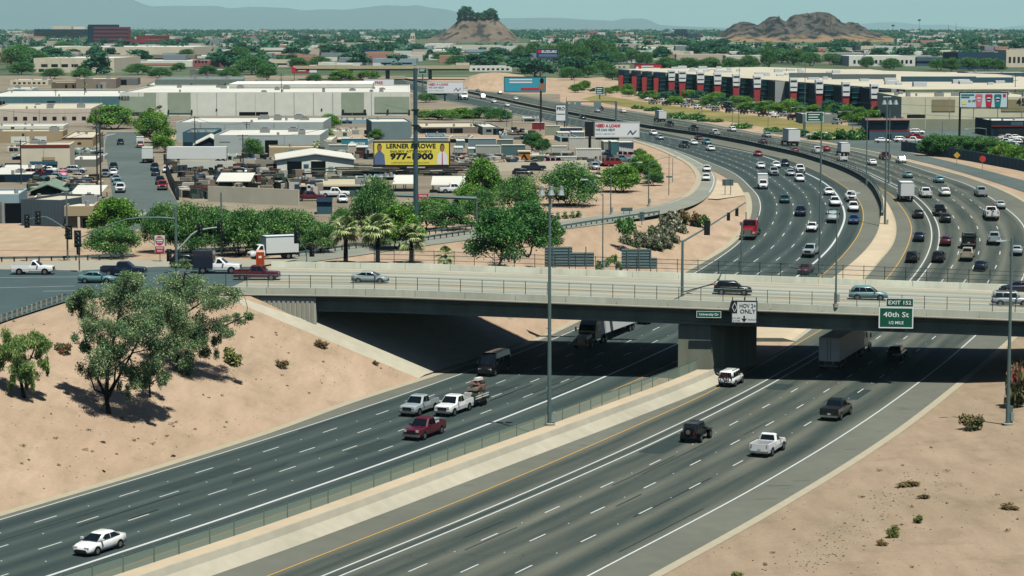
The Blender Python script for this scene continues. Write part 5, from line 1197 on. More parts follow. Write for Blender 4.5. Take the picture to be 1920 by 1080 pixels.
# --- palms
def palm_mesh(seed, h, R, nf=34, skirt=True):
    rng = np.random.RandomState(seed); tm = MB(); tm.tube([(0, 0, -.2), (.03, 0, h * .5), (0, .02, h)], .34, BARKL if False else BARK, 9, .26)
    V, Fc = [], []
    for i in range(nf):
        a = rng.rand() * 6.28; el = math.radians(rng.uniform(-55 if skirt else -25, 80)); d = Vector((math.cos(a) * math.cos(el), math.sin(a) * math.cos(el), math.sin(el)))
        side = d.cross(Vector((0, 0, 1))); side = side.normalized() if side.length > .1 else Vector((1, 0, 0)); nn = side.cross(d).normalized()
        st = Vector((0, 0, h)) + d * R * .42; k = 11
        for j in range(k):       # fan of blades
            t = (j / (k - 1) - .5) * 2.5; bd = (d * math.cos(t) + side * math.sin(t)); L_ = R * .58 * (1 - .18 * abs(t)); tip = st + bd * L_ + Vector((0, 0, -.28 * L_ * (1 + .4 * rng.rand())))
            wv = bd.cross(nn).normalized() * R * .045; o = len(V); mid = st + bd * L_ * .55 + Vector((0, 0, .02))
            V += [st, mid + wv, tip, mid - wv]; Fc.append((o, o + 1, o + 2, o + 3))
        o = len(V); V += [Vector((0, 0, h)) + side * .03, Vector((0, 0, h)) - side * .03, st - side * .02, st + side * .02]; Fc.append((o, o + 1, o + 2, o + 3))
    c = MB(); c.add(V, Fc, LF['palm']); return tm.mesh('trunk'), c.mesh('crown')
def palm(u, v, top, R, label, seed, group=None, nf=34):
    p = flat(u, v); s = sx(p.y); t, c = palm_mesh(seed, (v - top) / s, R / s, nf); r = thing('palm_tree', label, 'palm tree', p, 0, group); put('trunk', t, r); put('crown', c, r)
palm(648, 494, 432, 38, 'fan palm with a bare dark trunk, leftmost of the three palms', 3)
palm(708, 496, 430, 42, 'fullest fan palm in the middle of the three palms', 4, nf=46)
palm(771, 493, 446, 36, 'lower ragged fan palm, rightmost of the three palms', 5)
palm(835, 499, 478, 24, 'tiny young fan palm right of the three palms', 6, nf=26)
for i, (u, v, t, R) in enumerate([(284, 236, 212, 15), (300, 238, 208, 14), (594, 292, 270, 12), (598, 200, 172, 8), (160, 185, 160, 7)]): palm(u, v, t, R, ['palm left of the pair before the white warehouse', 'palm right of the pair before the white warehouse', 'shaggy palm behind the shop with two dark doors', 'slim palm near the warehouse roof', 'slim palm beside the power pole at left'][i], 20 + i, nf=22)
ZN = [(160, 'left of the dark red offices'), (330, 'near the dark red offices'), (560, 'left of the red billboard'), (800, 'left of the butte'), (1000, 'below the butte'), (1180, 'right of the butte'), (1340, 'left of the rocky hill'), (1690, 'below the rocky hill'), (9999, 'right of the rocky hill')]
def zoned(what, plural, u, v):
    z = [t for k, t in ZN if u < k][0]; d = 'on the far plain' if v < 90 else 'in the far suburb' if v < 106 else 'at the suburb edge'
    return f'{what} {d}, {z}', f'{plural} {d} {z}'
# --- trees among the sheds and roofs
ST = [('bright', 215, 242, 80, 46), ('bright', 186, 238, 40, 34), ('bright', 292, 268, 62, 56), ('bright', 305, 286, 44, 34), ('bright', 276, 250, 40, 44), ('bright', 621, 244, 36, 32), ('bright', 606, 262, 40, 22), ('dark', 590, 252, 26, 20), ('bright', 705, 262, 26, 22), ('bright', 745, 252, 18, 16), ('dark', 1000, 282, 40, 34), ('dark', 1018, 286, 30, 26),
      ('bright', 830, 225, 60, 20), ('bright', 870, 222, 60, 20), ('bright', 800, 224, 40, 18), ('dark', 905, 222, 50, 22), ('dark', 935, 228, 50, 24), ('dark', 800, 192, 40, 16), ('dark', 100, 148, 42, 20), ('dark', 155, 148, 40, 20), ('dark', 100, 135, 34, 22), ('dark', 40, 140, 50, 24), ('dark', 30, 130, 60, 40), ('dark', 55, 120, 40, 30), ('bright', 640, 152, 50, 22), ('bright', 690, 150, 46, 18), ('dark', 590, 155, 30, 16), ('dark', 490, 125, 24, 30), ('dark', 472, 140, 60, 34), ('dark', 500, 150, 40, 30)]
def yz(u, v):
    a = 'around the two storey cream building' if u < 200 and v < 160 else 'behind the white warehouse' if v < 160 else 'by the side street' if u < 320 else 'between the pale grey sheds' if u < 780 else 'behind the long open shed' if u < 960 else 'at the container yard'
    return 'green yard tree ' + a, 'yard trees ' + a
for k, u, v, w, h in ST: tree(k, u, v, w, h, *yz(u, v), flat)
for i in range(34):
    t = i / 33; q_ = ['leftmost', 'middle', 'rightmost'][min(2, i // 12)]; u = lerp(1085, 1650, t) + random.uniform(-8, 8); v = lerp(172, 236, t) - random.uniform(0, 10) + 3
    tree(random.choice(['round', 'bright', 'bright']), u, v, random.uniform(26, 46) * (.7 + .6 * t), random.uniform(16, 26) * (.7 + .7 * t), f'green tree in the strip below the {q_} pylons', f'trees below the {q_} pylons', flat)
BT = [(1090, 128, 40, 42), (1112, 122, 60, 50), (1140, 120, 40, 40), (1060, 122, 50, 44), (1030, 120, 40, 36), (1000, 118, 40, 38), (975, 116, 30, 30), (1160, 122, 30, 24), (1188, 120, 40, 28), (1210, 125, 30, 28), (1440, 116, 22, 36), (1465, 118, 40, 26), (1490, 122, 50, 30), (1520, 124, 40, 26), (1560, 122, 40, 22), (1625, 128, 30, 22), (1670, 132, 40, 22), (1760, 132, 40, 22), (1785, 134, 30, 26), (1820, 132, 40, 24), (1850, 132, 40, 22), (1870, 134, 30, 24), (860, 124, 50, 20), (900, 122, 50, 20), (930, 120, 40, 18), (830, 116, 40, 18), (1250, 132, 50, 24), (1290, 134, 50, 26), (1330, 134, 50, 26), (1370, 132, 40, 24), (1405, 132, 40, 28), (1440, 132, 30, 44), (1130, 140, 44, 26), (1100, 146, 44, 24), (1070, 150, 44, 24), (1150, 150, 40, 20), (40, 118, 60, 34), (70, 124, 50, 30), (120, 100, 40, 22), (230, 130, 40, 18), (260, 140, 50, 20), (300, 146, 44, 18), (335, 134, 30, 16), (390, 142, 36, 20), (430, 150, 40, 22), (450, 118, 40, 30), (350, 112, 30, 20), (560, 128, 40, 20), (600, 124, 40, 18)]
for u, v, w, h in BT: tree('dark', u, v, w, h, *zoned('big dark tree', 'big dark trees', u, v), flat)
random.seed(21)
for i in range(190):
    v = 84 + 62 * random.random() ** 1.3; u = random.uniform(20, 1915)
    if 560 < u < 960 and v > 128: continue
    if 1150 < u < 1920 and v > 124: continue
    if u < 800 and v > 140: continue
    if 770 < u < 1000 and v < 100: continue
    if 1335 < u < 1700 and v < 92: continue
    sc = (v - 45) / 60
    tree(random.choice(['far', 'far', 'far', 'round', 'tall'] if v < 100 else ['far', 'round', 'far']), u, v, random.uniform(20, 38) * sc + 8, random.uniform(13, 20) * sc + 5, *zoned('dark green tree', 'trees', u, v), flat)
# far woods: one mass of crowns up to the skyline
rng = np.random.RandomState(77); cl = []
n = 6200
yy = 2300 + 7200 * rng.rand(n) ** .75; xx = (rng.rand(n) - .5) * 2 * (yy * .29 + 150)
for x, y in zip(xx, yy):
    u = 960 + x / y * F
    if 765 < u < 1000 and 2900 < y < 4900: continue
    if 1340 < u < 1690 and 3300 < y < 5000: continue
    k = rng.uniform(5, 11); cl.append((x, y, ZG(y) + k * .55, k, k, k * .62, 22))
me = leaves(cl, 2.6, LF['far'], rng, .7, 0, .5); o = put('far_woods', me, kind='stuff', label='dark green mass of trees reaching to the foot of the blue mountains', cat='woods')
# rooftops showing between the far crowns, too many to count
m = MB(); rg_ = random.Random(31); rm = [M('far_roof_%d' % i, c, .8, 0, 0, k=1.0) for i, c in enumerate([(236, 232, 216), (220, 206, 184), (206, 196, 180), (232, 236, 232), (196, 150, 128), (150, 164, 168)])]
for i in range(620):
    y = 1900 + 6500 * rg_.random() ** 1.2; x = rg_.uniform(-1, 1) * (y * .27 + 100); u = 960 + x / y * F
    if 765 < u < 1000 and y > 3000: continue
    if 1335 < u < 1695 and y > 3300: continue
    a, b, h_ = rg_.uniform(12, 46), rg_.uniform(10, 30), rg_.uniform(5, 10); m.box((x, y, ZG(y) + h_ / 2), (a, b, h_), rg_.choice(rm))
m.obj('far_rooftops', kind='stuff', label='pale rooftops sprinkled through the distant dark woods', cat='rooftops')
# dry weeds dotted over the banks
rng = np.random.RandomState(9); cl = []; rq = random.Random(12)
while len(cl) < 90:
    u, v = (rq.uniform(20, 760), rq.uniform(590, 930)) if rq.random() < .8 else (rq.uniform(1250, 1915), rq.uniform(760, 1078))
    p = terr(u, v)
    if xat('LP', p.y) - 2 < p.x < xat('RP', p.y) + 2 or p.y > 300: continue
    k = rq.uniform(.1, .38); cl.append((p.x, p.y, p.z + k * .3, k, k, k * .45, int(14 + k * 50)))
put('dry_weeds', leaves(cl, .1, LF['dry'], rng, .3, -.5, .5), kind='stuff', label='dry weeds dotted over the sandy banks', cat='weeds')
# weeds and stones as loose ground cover
m = MB(); rng = random.Random(5); heapd = M('dark_stones', (120, 108, 92), .9, 0, .1, 3, 0, .6); st = M('pale_stones', (204, 192, 170), .9, 0, .15, 3, 0, .7)
for i in range(1000):
    t = rng.random(); u = lerp(1500, 1730, t) + rng.gauss(0, 32); v = lerp(1075, 905, t) + rng.gauss(0, 15)
    p = pz(u, v, 0); z = TZ(p.x, p.y); k = rng.uniform(.03, .11); m.box((p.x, p.y, z + k * .15), (k * 2, k * 1.5, k * .5), st if i % 4 else heapd, rng.random() * 3, .6)
for i in range(1500):
    u, v = (rng.uniform(20, 780), rng.uniform(590, 940)) if i % 2 else (rng.uniform(1230, 1915), rng.uniform(740, 1078))
    p = terr(u, v)
    if xat('LP', p.y) - 1.5 < p.x < xat('RP', p.y) + 1.5 or p.y > 310: continue
    k = rng.uniform(.025, .09); m.box((p.x, p.y, p.z + k * .2), (k * 2, k * 1.6, k), st if i % 3 else BARKL, rng.random() * 3, .6)
m.obj('stones', kind='stuff', label='pale stones strewn over the sandy slopes', cat='stones')
for i, (u, v) in enumerate([(192, 830), (325, 856), (195, 884)]):
    p = terr(u, v); m = MB(); m.tube([(-.3, 0, .04), (0, .1, .14), (.35, .05, .05)], .07, TRIM, 5, .03); m.box((.1, 0, .04), (.4, .24, .06), TRIM, .3, .7)
    m.obj('dark_strip', label=['dark scrap lying high on the sandy bank', 'black tyre scrap on the gutter edge', 'small forked black scrap low on the bank'][i], cat='scrap', loc=p, rz=i)
# ------------------------------------------------------------ buildings
def B(key, col, k=.8): return M('wall_' + key, col, .85, 0, .05, .4, 0, k, var2=.05, scale2=.1)
ROOFW = M('roof_white', (234, 233, 220), .7, 0, .05, .15, 0, .92, var2=.08, scale2=.06); ROOFT = M('roof_tan', (228, 220, 196), .8, 0, .06, .15, 0, .80, var2=.08, scale2=.06)
ROOFG = M('roof_grey', (150, 164, 158), .8, 0, .06, .2, 0, .68); WIN = M('dark_glazing', (18, 30, 44), .12, 0, .15, .4, 0, .8, spec=.6); TGL = M('teal_glazing', (26, 74, 84), .12, 0, .2, .3, 0, .7, spec=.6)
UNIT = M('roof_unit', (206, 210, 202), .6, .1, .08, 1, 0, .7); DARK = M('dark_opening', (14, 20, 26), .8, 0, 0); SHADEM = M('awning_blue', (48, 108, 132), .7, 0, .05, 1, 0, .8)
FEAT = {}
def building(label, cat, u0, u1, vb, vt, vr, wall, roof, rz=0.0, feats=(), parapet=.35, units=0, name='building', group=None, gable=None, seed=0, slope=0, hmin=0, dmax=200):
    """front face u0..u1 by vt..vb in the photograph; vr is where its roof ends at the back"""
    if rz == 0 and u1 < 960 and vb > 146: rz = .11
    p = flat((u0 + u1) / 2, vb); y = p.y; s = sx(y); w = (u1 - u0) / s; h = max(hmin, (vb - vt) / s)
    zr = p.z + h; y2 = (H - zr) * F / max(2.0, vr - YH) if H > zr + 1 else y * 1.2
    dp = min(max(y2 - y, 5), dmax) if vr else 12
    r = thing(name, label, cat, p, rz, group)
    m = MB(); t = .3
    m.bb(-w / 2, w / 2, 0, t, -1, h, wall); m.bb(-w / 2, w / 2, dp - t, dp, -1, h, wall)
    m.bb(-w / 2, -w / 2 + t, t, dp - t, -1, h - .003, wall); m.bb(w / 2 - t, w / 2, t, dp - t, -1, h - .003, wall); m.obj('wall', r)
    m = MB()
    if gable == 'x':      # ridge across the view
        m.loft([[(x, -.4, h - .05), (x, dp / 2, h + (slope or dp * .16)), (x, dp + .4, h - .05), (x, dp / 2, h - .15)] for x in (-w / 2 - .3, w / 2 + .3)], roof)
    elif gable == 'y':
        k = slope or w * .14
        m.loft([[(-w / 2 - .4, q, h - .02), (0, q, h + k), (w / 2 + .4, q, h - .02), (w / 2 + .4, q, h + .15), (0, q, h + k + .2), (-w / 2 - .4, q, h + .15)] for q in (-.5, dp + .4)], roof)
        g = MB(); g.loft([[(-w / 2, q, h - .05), (w / 2, q, h - .05), (0, q, h + k - .05)] for q in (0, .3)], wall); g.obj('gable_wall', r)
    else: m.bb(-w / 2 + t, w / 2 - t, t, dp - t, h - parapet - .2, h - parapet, roof)
    ro = m.obj('roof', r)
    rg = random.Random(seed + int(u0))
    for i in range(units):
        a, b, c = rg.uniform(1, 3), rg.uniform(1, 2.5), rg.uniform(.7, 1.6); x, q = rg.uniform(-w * .45, w * .45), rg.uniform(dp * .1, dp * .9)
        k = MB(); k.bb(x - a / 2, x + a / 2, q - b / 2, q + b / 2, h - parapet, h - parapet + c, UNIT); k.bb(x - a * .3, x + a * .3, q - b * .3, q + b * .3, h - parapet + c, h - parapet + c + .15, STEELD); k.obj('roof_unit', r)
    if u1 - u0 > 24 and vb > 130 and not gable:      # downpipes, doors and vents every plain shed has
        n = int(w / rg.uniform(6, 9))
        for i in range(1, n): x = -w / 2 + w * i / n; k = MB(); k.bb(x - .07, x + .07, -.16, .02, .1, h - .2, UNIT if rg.random() < .5 else wall); k.obj('downpipe', r)
        if len(feats) < 3:
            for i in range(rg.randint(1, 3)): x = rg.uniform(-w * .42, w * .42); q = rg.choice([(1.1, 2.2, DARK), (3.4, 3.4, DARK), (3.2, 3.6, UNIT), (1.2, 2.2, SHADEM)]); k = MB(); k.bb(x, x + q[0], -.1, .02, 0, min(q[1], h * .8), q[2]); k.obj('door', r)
        for i in range(rg.randint(1, 4)): x, q = rg.uniform(-w * .45, w * .45), rg.uniform(dp * .1, dp * .9); k = MB(); k.cyl((x, q, h - parapet - .1), (x, q, h + .5), .35, UNIT, n=8); k.obj('vent', r)
    for f in feats:      # (part, material, a0, a1, b0, b1, out): fractions of width and height
        nm, mat, a0, a1, b0, b1 = f[:6]; out = f[6] if len(f) > 6 else .06
        k = MB(); k.bb(-w / 2 + a0 * w, -w / 2 + a1 * w, -out, .02, b0 * h, b1 * h, mat); k.obj(nm, r)
    return r, w, h, dp
def row(nm, mat, n, a0, a1, fill, b0, b1, out=.06):
    st = (a1 - a0) / n; return [(nm, mat, a0 + i * st + st * (1 - fill) / 2, a0 + (i + 1) * st - st * (1 - fill) / 2, b0, b1, out) for i in range(n)]
CREAM, BGREY, TEALW, TAN, GGREEN, TAUPE, WHITEW = B('cream', (236, 226, 198), 1.05), B('blue_grey', (164, 190, 196), 1.0), B('teal', (106, 152, 158)), B('tan', (214, 192, 152)), B('sage', (180, 194, 168), .95), B('taupe', (176, 160, 144)), B('white', (230, 232, 216), 1.22)
NAVYW, DBLUE, REDW, PINKW = B('navy', (40, 64, 84)), B('steel_blue', (86, 124, 138)), B('brick_red', (158, 64, 62)), B('rose', (200, 120, 124))
# -- left, by the junction
building('pale blue shed with a white roof at the left edge by the sandy lot', 'shed', -40, 36, 419, 364, 352, BGREY, ROOFW, .0, [('door', DARK, .80, .86, 0, .35)])
r, w, h, dp = building('long dark grey ribbed shed beside the sandy lot', 'shed', 36, 120, 424, 374, 362, B('dark_grey', (104, 118, 124)), ROOFT, -.28, row('panel', B('dark_grey', (104, 118, 124)), 12, 0, 1, .9, .02, .97, .05))
building('small shop with a tan fascia over a dark shopfront', 'shop', 122, 177, 428, 386, 371, TAN, ROOFW, 0, [('shopfront', WIN, .02, .9, .06, .5, .03), ('fascia', TAN, 0, 1, .56, 1, .5), ('column', CREAM, .44, .52, 0, .56, .45), ('door', DARK, .6, .75, 0, .45, .05)], units=2)
building('low roof sheltering behind the tan fascia shop', 'shed', 58, 128, 389, 374, 364, CREAM, ROOFT, 0, units=2)
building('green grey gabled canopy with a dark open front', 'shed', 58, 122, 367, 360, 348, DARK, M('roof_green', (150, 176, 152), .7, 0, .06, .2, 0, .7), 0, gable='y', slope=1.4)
building('white flat shed with a dark blue front', 'shed', -30, 61, 342, 327, 304, NAVYW, ROOFW, 0, units=2)
building('big cream box of a building with a red parapet and blue awning', 'building', 39, 131, 320, 271, 264, CREAM, ROOFT, 0, [('parapet', REDW, 0, 1, .90, .99, .12), ('awning', SHADEM, .2, .75, .24, .36, 1.2), ('shopfront', WIN, .22, .72, .02, .2, .05), ('sign_board', TAN, .44, .70, .40, .52, .1)], units=2)
building('grey sided shed with a white roof beside the power poles', 'shed', 131, 181, 313, 299, 288, B('grey', (162, 166, 154)), ROOFW, 0, row('panel', B('grey', (162, 166, 154)), 10, 0, 1, .92, .02, .96, .05))
building('tan block with dark garage openings', 'building', -20, 117, 268, 246, 240, TAN, ROOFT, 0, [('garage_door', WHITEW, .30, .55, 0, .55, .06), ('garage_door', WHITEW, .62, .78, 0, .55, .06), ('window', WIN, .45, .48, .62, .8)], units=1)
building('lower tan block with a terracotta edge', 'building', 117, 174, 276, 258, 244, TAN, ROOFT, 0, [('cornice', REDW, 0, 1, .93, 1.0, .15), ('window', WIN, .15, .3, .3, .5), ('window', WIN, .5, .62, .3, .5)])
building('cream shed behind the tan blocks', 'shed', -20, 118, 246, 236, 230, WHITEW, ROOFW, 0)
building('long cream building with a row of small dark windows', 'building', -20, 169, 231, 204, 192, B('rose_cream', (232, 218, 198), 1.0), ROOFT, 0, row('window', WIN, 9, .12, .98, .42, .20, .45) , units=3)
building('long teal fronted shed with a wide white roof', 'shed', -30, 224, 205, 181, 168, TEALW, ROOFW, 0, [('canopy', CREAM, .70, .98, .18, .32, 1.5), ('opening', DARK, .71, .97, 0, .17, .04)], slope=2)
r, w, h, dp = building('huge white warehouse with sage green wall panels', 'warehouse', 227, 768, 217, 173, 158, WHITEW, ROOFW, .045, [('panel', GGREEN, .0, .125, .16, .82, .25), ('panel', GGREEN, .085, .126, .80, .98, .22), ('panel', GGREEN, .166, .244, .12, .985, .25), ('panel', GGREEN, .764, .841, .12, .98, .25), ('panel', GGREEN, .878, .998, .12, .80, .25), ('shopfront', WIN, .0, .075, 0, .12, .1), ('dock_opening', DARK, .41, .51, .0, .16, .05), ('entrance', WIN, .77, .85, 0, .11, .1), ('pilaster', STEELD, .245, .25, .12, .26, .5), ('pilaster', STEELD, .165, .17, .12, .26, .5), ('pilaster', STEELD, .84, .848, 0, .26, .6), ('pilaster', STEELD, .765, .772, 0, .26, .6), ('pilaster', STEELD, .995, 1.0, 0, .26, .6), ('pilaster', STEELD, .92, .926, .12, .26, .6), ('vent', STEELD, .33, .335, .22, .30, .2), ('vent', STEELD, .692, .697, .22, .30, .2)], units=14, parapet=.5)
text('4820', 2.2, BLACK, r, (-w * .485, -.4, h * .76), bold=.02)
m = MB(); m.bb(-w * .18, w * .36, dp * .66, dp + 6, h - .3, h + 1.4, WHITEW); m.obj('upper_roof', r)
building('taupe block behind the long teal shed', 'building', 143, 217, 166, 148, 144, TAUPE, ROOFT, 0, units=2); building('low brown shed left of the taupe block', 'shed', 97, 142, 166, 155, 152, B('brown', (140, 126, 106)), ROOFT, 0)
building('grey block right of the taupe block', 'building', 217, 258, 160, 147, 144, B('mid_grey', (148, 150, 146)), ROOFG, 0); building('long grey green hall behind the white warehouse', 'warehouse', 292, 456, 164, 149, 142, B('grey_green', (146, 164, 150)), ROOFG, .0, units=5)
building('pale roofed shed in front of the grey green hall', 'shed', 276, 338, 163, 159, 152, B('teal2', (90, 130, 124)), ROOFW, 0, units=2); building('small dark fronted hut before the grey green hall', 'shed', 415, 460, 165, 159, 155, NAVYW, ROOFW, 0)
building('cream two storey building with dark window openings', 'building', 64, 214, 136, 109, 105, CREAM, ROOFW, 0, row('window', WIN, 7, .07, .95, .66, .38, .58) + row('window', WIN, 2, .05, .22, .8, .05, .25), units=2); building('white roofed hall behind the two storey building', 'building', 52, 112, 106, 88, 85, WHITEW, ROOFW, 0, [('window', WIN, .7, .9, .3, .5)])
building('cream hall with dark grey bays behind the caption', 'building', 118, 362, 111, 88, 85, CREAM, ROOFW, 0, row('window', B('slate', (84, 104, 116)), 3, .45, .85, .8, .02, .35), units=3)
building('long low pale strip of shops beneath the hall', 'shop', 225, 360, 125, 114, 111, WHITEW, ROOFW, 0, [('fascia', B('salmon', (222, 170, 140)), .3, .9, .2, .6, .2)]); building('pink and white shop under the far trees', 'shop', 362, 408, 126, 113, 111, PINKW, ROOFW, 0, row('window', WIN, 4, .05, .6, .6, .6, .95))
building('grey roofed shed under the pink shop', 'shed', 356, 440, 140, 131, 128, B('mid_grey', (148, 150, 146)), ROOFT, 0)
# dark red offices
r, w, h, dp = building('dark red office block with bands of dark glass', 'office', 173, 240, 88, 51, 49, B('maroon_wall', (164, 74, 88)), ROOFG, 0, [f for i in range(5) for f in [('window_band', NAVYW, .03, 1.0, .06 + i * .19, .155 + i * .19, .15)]], dmax=26)
k = MB(); k.bb(-w / 2 - 6, -w / 2 + w * .05, -2, dp, -1, h * 1.06, NAVYW); k.bb(-w / 2 - 6, w * .18, 4, dp, h * .98, h * 1.12, NAVYW); k.obj('stair_tower', r)
building('low dark glass wing left of the red offices', 'office', 65, 163, 76, 55, 53, NAVYW, ROOFG, 0, row('window_band', WIN, 2, .02, .98, .96, .2, .75)); building('small pale roof house on the dark glass wing', 'building', 99, 134, 68, 49, 48, CREAM, ROOFW, 0); building('white roof house right of the pale one', 'building', 138, 160, 68, 50, 48, WHITEW, ROOFW, 0)
building('low red wing right of the red offices', 'office', 238, 298, 90, 74, 72, B('maroon_wall', (164, 74, 88)), ROOFG, 0, row('window_band', NAVYW, 1, .0, 1, 1, .3, .6)); building('square red block on the low red wing', 'office', 256, 282, 86, 67, 65, REDW, ROOFG, 0)
# -- sheds in the middle
building('long pale grey shed with white roof right of the side street', 'shed', 331, 606, 264, 229, 218, B('pale_grey', (192, 202, 196), 1.05), ROOFW, .02, [('door', WHITEW, .36, .46, .1, .35), ('window', UNIT, .7, .8, .55, .62), ('window', UNIT, .88, .97, .55, .62), ('wall_unit', UNIT, .28, .285, .5, .75, .5)], units=5)
building('dark blue grey annexe in front of the long pale shed', 'shed', 343, 402, 279, 248, 239, DBLUE, ROOFG, .05, [('door', NAVYW, 0.02, .3, 0, .4)])
m_ = building('second pale shed with white roof below the first', 'shed', 402, 600, 287, 253, 240, B('pale_grey', (192, 202, 196), 1.05), ROOFW, .02, [('window', UNIT, .05, .15, .6, .66)], units=3)
building('low cream roofed shed before the shop with two dark doors', 'shed', 482, 622, 281, 262, 253, CREAM, ROOFW, .02, [('window', WIN, .13, .3, .75, .85), ('window', WIN, .68, .92, .75, .85)], units=2)
building('cream wall and lean-to roof under the palm', 'shed', 505, 602, 292, 276, 270, TAN, ROOFT, 0)
building('white workshop with two dark roller doorways', 'workshop', 520, 664, 328, 300, 288, WHITEW, ROOFW, 0, [('doorway', DARK, .13, .32, .05, .92, .06), ('doorway', DARK, .44, .63, .05, .92, .06), ('notice', SHADEM, .345, .41, .48, .72, .08), ('door', B('pale_blue', (160, 190, 206)), .665, .73, 0, .55)], gable='y', slope=1.3)
building('white gabled house with a dark gable in the yard', 'house', 365, 422, 286, 273, 262, NAVYW, ROOFW, 0, [('porch', CREAM, .0, 1, .0, .3, 2)], gable='y', slope=2.2)
building('blue grey metal shed with a dark left end', 'shed', 697, 772, 262, 228, 220, B('blue_grey2', (150, 172, 172)), ROOFW, .12, row('panel', B('blue_grey2', (150, 172, 172)), 14, 0, 1, .93, .02, .97, .05)); building('pale open sided shed with a brown roof right of the steel pole', 'shed', 790, 908, 250, 238, 228, TAUPE, ROOFT, 0, [('opening', DARK, .0, .4, .1, .8)])
building('small grey cabin with a white roof by the container yard', 'shed', 905, 938, 253, 238, 229, B('grey3', (176, 184, 172)), ROOFW, 0, [('window', WIN, .2, .5, .4, .7)]); building('white flat hut beside the grey cabin', 'shed', 936, 962, 254, 247, 243, WHITEW, ROOFW, 0, [('window', WIN, .3, .6, .3, .7)])
building('long shop with a beige roof and green doors', 'shop', 562, 708, 369, 346, 331, B('sea_green', (96, 128, 122)), M('roof_beige', (226, 212, 178), .8, 0, .08, .2, 0, .76), 0, [('doorway', DARK, .02, .18, .0, .9, .05), ('doorway', DARK, .42, .62, .05, .85, .05), ('fascia', CREAM, .0, 1, .86, 1.0, .3), ('window', UNIT, .86, .92, .3, .8)], units=1)
building('flat white store behind the blue container stack', 'shed', 640, 700, 252, 242, 238, CREAM, ROOFT, 0); building('cream roofed store behind the two pale sheds', 'shed', 608, 660, 258, 246, 240, CREAM, ROOFW, 0)
def canopy(u0, u1, vt, vb, vg, label, mat=ROOFW):
    p = flat((u0 + u1) / 2, vg); s = sx(p.y); w = (u1 - u0) / s; h0, h1 = (vg - vb) / s, (vg - vb) / s + 1.2; d = 9
    r = thing('canopy', label, 'canopy', p, 0); m = MB(); m.loft([[(x, 0, h0), (x, d, h1), (x, d, h1 + .15), (x, 0, h0 + .15)] for x in (-w / 2, w / 2)], mat); m.obj('roof', r)
    pm = MB(); pm.cyl((0, 0, -.1), (0, 0, h0), .09, STEELD); me = pm.mesh('post')
    for x in (-w * .46, 0, w * .46): put('post', me, r, (x, .3, 0)); put('post', me, r, (x, d - .3, 0))
canopy(808, 872, 332, 348, 362, 'white shade canopy over the parked white pickup'); canopy(736, 778, 334, 346, 360, 'white shade canopy left of the grey steel pole'); canopy(405, 470, 331, 341, 352, 'white flat canopy in the junk yard'); canopy(130, 188, 361, 366, 376, 'long white carport roof at the end of the side street')
def wall(pts, h, label, mat, th=.25, nm='wall', cat='wall', posts=False, group=None):
    r = thing(nm, label, cat, (0, 0, 0), 0, group); m = MB()
    w = [flat(*p) for p in pts]
    for a, b in zip(w[:-1], w[1:]):
        d = (b - a); d.z = 0; n = Vector((-d.y, d.x, 0)).normalized() * th
        m.loft([[a + Vector((0, 0, -.3)), a + n + Vector((0, 0, -.3)), a + n + Vector((0, 0, h)), a + Vector((0, 0, h))], [b + Vector((0, 0, -.3)), b + n + Vector((0, 0, -.3)), b + n + Vector((0, 0, h)), b + Vector((0, 0, h))]], mat)
    m.obj('wall', r)
    if posts:
        pm = MB(); pm.bb(-.08, .08, -.08, .08, 0, h + .15, STEELD); me = pm.mesh('post'); nn_ = 0
        for a, b in zip(w[:-1], w[1:]):
            k = max(1, int((b - a).length / 3)); d = (b - a); d.z = 0; n = Vector((d.y, -d.x, 0)).normalized() * .07
            for i in range(k):
                put('post', me, r, a.lerp(b, i / k)); c0, c1 = a.lerp(b, (i + .06) / k), a.lerp(b, (i + .94) / k)
                if nn_ < 280: m = MB(); m.loft([[c + Vector((0, 0, .05)), c + n + Vector((0, 0, .05)), c + n + Vector((0, 0, h - .08)), c + Vector((0, 0, h - .08))] for c in (c0, c1)], mat); m.obj('panel', r); nn_ += 1
    return r
wall([(390, 378), (470, 382), (560, 386)], 3.0, 'cream block wall round the junk yard behind the mesquites', CREAM); wall([(338, 320), (440, 322)], 2.4, 'white low yard wall in front of the white trailer', WHITEW)
wall([(555, 322), (480, 318), (440, 317)], 2.4, 'cream wall left of the workshop with dark doors', CREAM); wall([(905, 322), (1000, 320), (1100, 316)], 2.0, 'pale yard wall behind the mesquites', CREAM)
wall([(335, 376), (322, 350), (312, 322)], 2.2, 'dark mesh fence along the pavement of the side street', STEELD, .08, 'yard_fence', 'fence', True)
wall([(1690, 283), (1770, 294), (1830, 304), (1905, 318), (1990, 336)], 2.6, 'grey corrugated fence behind the frontage road at right', B('grey_fence', (142, 160, 158)), .1, 'yard_fence', 'fence', True)
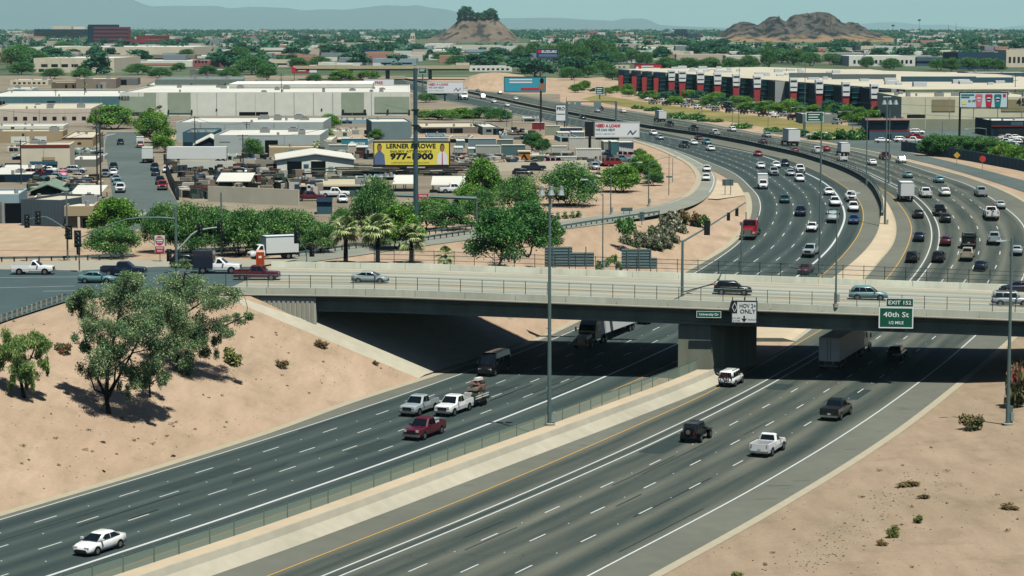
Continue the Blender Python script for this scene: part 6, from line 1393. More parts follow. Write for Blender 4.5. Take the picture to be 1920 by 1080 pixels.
# containers
CN = [(690, 640, 258, 278, (64, 148, 164), 'teal shipping container with white lettering'), (770, 840, 258, 266, (170, 186, 180), 'pale grey container above the yellow billboard'), (856, 872, 262, 276, (120, 146, 152), 'narrow blue grey container end right of the yellow billboard'), (852, 869, 275, 288, (178, 190, 182), 'small pale container below the blue grey end'), (878, 930, 258, 276, (132, 154, 158), 'blue grey container with a white roof'), (878, 892, 277, 289, (140, 160, 164), 'short blue grey container beside the large pale one'), (892, 938, 271, 290, (182, 190, 176), 'large pale container in front of the row'), (940, 985, 270, 292, (94, 124, 124), 'dark teal container right of the large pale one'),
      (932, 962, 260, 270, (120, 132, 124), 'grey green container in the back row'), (652, 668, 271, 288, (206, 200, 180), 'small cream container below the teal one'), (668, 690, 274, 286, (150, 170, 168), 'grey container beside the small cream one'), (616, 650, 270, 286, (150, 168, 160), 'grey slatted container left of the small cream one'),
      (998, 1021, 228, 241, (148, 44, 52), 'dark red container at the foot of the black posts'), (1023, 1050, 234, 252, (168, 176, 150), 'cream container set end on'), (1050, 1092, 238, 249, (46, 66, 98), 'dark blue container in the far yard'), (1046, 1070, 247, 256, (206, 198, 160), 'low cream container beside the dark blue one'), (1072, 1096, 246, 256, (128, 146, 148), 'grey container pair by the black billboard end'), (1034, 1064, 272, 290, (206, 208, 196), 'white container behind the weeping tree'), (1042, 1082, 292, 304, (214, 214, 204), 'white box beside the rubbish skip'),
      (1067, 1122, 256, 278, (222, 220, 204), 'uppermost of the blank white container stack with faint lettering'), (1079, 1128, 277, 302, (226, 224, 210), 'white container below the faint lettering'), (1132, 1146, 264, 288, (164, 170, 160), 'tall grey panel between the white stacks'), (1161, 1188, 266, 290, (230, 230, 220), 'white container stack left of the hedge'), (1161, 1188, 252, 266, (228, 228, 220), 'upper white container of the stack left of the hedge'), (1146, 1160, 264, 296, (72, 124, 124), 'teal upright container between the white stacks')]
def container(u0, u1, vt, vb, col, label):
    u0, u1 = min(u0, u1), max(u0, u1); p = flat((u0 + u1) / 2, max(vb, vt) + 2); s = sx(p.y); w, h = (u1 - u0) / s, (vb - vt) / s; h = max(h, 1.5)
    mat = M('container_%d_%d_%d' % col, col, .6, 0, .06, 1, 0, 1.05); r = thing('shipping_container', label, 'container', p, .05); d = 2.6 if w > 4 else 9
    m = MB(); m.bb(-w / 2 + .08, w / 2 - .08, .08, d, 0, h - .08, mat)
    n = max(4, int(w / .5))
    for i in range(n): x = lerp(-w / 2 + .2, w / 2 - .2, i / (n - 1)); m.bb(x - .1, x + .1, 0, .1, .12, h - .12, mat)
    m.obj('body', r); m = MB()
    for x in (-w / 2 + .06, w / 2 - .06): m.bb(x - .06, x + .06, -.02, .14, 0, h, mat)
    m.bb(-w / 2, w / 2, -.02, .14, h - .14, h, mat); m.bb(-w / 2, w / 2, -.02, .14, 0, .14, mat); m.obj('frame', r)
    m = MB(); m.bb(-w / 2, w / 2, 0, d, h + .002, h + .06, ROOFW); m.obj('roof', r)
    return r, w, h
for a in CN:
    r, w, h = container(*a)
    if 'lettering' in a[5] and 'teal' in a[5]: text('MAXIM', h * .42, SIGNW, r, (w * .18, -.06, h * .5), bold=.02, width=w * .4); m = MB(); m.cyl((-w * .1, -.05, h * .5), (-w * .1, -.03, h * .5), h * .24, SIGNW, n=16); m.obj('emblem', r)
# junk and stock in the yards
heapm = [M('heap_%d' % i, c, .85) for i, c in enumerate([(66, 62, 58), (120, 108, 94), (40, 46, 50), (170, 160, 144), (104, 66, 56), (90, 98, 94), (206, 202, 190), (70, 86, 104), (76, 96, 82), (34, 34, 34), (140, 128, 110), (220, 214, 200)])]
def heap(u0, u1, v0, v1, n, label, hmax=1.6, long=False, seed=0, lm=3.0):
    rg = random.Random(seed); m = MB(); p = flat((u0 + u1) / 2, v1)
    for i in range(n):
        q = flat(rg.uniform(u0, u1), rg.uniform(v0, v1)) - p; l = rg.uniform(2, lm * 2) if long else rg.uniform(.4, lm); k = rg.uniform(.25, hmax)
        m.box((q.x, q.y, k / 2 + (rg.uniform(0, 1.6) if long else 0)), (l, rg.uniform(.3, 1.0) if long else rg.uniform(.4, 2), k if not long else .18), rg.choice(heapm), rg.uniform(-.15, .15) if long else rg.random() * 3)
    m.obj('stored_goods', kind='stuff', label=label, cat='goods', loc=p)
heap(590, 720, 318, 331, 130, 'long dark steel sections stacked before the workshop', .4, True, 1, 5); heap(720, 870, 318, 330, 120, 'racks of timber and steel under the yellow billboard', .4, True, 2, 4); heap(340, 470, 322, 348, 150, 'junk heaped in the yard right of the side street', 1.8, False, 3); heap(440, 560, 300, 336, 120, 'scrap and parts heaped left of the workshop', 2.2, False, 4); heap(60, 180, 340, 364, 130, 'green, blue and brown goods stored behind the gabled canopy', 1.6, False, 5); heap(540, 600, 352, 372, 50, 'dark rack of scrap left of the shop yard', 3, False, 6); heap(960, 1120, 292, 312, 110, 'odd goods and fences along the container yard', 1.6, False, 7); heap(940, 1000, 246, 262, 60, 'goods stored by the red container', 1.8, False, 8); heap(330, 395, 350, 374, 60, 'grey machine parts at the yard corner', 2, False, 9); heap(310, 330, 300, 330, 20, 'dark goods along the mesh fence', 1.6, False, 10); heap(1120, 1190, 288, 305, 70, 'pale goods among the white containers', 1.6, False, 11); heap(200, 330, 288, 330, 0, 'x') if False else None; heap(560, 720, 288, 300, 60, 'crates and machines behind the workshop', 1.8, False, 13); heap(830, 960, 292, 318, 110, 'mixed stock heaped right of the yellow billboard', 1.6, False, 14); heap(60, 180, 280, 312, 60, 'goods and pallets by the cream box building', 1.4, False, 15); heap(440, 600, 334, 356, 90, 'scrap between the block wall and the shop', 1.6, False, 16); heap(1860, 1930, 262, 280, 60, 'pale equipment standing before the dark store', 1.8, False, 12)
p = flat(370, 306); vehicle('trailer', 'white', (p.x, p.y, p.z), math.pi, 'long white trailer with a blue end parked in the yard', 'trailer', scale=1.0)
p = flat(983, 305); r = thing('machine_shed', 'orange yellow steel frame machine at the yard wall', 'machine', p, 0); m = MB(); s = sx(p.y); w, h = 22 / s, 20 / s; OY = M('machine_orange', (212, 140, 50), .6); m.bb(-w/2, w/2, 0, 2.5, 0, h, OY); m.obj('body', r); m = MB(); m.tube([(-w*.4, -.1, h*.2), (0, -.1, h*.8), (w*.4, -.1, h*.1)], .12, STEELD); m.obj('brace', r); m = MB(); m.bb(-w*.56, w*.56, -.2, 2.7, h, h + .3, CREAM); m.obj('roof', r)
for i, (u, v) in enumerate([(147, 291), (164, 291)]):
    p = flat(u, v); s = sx(p.y); m = MB(); r = thing('storage_tank', ['pale green upright tank, left of the pair by the power poles', 'pale green upright tank, right of the pair by the power poles'][i], 'tank', p); TG = M('tank_green', (168, 192, 180), .6); m.cyl((0, 0, 0), (0, 0, 11 / s), 5.5 / s, TG, n=16); m.obj('body', r); m = MB(); m.cyl((0, 0, 11 / s), (0, 0, 14 / s), 5.5 / s, TG, 1.5 / s, n=16); m.obj('lid', r)
p = flat(608, 402); r = thing('dumpster_shed', 'small dark blue green hut at the yard entrance', 'hut', p, .05); m = MB(); s = sx(p.y); m.bb(-14 / s, 14 / s, 0, 4, 0, 23 / s, DBLUE); m.obj('wall', r); m = MB(); m.loft([[(x, -.3, 23 / s), (x, 4.3, 28 / s), (x, 4.3, 29 / s), (x, -.3, 24 / s)] for x in (-15 / s, 15 / s)], NAVYW); m.obj('roof', r)
building('dark teal shed half hidden behind the signal arm', 'shed', 273, 322, 424, 403, 397, B('deep_teal', (48, 104, 118)), B('deep_teal', (48, 104, 118)), .03); building('white box trailer end behind the mesquites', 'shed', 236, 269, 420, 402, 399, WHITEW, ROOFW, .03)
# small sheds, cabins and lean-tos crowding the yards
SMALL = [(330, 345, 300, 292, 287), (426, 444, 300, 291, 286), (446, 478, 312, 301, 295), (395, 420, 316, 307, 302), (560, 590, 345, 338, 332), (480, 512, 340, 331, 325), (500, 522, 350, 342, 337), (610, 640, 336, 329, 322), (668, 700, 342, 334, 328), (700, 740, 338, 331, 325), (760, 800, 300, 291, 285), (860, 900, 308, 299, 293), (905, 950, 312, 303, 297), (955, 985, 292, 284, 278), (990, 1030, 300, 290, 284), (1100, 1130, 312, 305, 300), (840, 880, 268, 258, 252), (800, 836, 262, 254, 248), (940, 980, 262, 254, 248), (620, 650, 268, 260, 254), (655, 690, 272, 264, 258), (70, 100, 322, 315, 309), (135, 178, 352, 344, 337), (20, 52, 300, 291, 285), (100, 130, 300, 293, 288), (150, 176, 290, 283, 277), (180, 196, 300, 292, 286), (14, 50, 284, 276, 270), (60, 92, 256, 250, 246), (178, 200, 262, 255, 249), (250, 330, 182, 176, 172), (470, 540, 160, 153, 149), (560, 600, 232, 226, 221), (636, 690, 232, 224, 219), (700, 730, 216, 209, 204), (785, 830, 216, 209, 204), (850, 900, 222, 215, 210), (910, 960, 214, 208, 203), (980, 1010, 228, 221, 216), (1050, 1085, 266, 257, 251)]
rg = random.Random(17)
for i, (a, b, c_, d_, e_) in enumerate(SMALL):
    k = rg.choice(['pale', 'tan', 'grey', 'blue grey']); zn = 'left of the side street' if a < 200 else 'in the junk yard' if a < 480 and c_ > 280 else 'around the workshop' if a < 745 and c_ > 280 else 'by the containers' if c_ > 240 else 'beside the white warehouse'
    building(f'small {k} shed {zn}', 'shed', a, b, c_, d_, e_, dict(pale=CREAM, tan=TAN, grey=B('pale_grey', (192, 202, 196), 1.05)).get(k, BGREY), rg.choice([ROOFW, ROOFW, ROOFT, ROOFG]), rg.uniform(-.06, .1), [('opening', DARK, .1, rg.uniform(.35, .8), 0, rg.uniform(.5, .85), .03)], group=f'small {k} sheds {zn}')
# -- right: multi-bay building with red pylons, each bay stepping towards the viewer
A, Bq = flat(1158, 168), flat(1700, 236); d = (Bq - A)
r = thing('showroom_building', 'long dark glazed multi-bay building with tilted red and white pylons', 'building', A)
RP_ = M('pylon_red', (186, 66, 70), .7, 0, .08, 1, 0, 1.0); RW_ = M('pylon_white', (232, 236, 230), .7, 0, .04, 1, 0, 1.15); BAYW = M('bay_grey', (198, 206, 200), .7, 0, .05, .4, 0, .8)
pyl = [1164, 1189, 1208, 1230, 1259, 1279, 1313, 1345, 1380, 1419, 1452, 1487, 1535, 1585, 1638]; rg = random.Random(4); hh = 10.4
for i, u in enumerate(pyl):
    p = flat(u, lerp(168, 236, (u - 1158) / 542)); s = sx(p.y); x0, y0 = p.x - A.x, p.y - A.y
    nx = pyl[i + 1] if i + 1 < len(pyl) else 1692
    w = (nx - u) / s + 1.0; dep = 34 if i + 1 < len(pyl) else 60
    m = MB(); m.bb(x0 + .2, x0 + w, y0 + 2.2, y0 + dep, -1, hh, NAVYW); m.obj('wall', r)
    if u == 1452: m = MB(); m.bb(x0 + .4, x0 + w * .8, y0 + 1.9, y0 + 2.2, 1.5, hh + .2, BAYW); m.obj('panel', r)
    else:
        m = MB(); m.bb(x0 + w * .22, x0 + w * .55, y0 + .6, y0 + 2.2, .2, hh * 1.0, TGL); m.obj('glass_bay', r)
        for z in (.2, .42, .62, .80): m = MB(); m.bb(x0 + w * .2, x0 + w * .98, y0 + .3, y0 + .6, hh * z, hh * z + .22, DBLUE); m.obj('sunshade', r)
        m = MB(); m.bb(x0 + w * .57, x0 + w * .98, y0 + 1.6, y0 + 2.2, hh * .1, hh * .8, WIN); m.obj('window', r)
        m = MB(); m.bb(x0 + w * .56, x0 + w, y0 + 1.2, y0 + 2.2, hh * .86, hh * 1.03, BAYW); m.obj('cornice', r)
    if u == 1452: continue
    tall = i > 3; a, b = (6.5 if tall else 4.5) / s * (1 if i < 5 else 1.12), (4.2 if tall else 3.4) / s; top = hh * (1.2 if tall else .74); zs = top * .58 if tall else top
    k = (zs + 1) / (top + 1); c_ = lerp(b, a, k)
    f = lambda q, z, o: [(x0 - q, y0 - o, z), (x0 + q, y0 - o, z), (x0 + q, y0 + 2.2, z), (x0 - q, y0 + 2.2, z)]
    m = MB(); m.loft([f(b, -1, 1.2), f(c_, zs, 1.2)], RP_); m.obj('pylon', r)
    if tall:
        m = MB(); m.loft([f(c_ + .02, zs + .02, 1.5), f(a, top, 1.3)], RW_); m.obj('pylon_head', r)
        for z in (.70, .90): m = MB(); m.bb(x0 - a * .8, x0 + a * .8, y0 - 1.55, y0 - 1.2, top * z, top * z + .35, DARK); m.obj('sign_slot', r)
m = MB(); xb, yb = Bq.x - A.x, Bq.y - A.y
m.add([(2, 26, hh + .25), (xb + 4, yb + 30, hh + .25), (xb + 90, yb + 40, hh + .25), (xb + 100, yb + 330, hh + .25), (90, 100, hh + .25)], [(0, 1, 2, 3, 4)], ROOFT); m.obj('roof', r)
for i in range(46):
    t, q, a = rg.random(), rg.uniform(.1, .8), rg.uniform(2, 5); x, y = lerp(10, xb + 6, t) + q * 80, lerp(40, yb + 40, t) + q * 60 * (1 + 2 * t) * .5
    m = MB(); m.bb(x, x + a, y, y + a * .7, hh + .25, hh + rg.uniform(1, 2), RW_); m.obj('roof_unit', r)
for (u0, u1, v0) in ((1480, 1560, 150), (1560, 1680, 153), (1690, 1830, 158), (1820, 1900, 160)):
    q0 = py(u0, v0, 10); 
    yy = (H - ZG(1000) - hh) * F / (v0 - YH); c0 = py(u0, v0, yy); c1 = py(u1, v0, yy)
    m = MB(); m.bb(c0.x - A.x, c1.x - A.x, yy - A.y, yy - A.y + 1.2, hh + .2, hh + 2.4, DBLUE if u0 > 1600 else ROOFG); m.obj('roof_screen', r)
# other right-hand buildings
r, w, h, dp = building('long tan and cream industrial hall behind the cups billboard', 'warehouse', 1690, 1960, 243, 182, 172, B('pale_cream', (228, 226, 194), 1.1), ROOFT, -.02, [('panel', B('khaki', (188, 178, 138)), .21, .37, .56, .92, .15), ('panel', B('khaki', (188, 178, 138)), .69, .88, .56, .92, .15), ('base_band', B('sage2', (182, 188, 160)), .0, 1, .0, .32, .12), ('window', WIN, .04, .17, .36, .46), ('window', WIN, .075, .14, .08, .22)], units=10)
text('4545', 3.2, BLACK, r, (w * .36, -.3, h * .85), bold=.03)
building('blue grey metal building with red stripes', 'building', 1630, 1705, 263, 224, 219, B('slate_blue', (94, 122, 138)), ROOFT, 0, [('stripe', M('stripe_red', (206, 88, 76), .7), .0, 1, .46, .52, .08), ('stripe', NAVYW, .03, .35, .76, .8, .08), ('stripe', NAVYW, .6, .95, .76, .8, .08), ('eave', M('eave_pink', (226, 176, 160), .8), -.12, 1.0, .97, 1.04, 1.2), ('doorway', DARK, .45, .55, 0, .3)])
building('dark store front with a teal sign at the right edge', 'shop', 1858, 1990, 256, 226, 219, NAVYW, ROOFW, 0, [('sign_board', DBLUE, .28, .45, .70, .92, .15), ('shopfront', WIN, .05, .95, .05, .5, .05), ('eave', REDW, 0, 1, .62, .68, .3)])
building('small grey lean-to before the tan hall', 'shed', 1505, 1570, 232, 214, 209, B('grey3', (176, 184, 172)), ROOFW, 0)
FB = [(1440, 1672, 150, 133, 128, TAN, ROOFT, 'wide tan roofed hall behind the dark bays'), (1672, 1700, 150, 137, 134, DBLUE, ROOFG, 'blue block at the end of the wide tan hall'), (1700, 1818, 150, 137, 134, CREAM, ROOFW, 'cream hall right of the blue block'), (1818, 1940, 152, 136, 133, DBLUE, ROOFW, 'blue and white hall at the right edge'), (1455, 1502, 112, 99, 96, GGREEN, ROOFW, 'sage walled store by the tall cypress'), (1502, 1592, 116, 101, 99, DBLUE, ROOFG, 'blue fronted hall in the mid distance'), (1592, 1718, 124, 105, 101, WHITEW, ROOFW, 'white hall with grey panels in the mid distance'), (1716, 1782, 124, 107, 104, DBLUE, ROOFW, 'long blue hall beside the white hall'), (1796, 1886, 130, 99, 96, B('glass_blue', (60, 92, 112)), NAVYW, 'dark glass office block on the right'), (1886, 1950, 126, 94, 91, CREAM, ROOFW, 'cream hall right of the dark glass office'), (1614, 1674, 101, 86, 84, CREAM, ROOFW, 'cream block with dark openings below the rocky hill'), (1560, 1614, 100, 86, 83, NAVYW, ROOFG, 'dark glass block below the rocky hill'), (1732, 1766, 101, 93, 91, WHITEW, ROOFW, 'small white block at mid right'),
      (1690, 1808, 90, 82, 80, B('grey_green', (146, 164, 150)), ROOFG, 'low grey green office far right'), (1772, 1806, 90, 81, 79, WHITEW, ROOFW, 'white office wing far right'), (1755, 1768, 86, 74, 73, WHITEW, ROOFW, 'white stair tower far right'), (1682, 1728, 79, 73, 72, WHITEW, ROOFW, 'low white store at the foot of the right hill'), (1198, 1287, 97, 85, 83, CREAM, ROOFW, 'cream two storey office among the dark trees'), (1228, 1300, 106, 96, 94, WHITEW, ROOFW, 'white wing in front of the cream office'), (1150, 1200, 100, 94, 92, CREAM, ROOFW, 'long low cream store left of the cream office'), (1243, 1290, 76, 63, 61, NAVYW, ROOFG, 'dark office with a roof house left of the rocky hill'), (1266, 1288, 70, 55, 53, NAVYW, ROOFG, 'dark roof house behind the dark office'), (1288, 1312, 76, 63, 61, B('purple', (86, 84, 120)), ROOFW, 'purplish office wing left of the rocky hill'), (1102, 1121, 68, 58, 57, PINKW, ROOFW, 'pale pink block standing on the skyline'), (1095, 1140, 80, 72, 70, CREAM, ROOFT, 'cream store under the pale pink block'), (1140, 1200, 80, 72, 71, CREAM, ROOFW, 'long pale store on the distant plain'), (1340, 1440, 108, 97, 95, WHITEW, ROOFW, 'striped white hall left of the cypress'), (1222, 1262, 122, 110, 107, CREAM, ROOFT, 'cream house left of the red billboard'), (1290, 1320, 128, 118, 115, WHITEW, ROOFW, 'white house in the trees above the bays'), (1060, 1180, 128, 122, 121, CREAM, ROOFT, 'low cream wall among the big dark trees'), (965, 1062, 136, 128, 126, TAUPE, ROOFT, 'low brown shed under the blue billboard pole'), (1140, 1158, 118, 106, 104, CREAM, ROOFT, 'small cream house in the big dark trees'),
      (735, 748, 76, 67, 66, WHITEW, ROOFW, 'white store in front of the left slope of the butte'), (770, 778, 76, 62, 61, CREAM, ROOFW, 'thin pale tower left of the butte'), (640, 692, 86, 75, 74, CREAM, ROOFW, 'long cream roof in the distant trees'), (588, 616, 90, 82, 81, B('yellow', (226, 186, 92), .7), ROOFT, 'yellow fronted store in the distance'), (565, 588, 70, 63, 62, PINKW, ROOFW, 'pinkish block in the distant trees'), (480, 582, 100, 90, 89, WHITEW, ROOFW, 'long pale store above the motorway bend'), (680, 706, 106, 93, 92, B('sign_blue', (46, 72, 130)), ROOFW, 'blue and white store in the distance'), (636, 655, 104, 90, 89, DBLUE, ROOFW, 'grey blue block in the distance'), (765, 797, 114, 104, 103, B('emerald', (22, 124, 100)), ROOFG, 'bright green hoarding like shed in the distance'), (670, 720, 120, 110, 108, PINKW, ROOFW, 'pink and cream store in the distance'), (415, 480, 92, 84, 83, CREAM, ROOFT, 'cream row of stores above the left trees'), (415, 446, 96, 88, 87, REDW, ROOFW, 'red fronted store above the left trees'), (355, 395, 82, 74, 73, TAUPE, ROOFT, 'brown roofed chapel like store'), (14, 42, 66, 58, 57, CREAM, ROOFW, 'pale block on the skyline at far left'), (870, 890, 98, 85, 84, CREAM, ROOFT, 'cream villa below the butte, left'), (898, 930, 98, 85, 84, TAUPE, ROOFT, 'brown villa below the butte, right'), (880, 960, 134, 124, 122, WHITEW, ROOFW, 'white flat store above the sandy slope'), (855, 880, 132, 118, 117, CREAM, ROOFW, 'pale hangar above the sandy slope'), (20, 90, 160, 150, 147, CREAM, ROOFW, 'low pale sheds of the truck yard at far left'), (15, 60, 175, 166, 162, WHITEW, ROOFW, 'white lean-to behind the long teal shed')]
for a in FB:
    u0, u1, vb, vt, vr, wl_, rf, lb = a; n = max(2, int((u1 - u0) / 9))
    building(lb, 'building', u0, u1, vb, vt, vr, wl_, rf, 0, dmax=max(30, (u1 - u0) * .7), feats=row('window', WIN, n, .05, .95, .55, .25, .6) if (int(u0) % 3 and wl_ is not NAVYW) else row('window_band', WIN, 1, .03, .97, 1, .3, .55), units=1)
rg = random.Random(9)
for i in range(240):
    v = 74 + 56 * rg.random() ** 1.2; u = rg.uniform(15, 1915)
    if 800 < u < 980 and v < 88 or 1340 < u < 1690 and v < 84 or 150 < u < 310: continue
    if v > 116 and (u > 840 or u < 470): continue
    w = rg.uniform(14, 60) * (v - 50) / 45; hp = rg.uniform(5, 9) * (v - 45) / 45
    building(zoned('pale low building', 'roofs', u, v)[0], 'building', u - w / 2, u + w / 2, v, v - hp, v - hp - rg.uniform(1, 2.5), rg.choice([CREAM, WHITEW, WHITEW, TAUPE, WHITEW, CREAM, BGREY]), rg.choice([ROOFW, ROOFT, ROOFW]), 0, row('window_band', WIN, 1, .1, .9, 1, .3, .5), group=zoned('', 'roofs', u, v)[1])
# ------------------------------------------------------------ billboards and signs
def bill(label, u0, u1, vt, vb, vg, mat, posts=1, border=STEELD, nm='billboard', cat='billboard', deep=.6, ug=None, postmat=None, cat_walk=True, rz=0.0, name_posts='post'):
    uc = (u0 + u1) / 2; p = flat(ug or uc, vg); s = sx(p.y); w, h = (u1 - u0) / s, (vb - vt) / s; zc = (vg - (vt + vb) / 2) / s
    c = py(uc, vb, p.y); r = thing(nm, label, cat, (c.x, p.y, p.z), rz); zb = c.z - p.z; zc = zb + h / 2
    m = MB(); m.bb(-w / 2, w / 2, 0, deep, zb, zb + h, mat); m.obj('panel', r)
    m = MB(); e = .03 * h + .08
    for a in ((-w/2 - e, -w/2, zb - e, zb + h + e), (w/2, w/2 + e, zb - e, zb + h + e), (-w/2, w/2, zb + h, zb + h + e), (-w/2, w/2, zb - e, zb)): m.bb(a[0], a[1], -.05, deep + .05, a[2], a[3], border)
    m.obj('frame', r); dx = ((ug or uc) - uc) / s
    pm = MB(); rr = max(.14, .35 if posts == 1 else .16); pm.cyl((0, 0, -.5), (0, 0, zb + .01 - e), rr, postmat or STEELD, n=10); me = pm.mesh('post')
    for i in range(posts): put('post', me, r, (dx + (0 if posts == 1 else lerp(-w * .42, w * .42, i / (posts - 1))), deep / 2 + (.4 if posts == 1 else 0), 0))
    if cat_walk: m = MB(); m.bb(-w / 2, w / 2, -.9, -.05, zb - e - .25, zb - e - .12, STEELD); m.obj('catwalk', r)
    return r, w, h, zc
def flatpoly(r, pts, mat, nm, y=-.03, d=.02):
    m = MB(); m.loft([[(x, y - d, z) for x, z in pts], [(x, y, z) for x, z in pts]], mat); return m.obj(nm, r)
def ell(cx, cz, a, b, n=14): return [(cx + a * math.cos(2 * math.pi * i / n), cz + b * math.sin(2 * math.pi * i / n)) for i in range(n)]
REDP = M('print_red', (206, 44, 60), .6, 0, 0, k=1.2); TEALP = M('print_teal', (40, 132, 132), .6, 0, 0); GREENP = M('print_green', (20, 128, 98), .6, 0, 0); SKIN = M('print_skin', (176, 128, 100), .7, 0, 0); PYEL = M('print_yellow', (240, 224, 90), .6, 0, .03, .6, 0, 1.3)
SUITB = M('print_blue_suit', (108, 130, 168), .7, 0, 0); SHIRT = M('print_white', (232, 234, 232), .7, 0, 0, k=1.35); HAIR = M('print_hair', (30, 28, 28), .8, 0, 0)
r, w, h, zc = bill('yellow attorneys billboard with black lettering and a man at each end', 702, 842, 267, 309, 326, PYEL, 6, STEELD)
text('LERNER & ROWE', h * .28, BLACK, r, (-w * .01, -.04, zc + h * .33), bold=.04, width=w * .66); text('INJURY ATTORNEYS', h * .13, M('print_olive', (150, 140, 60), .6, 0, 0), r, (-w * .01, -.04, zc + h * .10), bold=.02, width=w * .56)
text('977-1900', h * .36, BLACK, r, (0, -.04, zc - h * .13), bold=.09, width=w * .58); text('LERNERANDROWE.COM', h * .1, M('print_olive', (150, 140, 60), .6, 0, 0), r, (-w * .02, -.04, zc - h * .40), width=w * .5)
for x, mt, tie in ((-w * .43, SUITB, SUITB), (w * .41, SHIRT, REDP)):
    flatpoly(r, [(x - w * .075, zc - h * .49), (x + w * .075, zc - h * .49), (x + w * .065, zc - h * .05), (x + w * .02, zc + h * .1), (x - w * .02, zc + h * .1), (x - w * .065, zc - h * .05)], mt, 'printed_figure'); flatpoly(r, ell(x, zc + h * .29, w * .031, h * .165), HAIR, 'printed_hair', -.052); flatpoly(r, ell(x, zc + h * .245, w * .026, h * .15), SKIN, 'printed_face', -.075)
    flatpoly(r, [(x - w * .008, zc - h * .48), (x + w * .008, zc - h * .48), (x + w * .005, zc + h * .05), (x - w * .005, zc + h * .05)], tie, 'printed_tie', -.05)
m = MB(); m.bb(-w / 2, w / 2, .1, .3, zc - h * .72, zc - h * .53, M('billboard_apron', (126, 62, 54), .8)); m.obj('apron', r)
def loan(label, u0, u1, vt, vb, vg, ug=None, big=True):
    r, w, h, zc = bill(label, u0, u1, vt, vb, vg, SHIRT, 1, M('frame_pale', (210, 216, 208), .7, k=1.2), ug=ug)
    text('NEED A LOAN?', h * .3, REDP, r, (-w * .2, -.04, zc + h * .27), bold=.05, width=w * .56); text('WE CAN HELP!', h * .24, TEALP, r, (-w * .26, -.04, zc - h * .02), bold=.02, width=w * .44)
    text('title loans - registration loans', h * .12, BLACK, r, (-w * .26, -.04, zc - h * .3), width=w * .44)
    text('FREE', h * .2, GREENP, r, (w * .35, -.04, zc + h * .3)) if False else None
    m = MB(); m.tube([(w * .25, -.05, zc - h * .3), (w * .31, -.05, zc - h * .05), (w * .36, -.05, zc - h * .3), (w * .44, -.05, zc - h * .05)], .12, STEEL, 4); m.obj('printed_emblem', r)
    m = MB(); m.bb(-w * .48, w * .05, -.12, -.02, zc - h * .72, zc - h * .56, GREENP); m.obj('apron', r); return r
loan('large white loan billboard with red lettering beside the ramp entry', 1115, 1198, 230, 256, 292, 1150); loan('smaller white loan billboard beyond the white warehouse', 802, 868, 154, 174, 190, 834)
r, w, h, zc = bill('black end frame of the neighbouring billboard left of the large loan sign', 1098, 1114, 230, 255, 292, BLACK, 1, BLACK)
r, w, h, zc = bill('red and white billboard over the far motorway', 548, 594, 122, 136, 150, REDP, 2); m = MB(); m.bb(w * .2, w * .5, -.06, -.02, zc - h * .5, zc + h * .5, SHIRT); m.obj('white_section', r)
text('CALL NOW', h * .3, SHIRT, r, (-w * .16, -.04, zc + h * .2), width=w * .5) if False else [flatpoly(r, [(-w * a, zc + h * b), (w * c, zc + h * b), (w * c, zc + h * (b + .12)), (-w * a, zc + h * (b + .12))], SHIRT, 'print_line') for a, c, b in ((.45, .12, .2), (.32, .0, -.02), (.26, .05, -.3))]
r, w, h, zc = bill('white FREE billboard above the warehouse roof end', 683, 738, 149, 162, 178, SHIRT, 1, M('frame_pale', (210, 216, 208), .7, k=1.2)); text('FREE', h * .55, REDP, r, (0, -.04, zc), bold=.05); m = MB(); m.bb(w * .25, w * .5, -.12, 0, zc - h * .8, zc - h * .55, GREENP); m.obj('apron', r)
r, w, h, zc = bill('turquoise billboard with a red button on two posts by the sandy slope', 946, 1022, 145, 171, 232, M('print_turquoise', (66, 168, 190), .6, 0, 0, k=1.2), 1, STEELD, ug=1014)
flatpoly(r, [(-w * .1, zc - h * .42), (w * .35, zc - h * .42), (w * .35, zc - h * .25), (-w * .1, zc - h * .25)], REDP, 'print_button'); flatpoly(r, ell(w * .42, zc - h * .15, w * .08, h * .3), SKIN, 'printed_figure'); flatpoly(r, ell(w * .42, zc + h * .25, w * .05, h * .2), HAIR, 'printed_hair')
for b in (.28, .08): flatpoly(r, [(-w * .38, zc + h * b), (w * .18, zc + h * b), (w * .18, zc + h * (b + .1)), (-w * .38, zc + h * (b + .1))], SHIRT, 'print_line')
r, w, h, zc = bill('dark blue dealer sign on a tall pole above the turquoise billboard', 1006, 1046, 92, 108, 150, M('print_navy', (38, 52, 104), .6, 0, 0), 1, STEEL, ug=1013); text('SUZUKI', h * .42, SIGNW, r, (w * .08, -.04, zc + h * .18), bold=.06, width=w * .7); flatpoly(r, [(-w * .44, zc + h * .06), (-w * .30, zc + h * .06), (-w * .30, zc + h * .38), (-w * .44, zc + h * .38)], REDP, 'emblem'); flatpoly(r, [(-w * .4, zc - h * .4), (w * .46, zc - h * .4), (w * .46, zc - h * .1), (-w * .4, zc - h * .1)], SUITB, 'print_band')
r, w, h, zc = bill('red billboard with white lines behind the dark bays', 1190, 1240, 121, 136, 150, REDP, 2)
for b in (.2, -.05, -.3): flatpoly(r, [(-w * .25, zc + h * b), (w * (.45 if b < .1 else .2), zc + h * b), (w * (.45 if b < .1 else .2), zc + h * (b + .14)), (-w * .25, zc + h * (b + .14))], SHIRT, 'print_line')
flatpoly(r, ell(-w * .4, zc - h * .1, w * .06, h * .36), SHIRT, 'printed_figure')
r, w, h, zc = bill('billboard showing three coloured drink cups at the far right', 1800, 1888, 174, 201, 262, M('print_sky', (200, 222, 226), .6, 0, 0, k=1.3), 1, BLACK, ug=1801, postmat=BLACK)
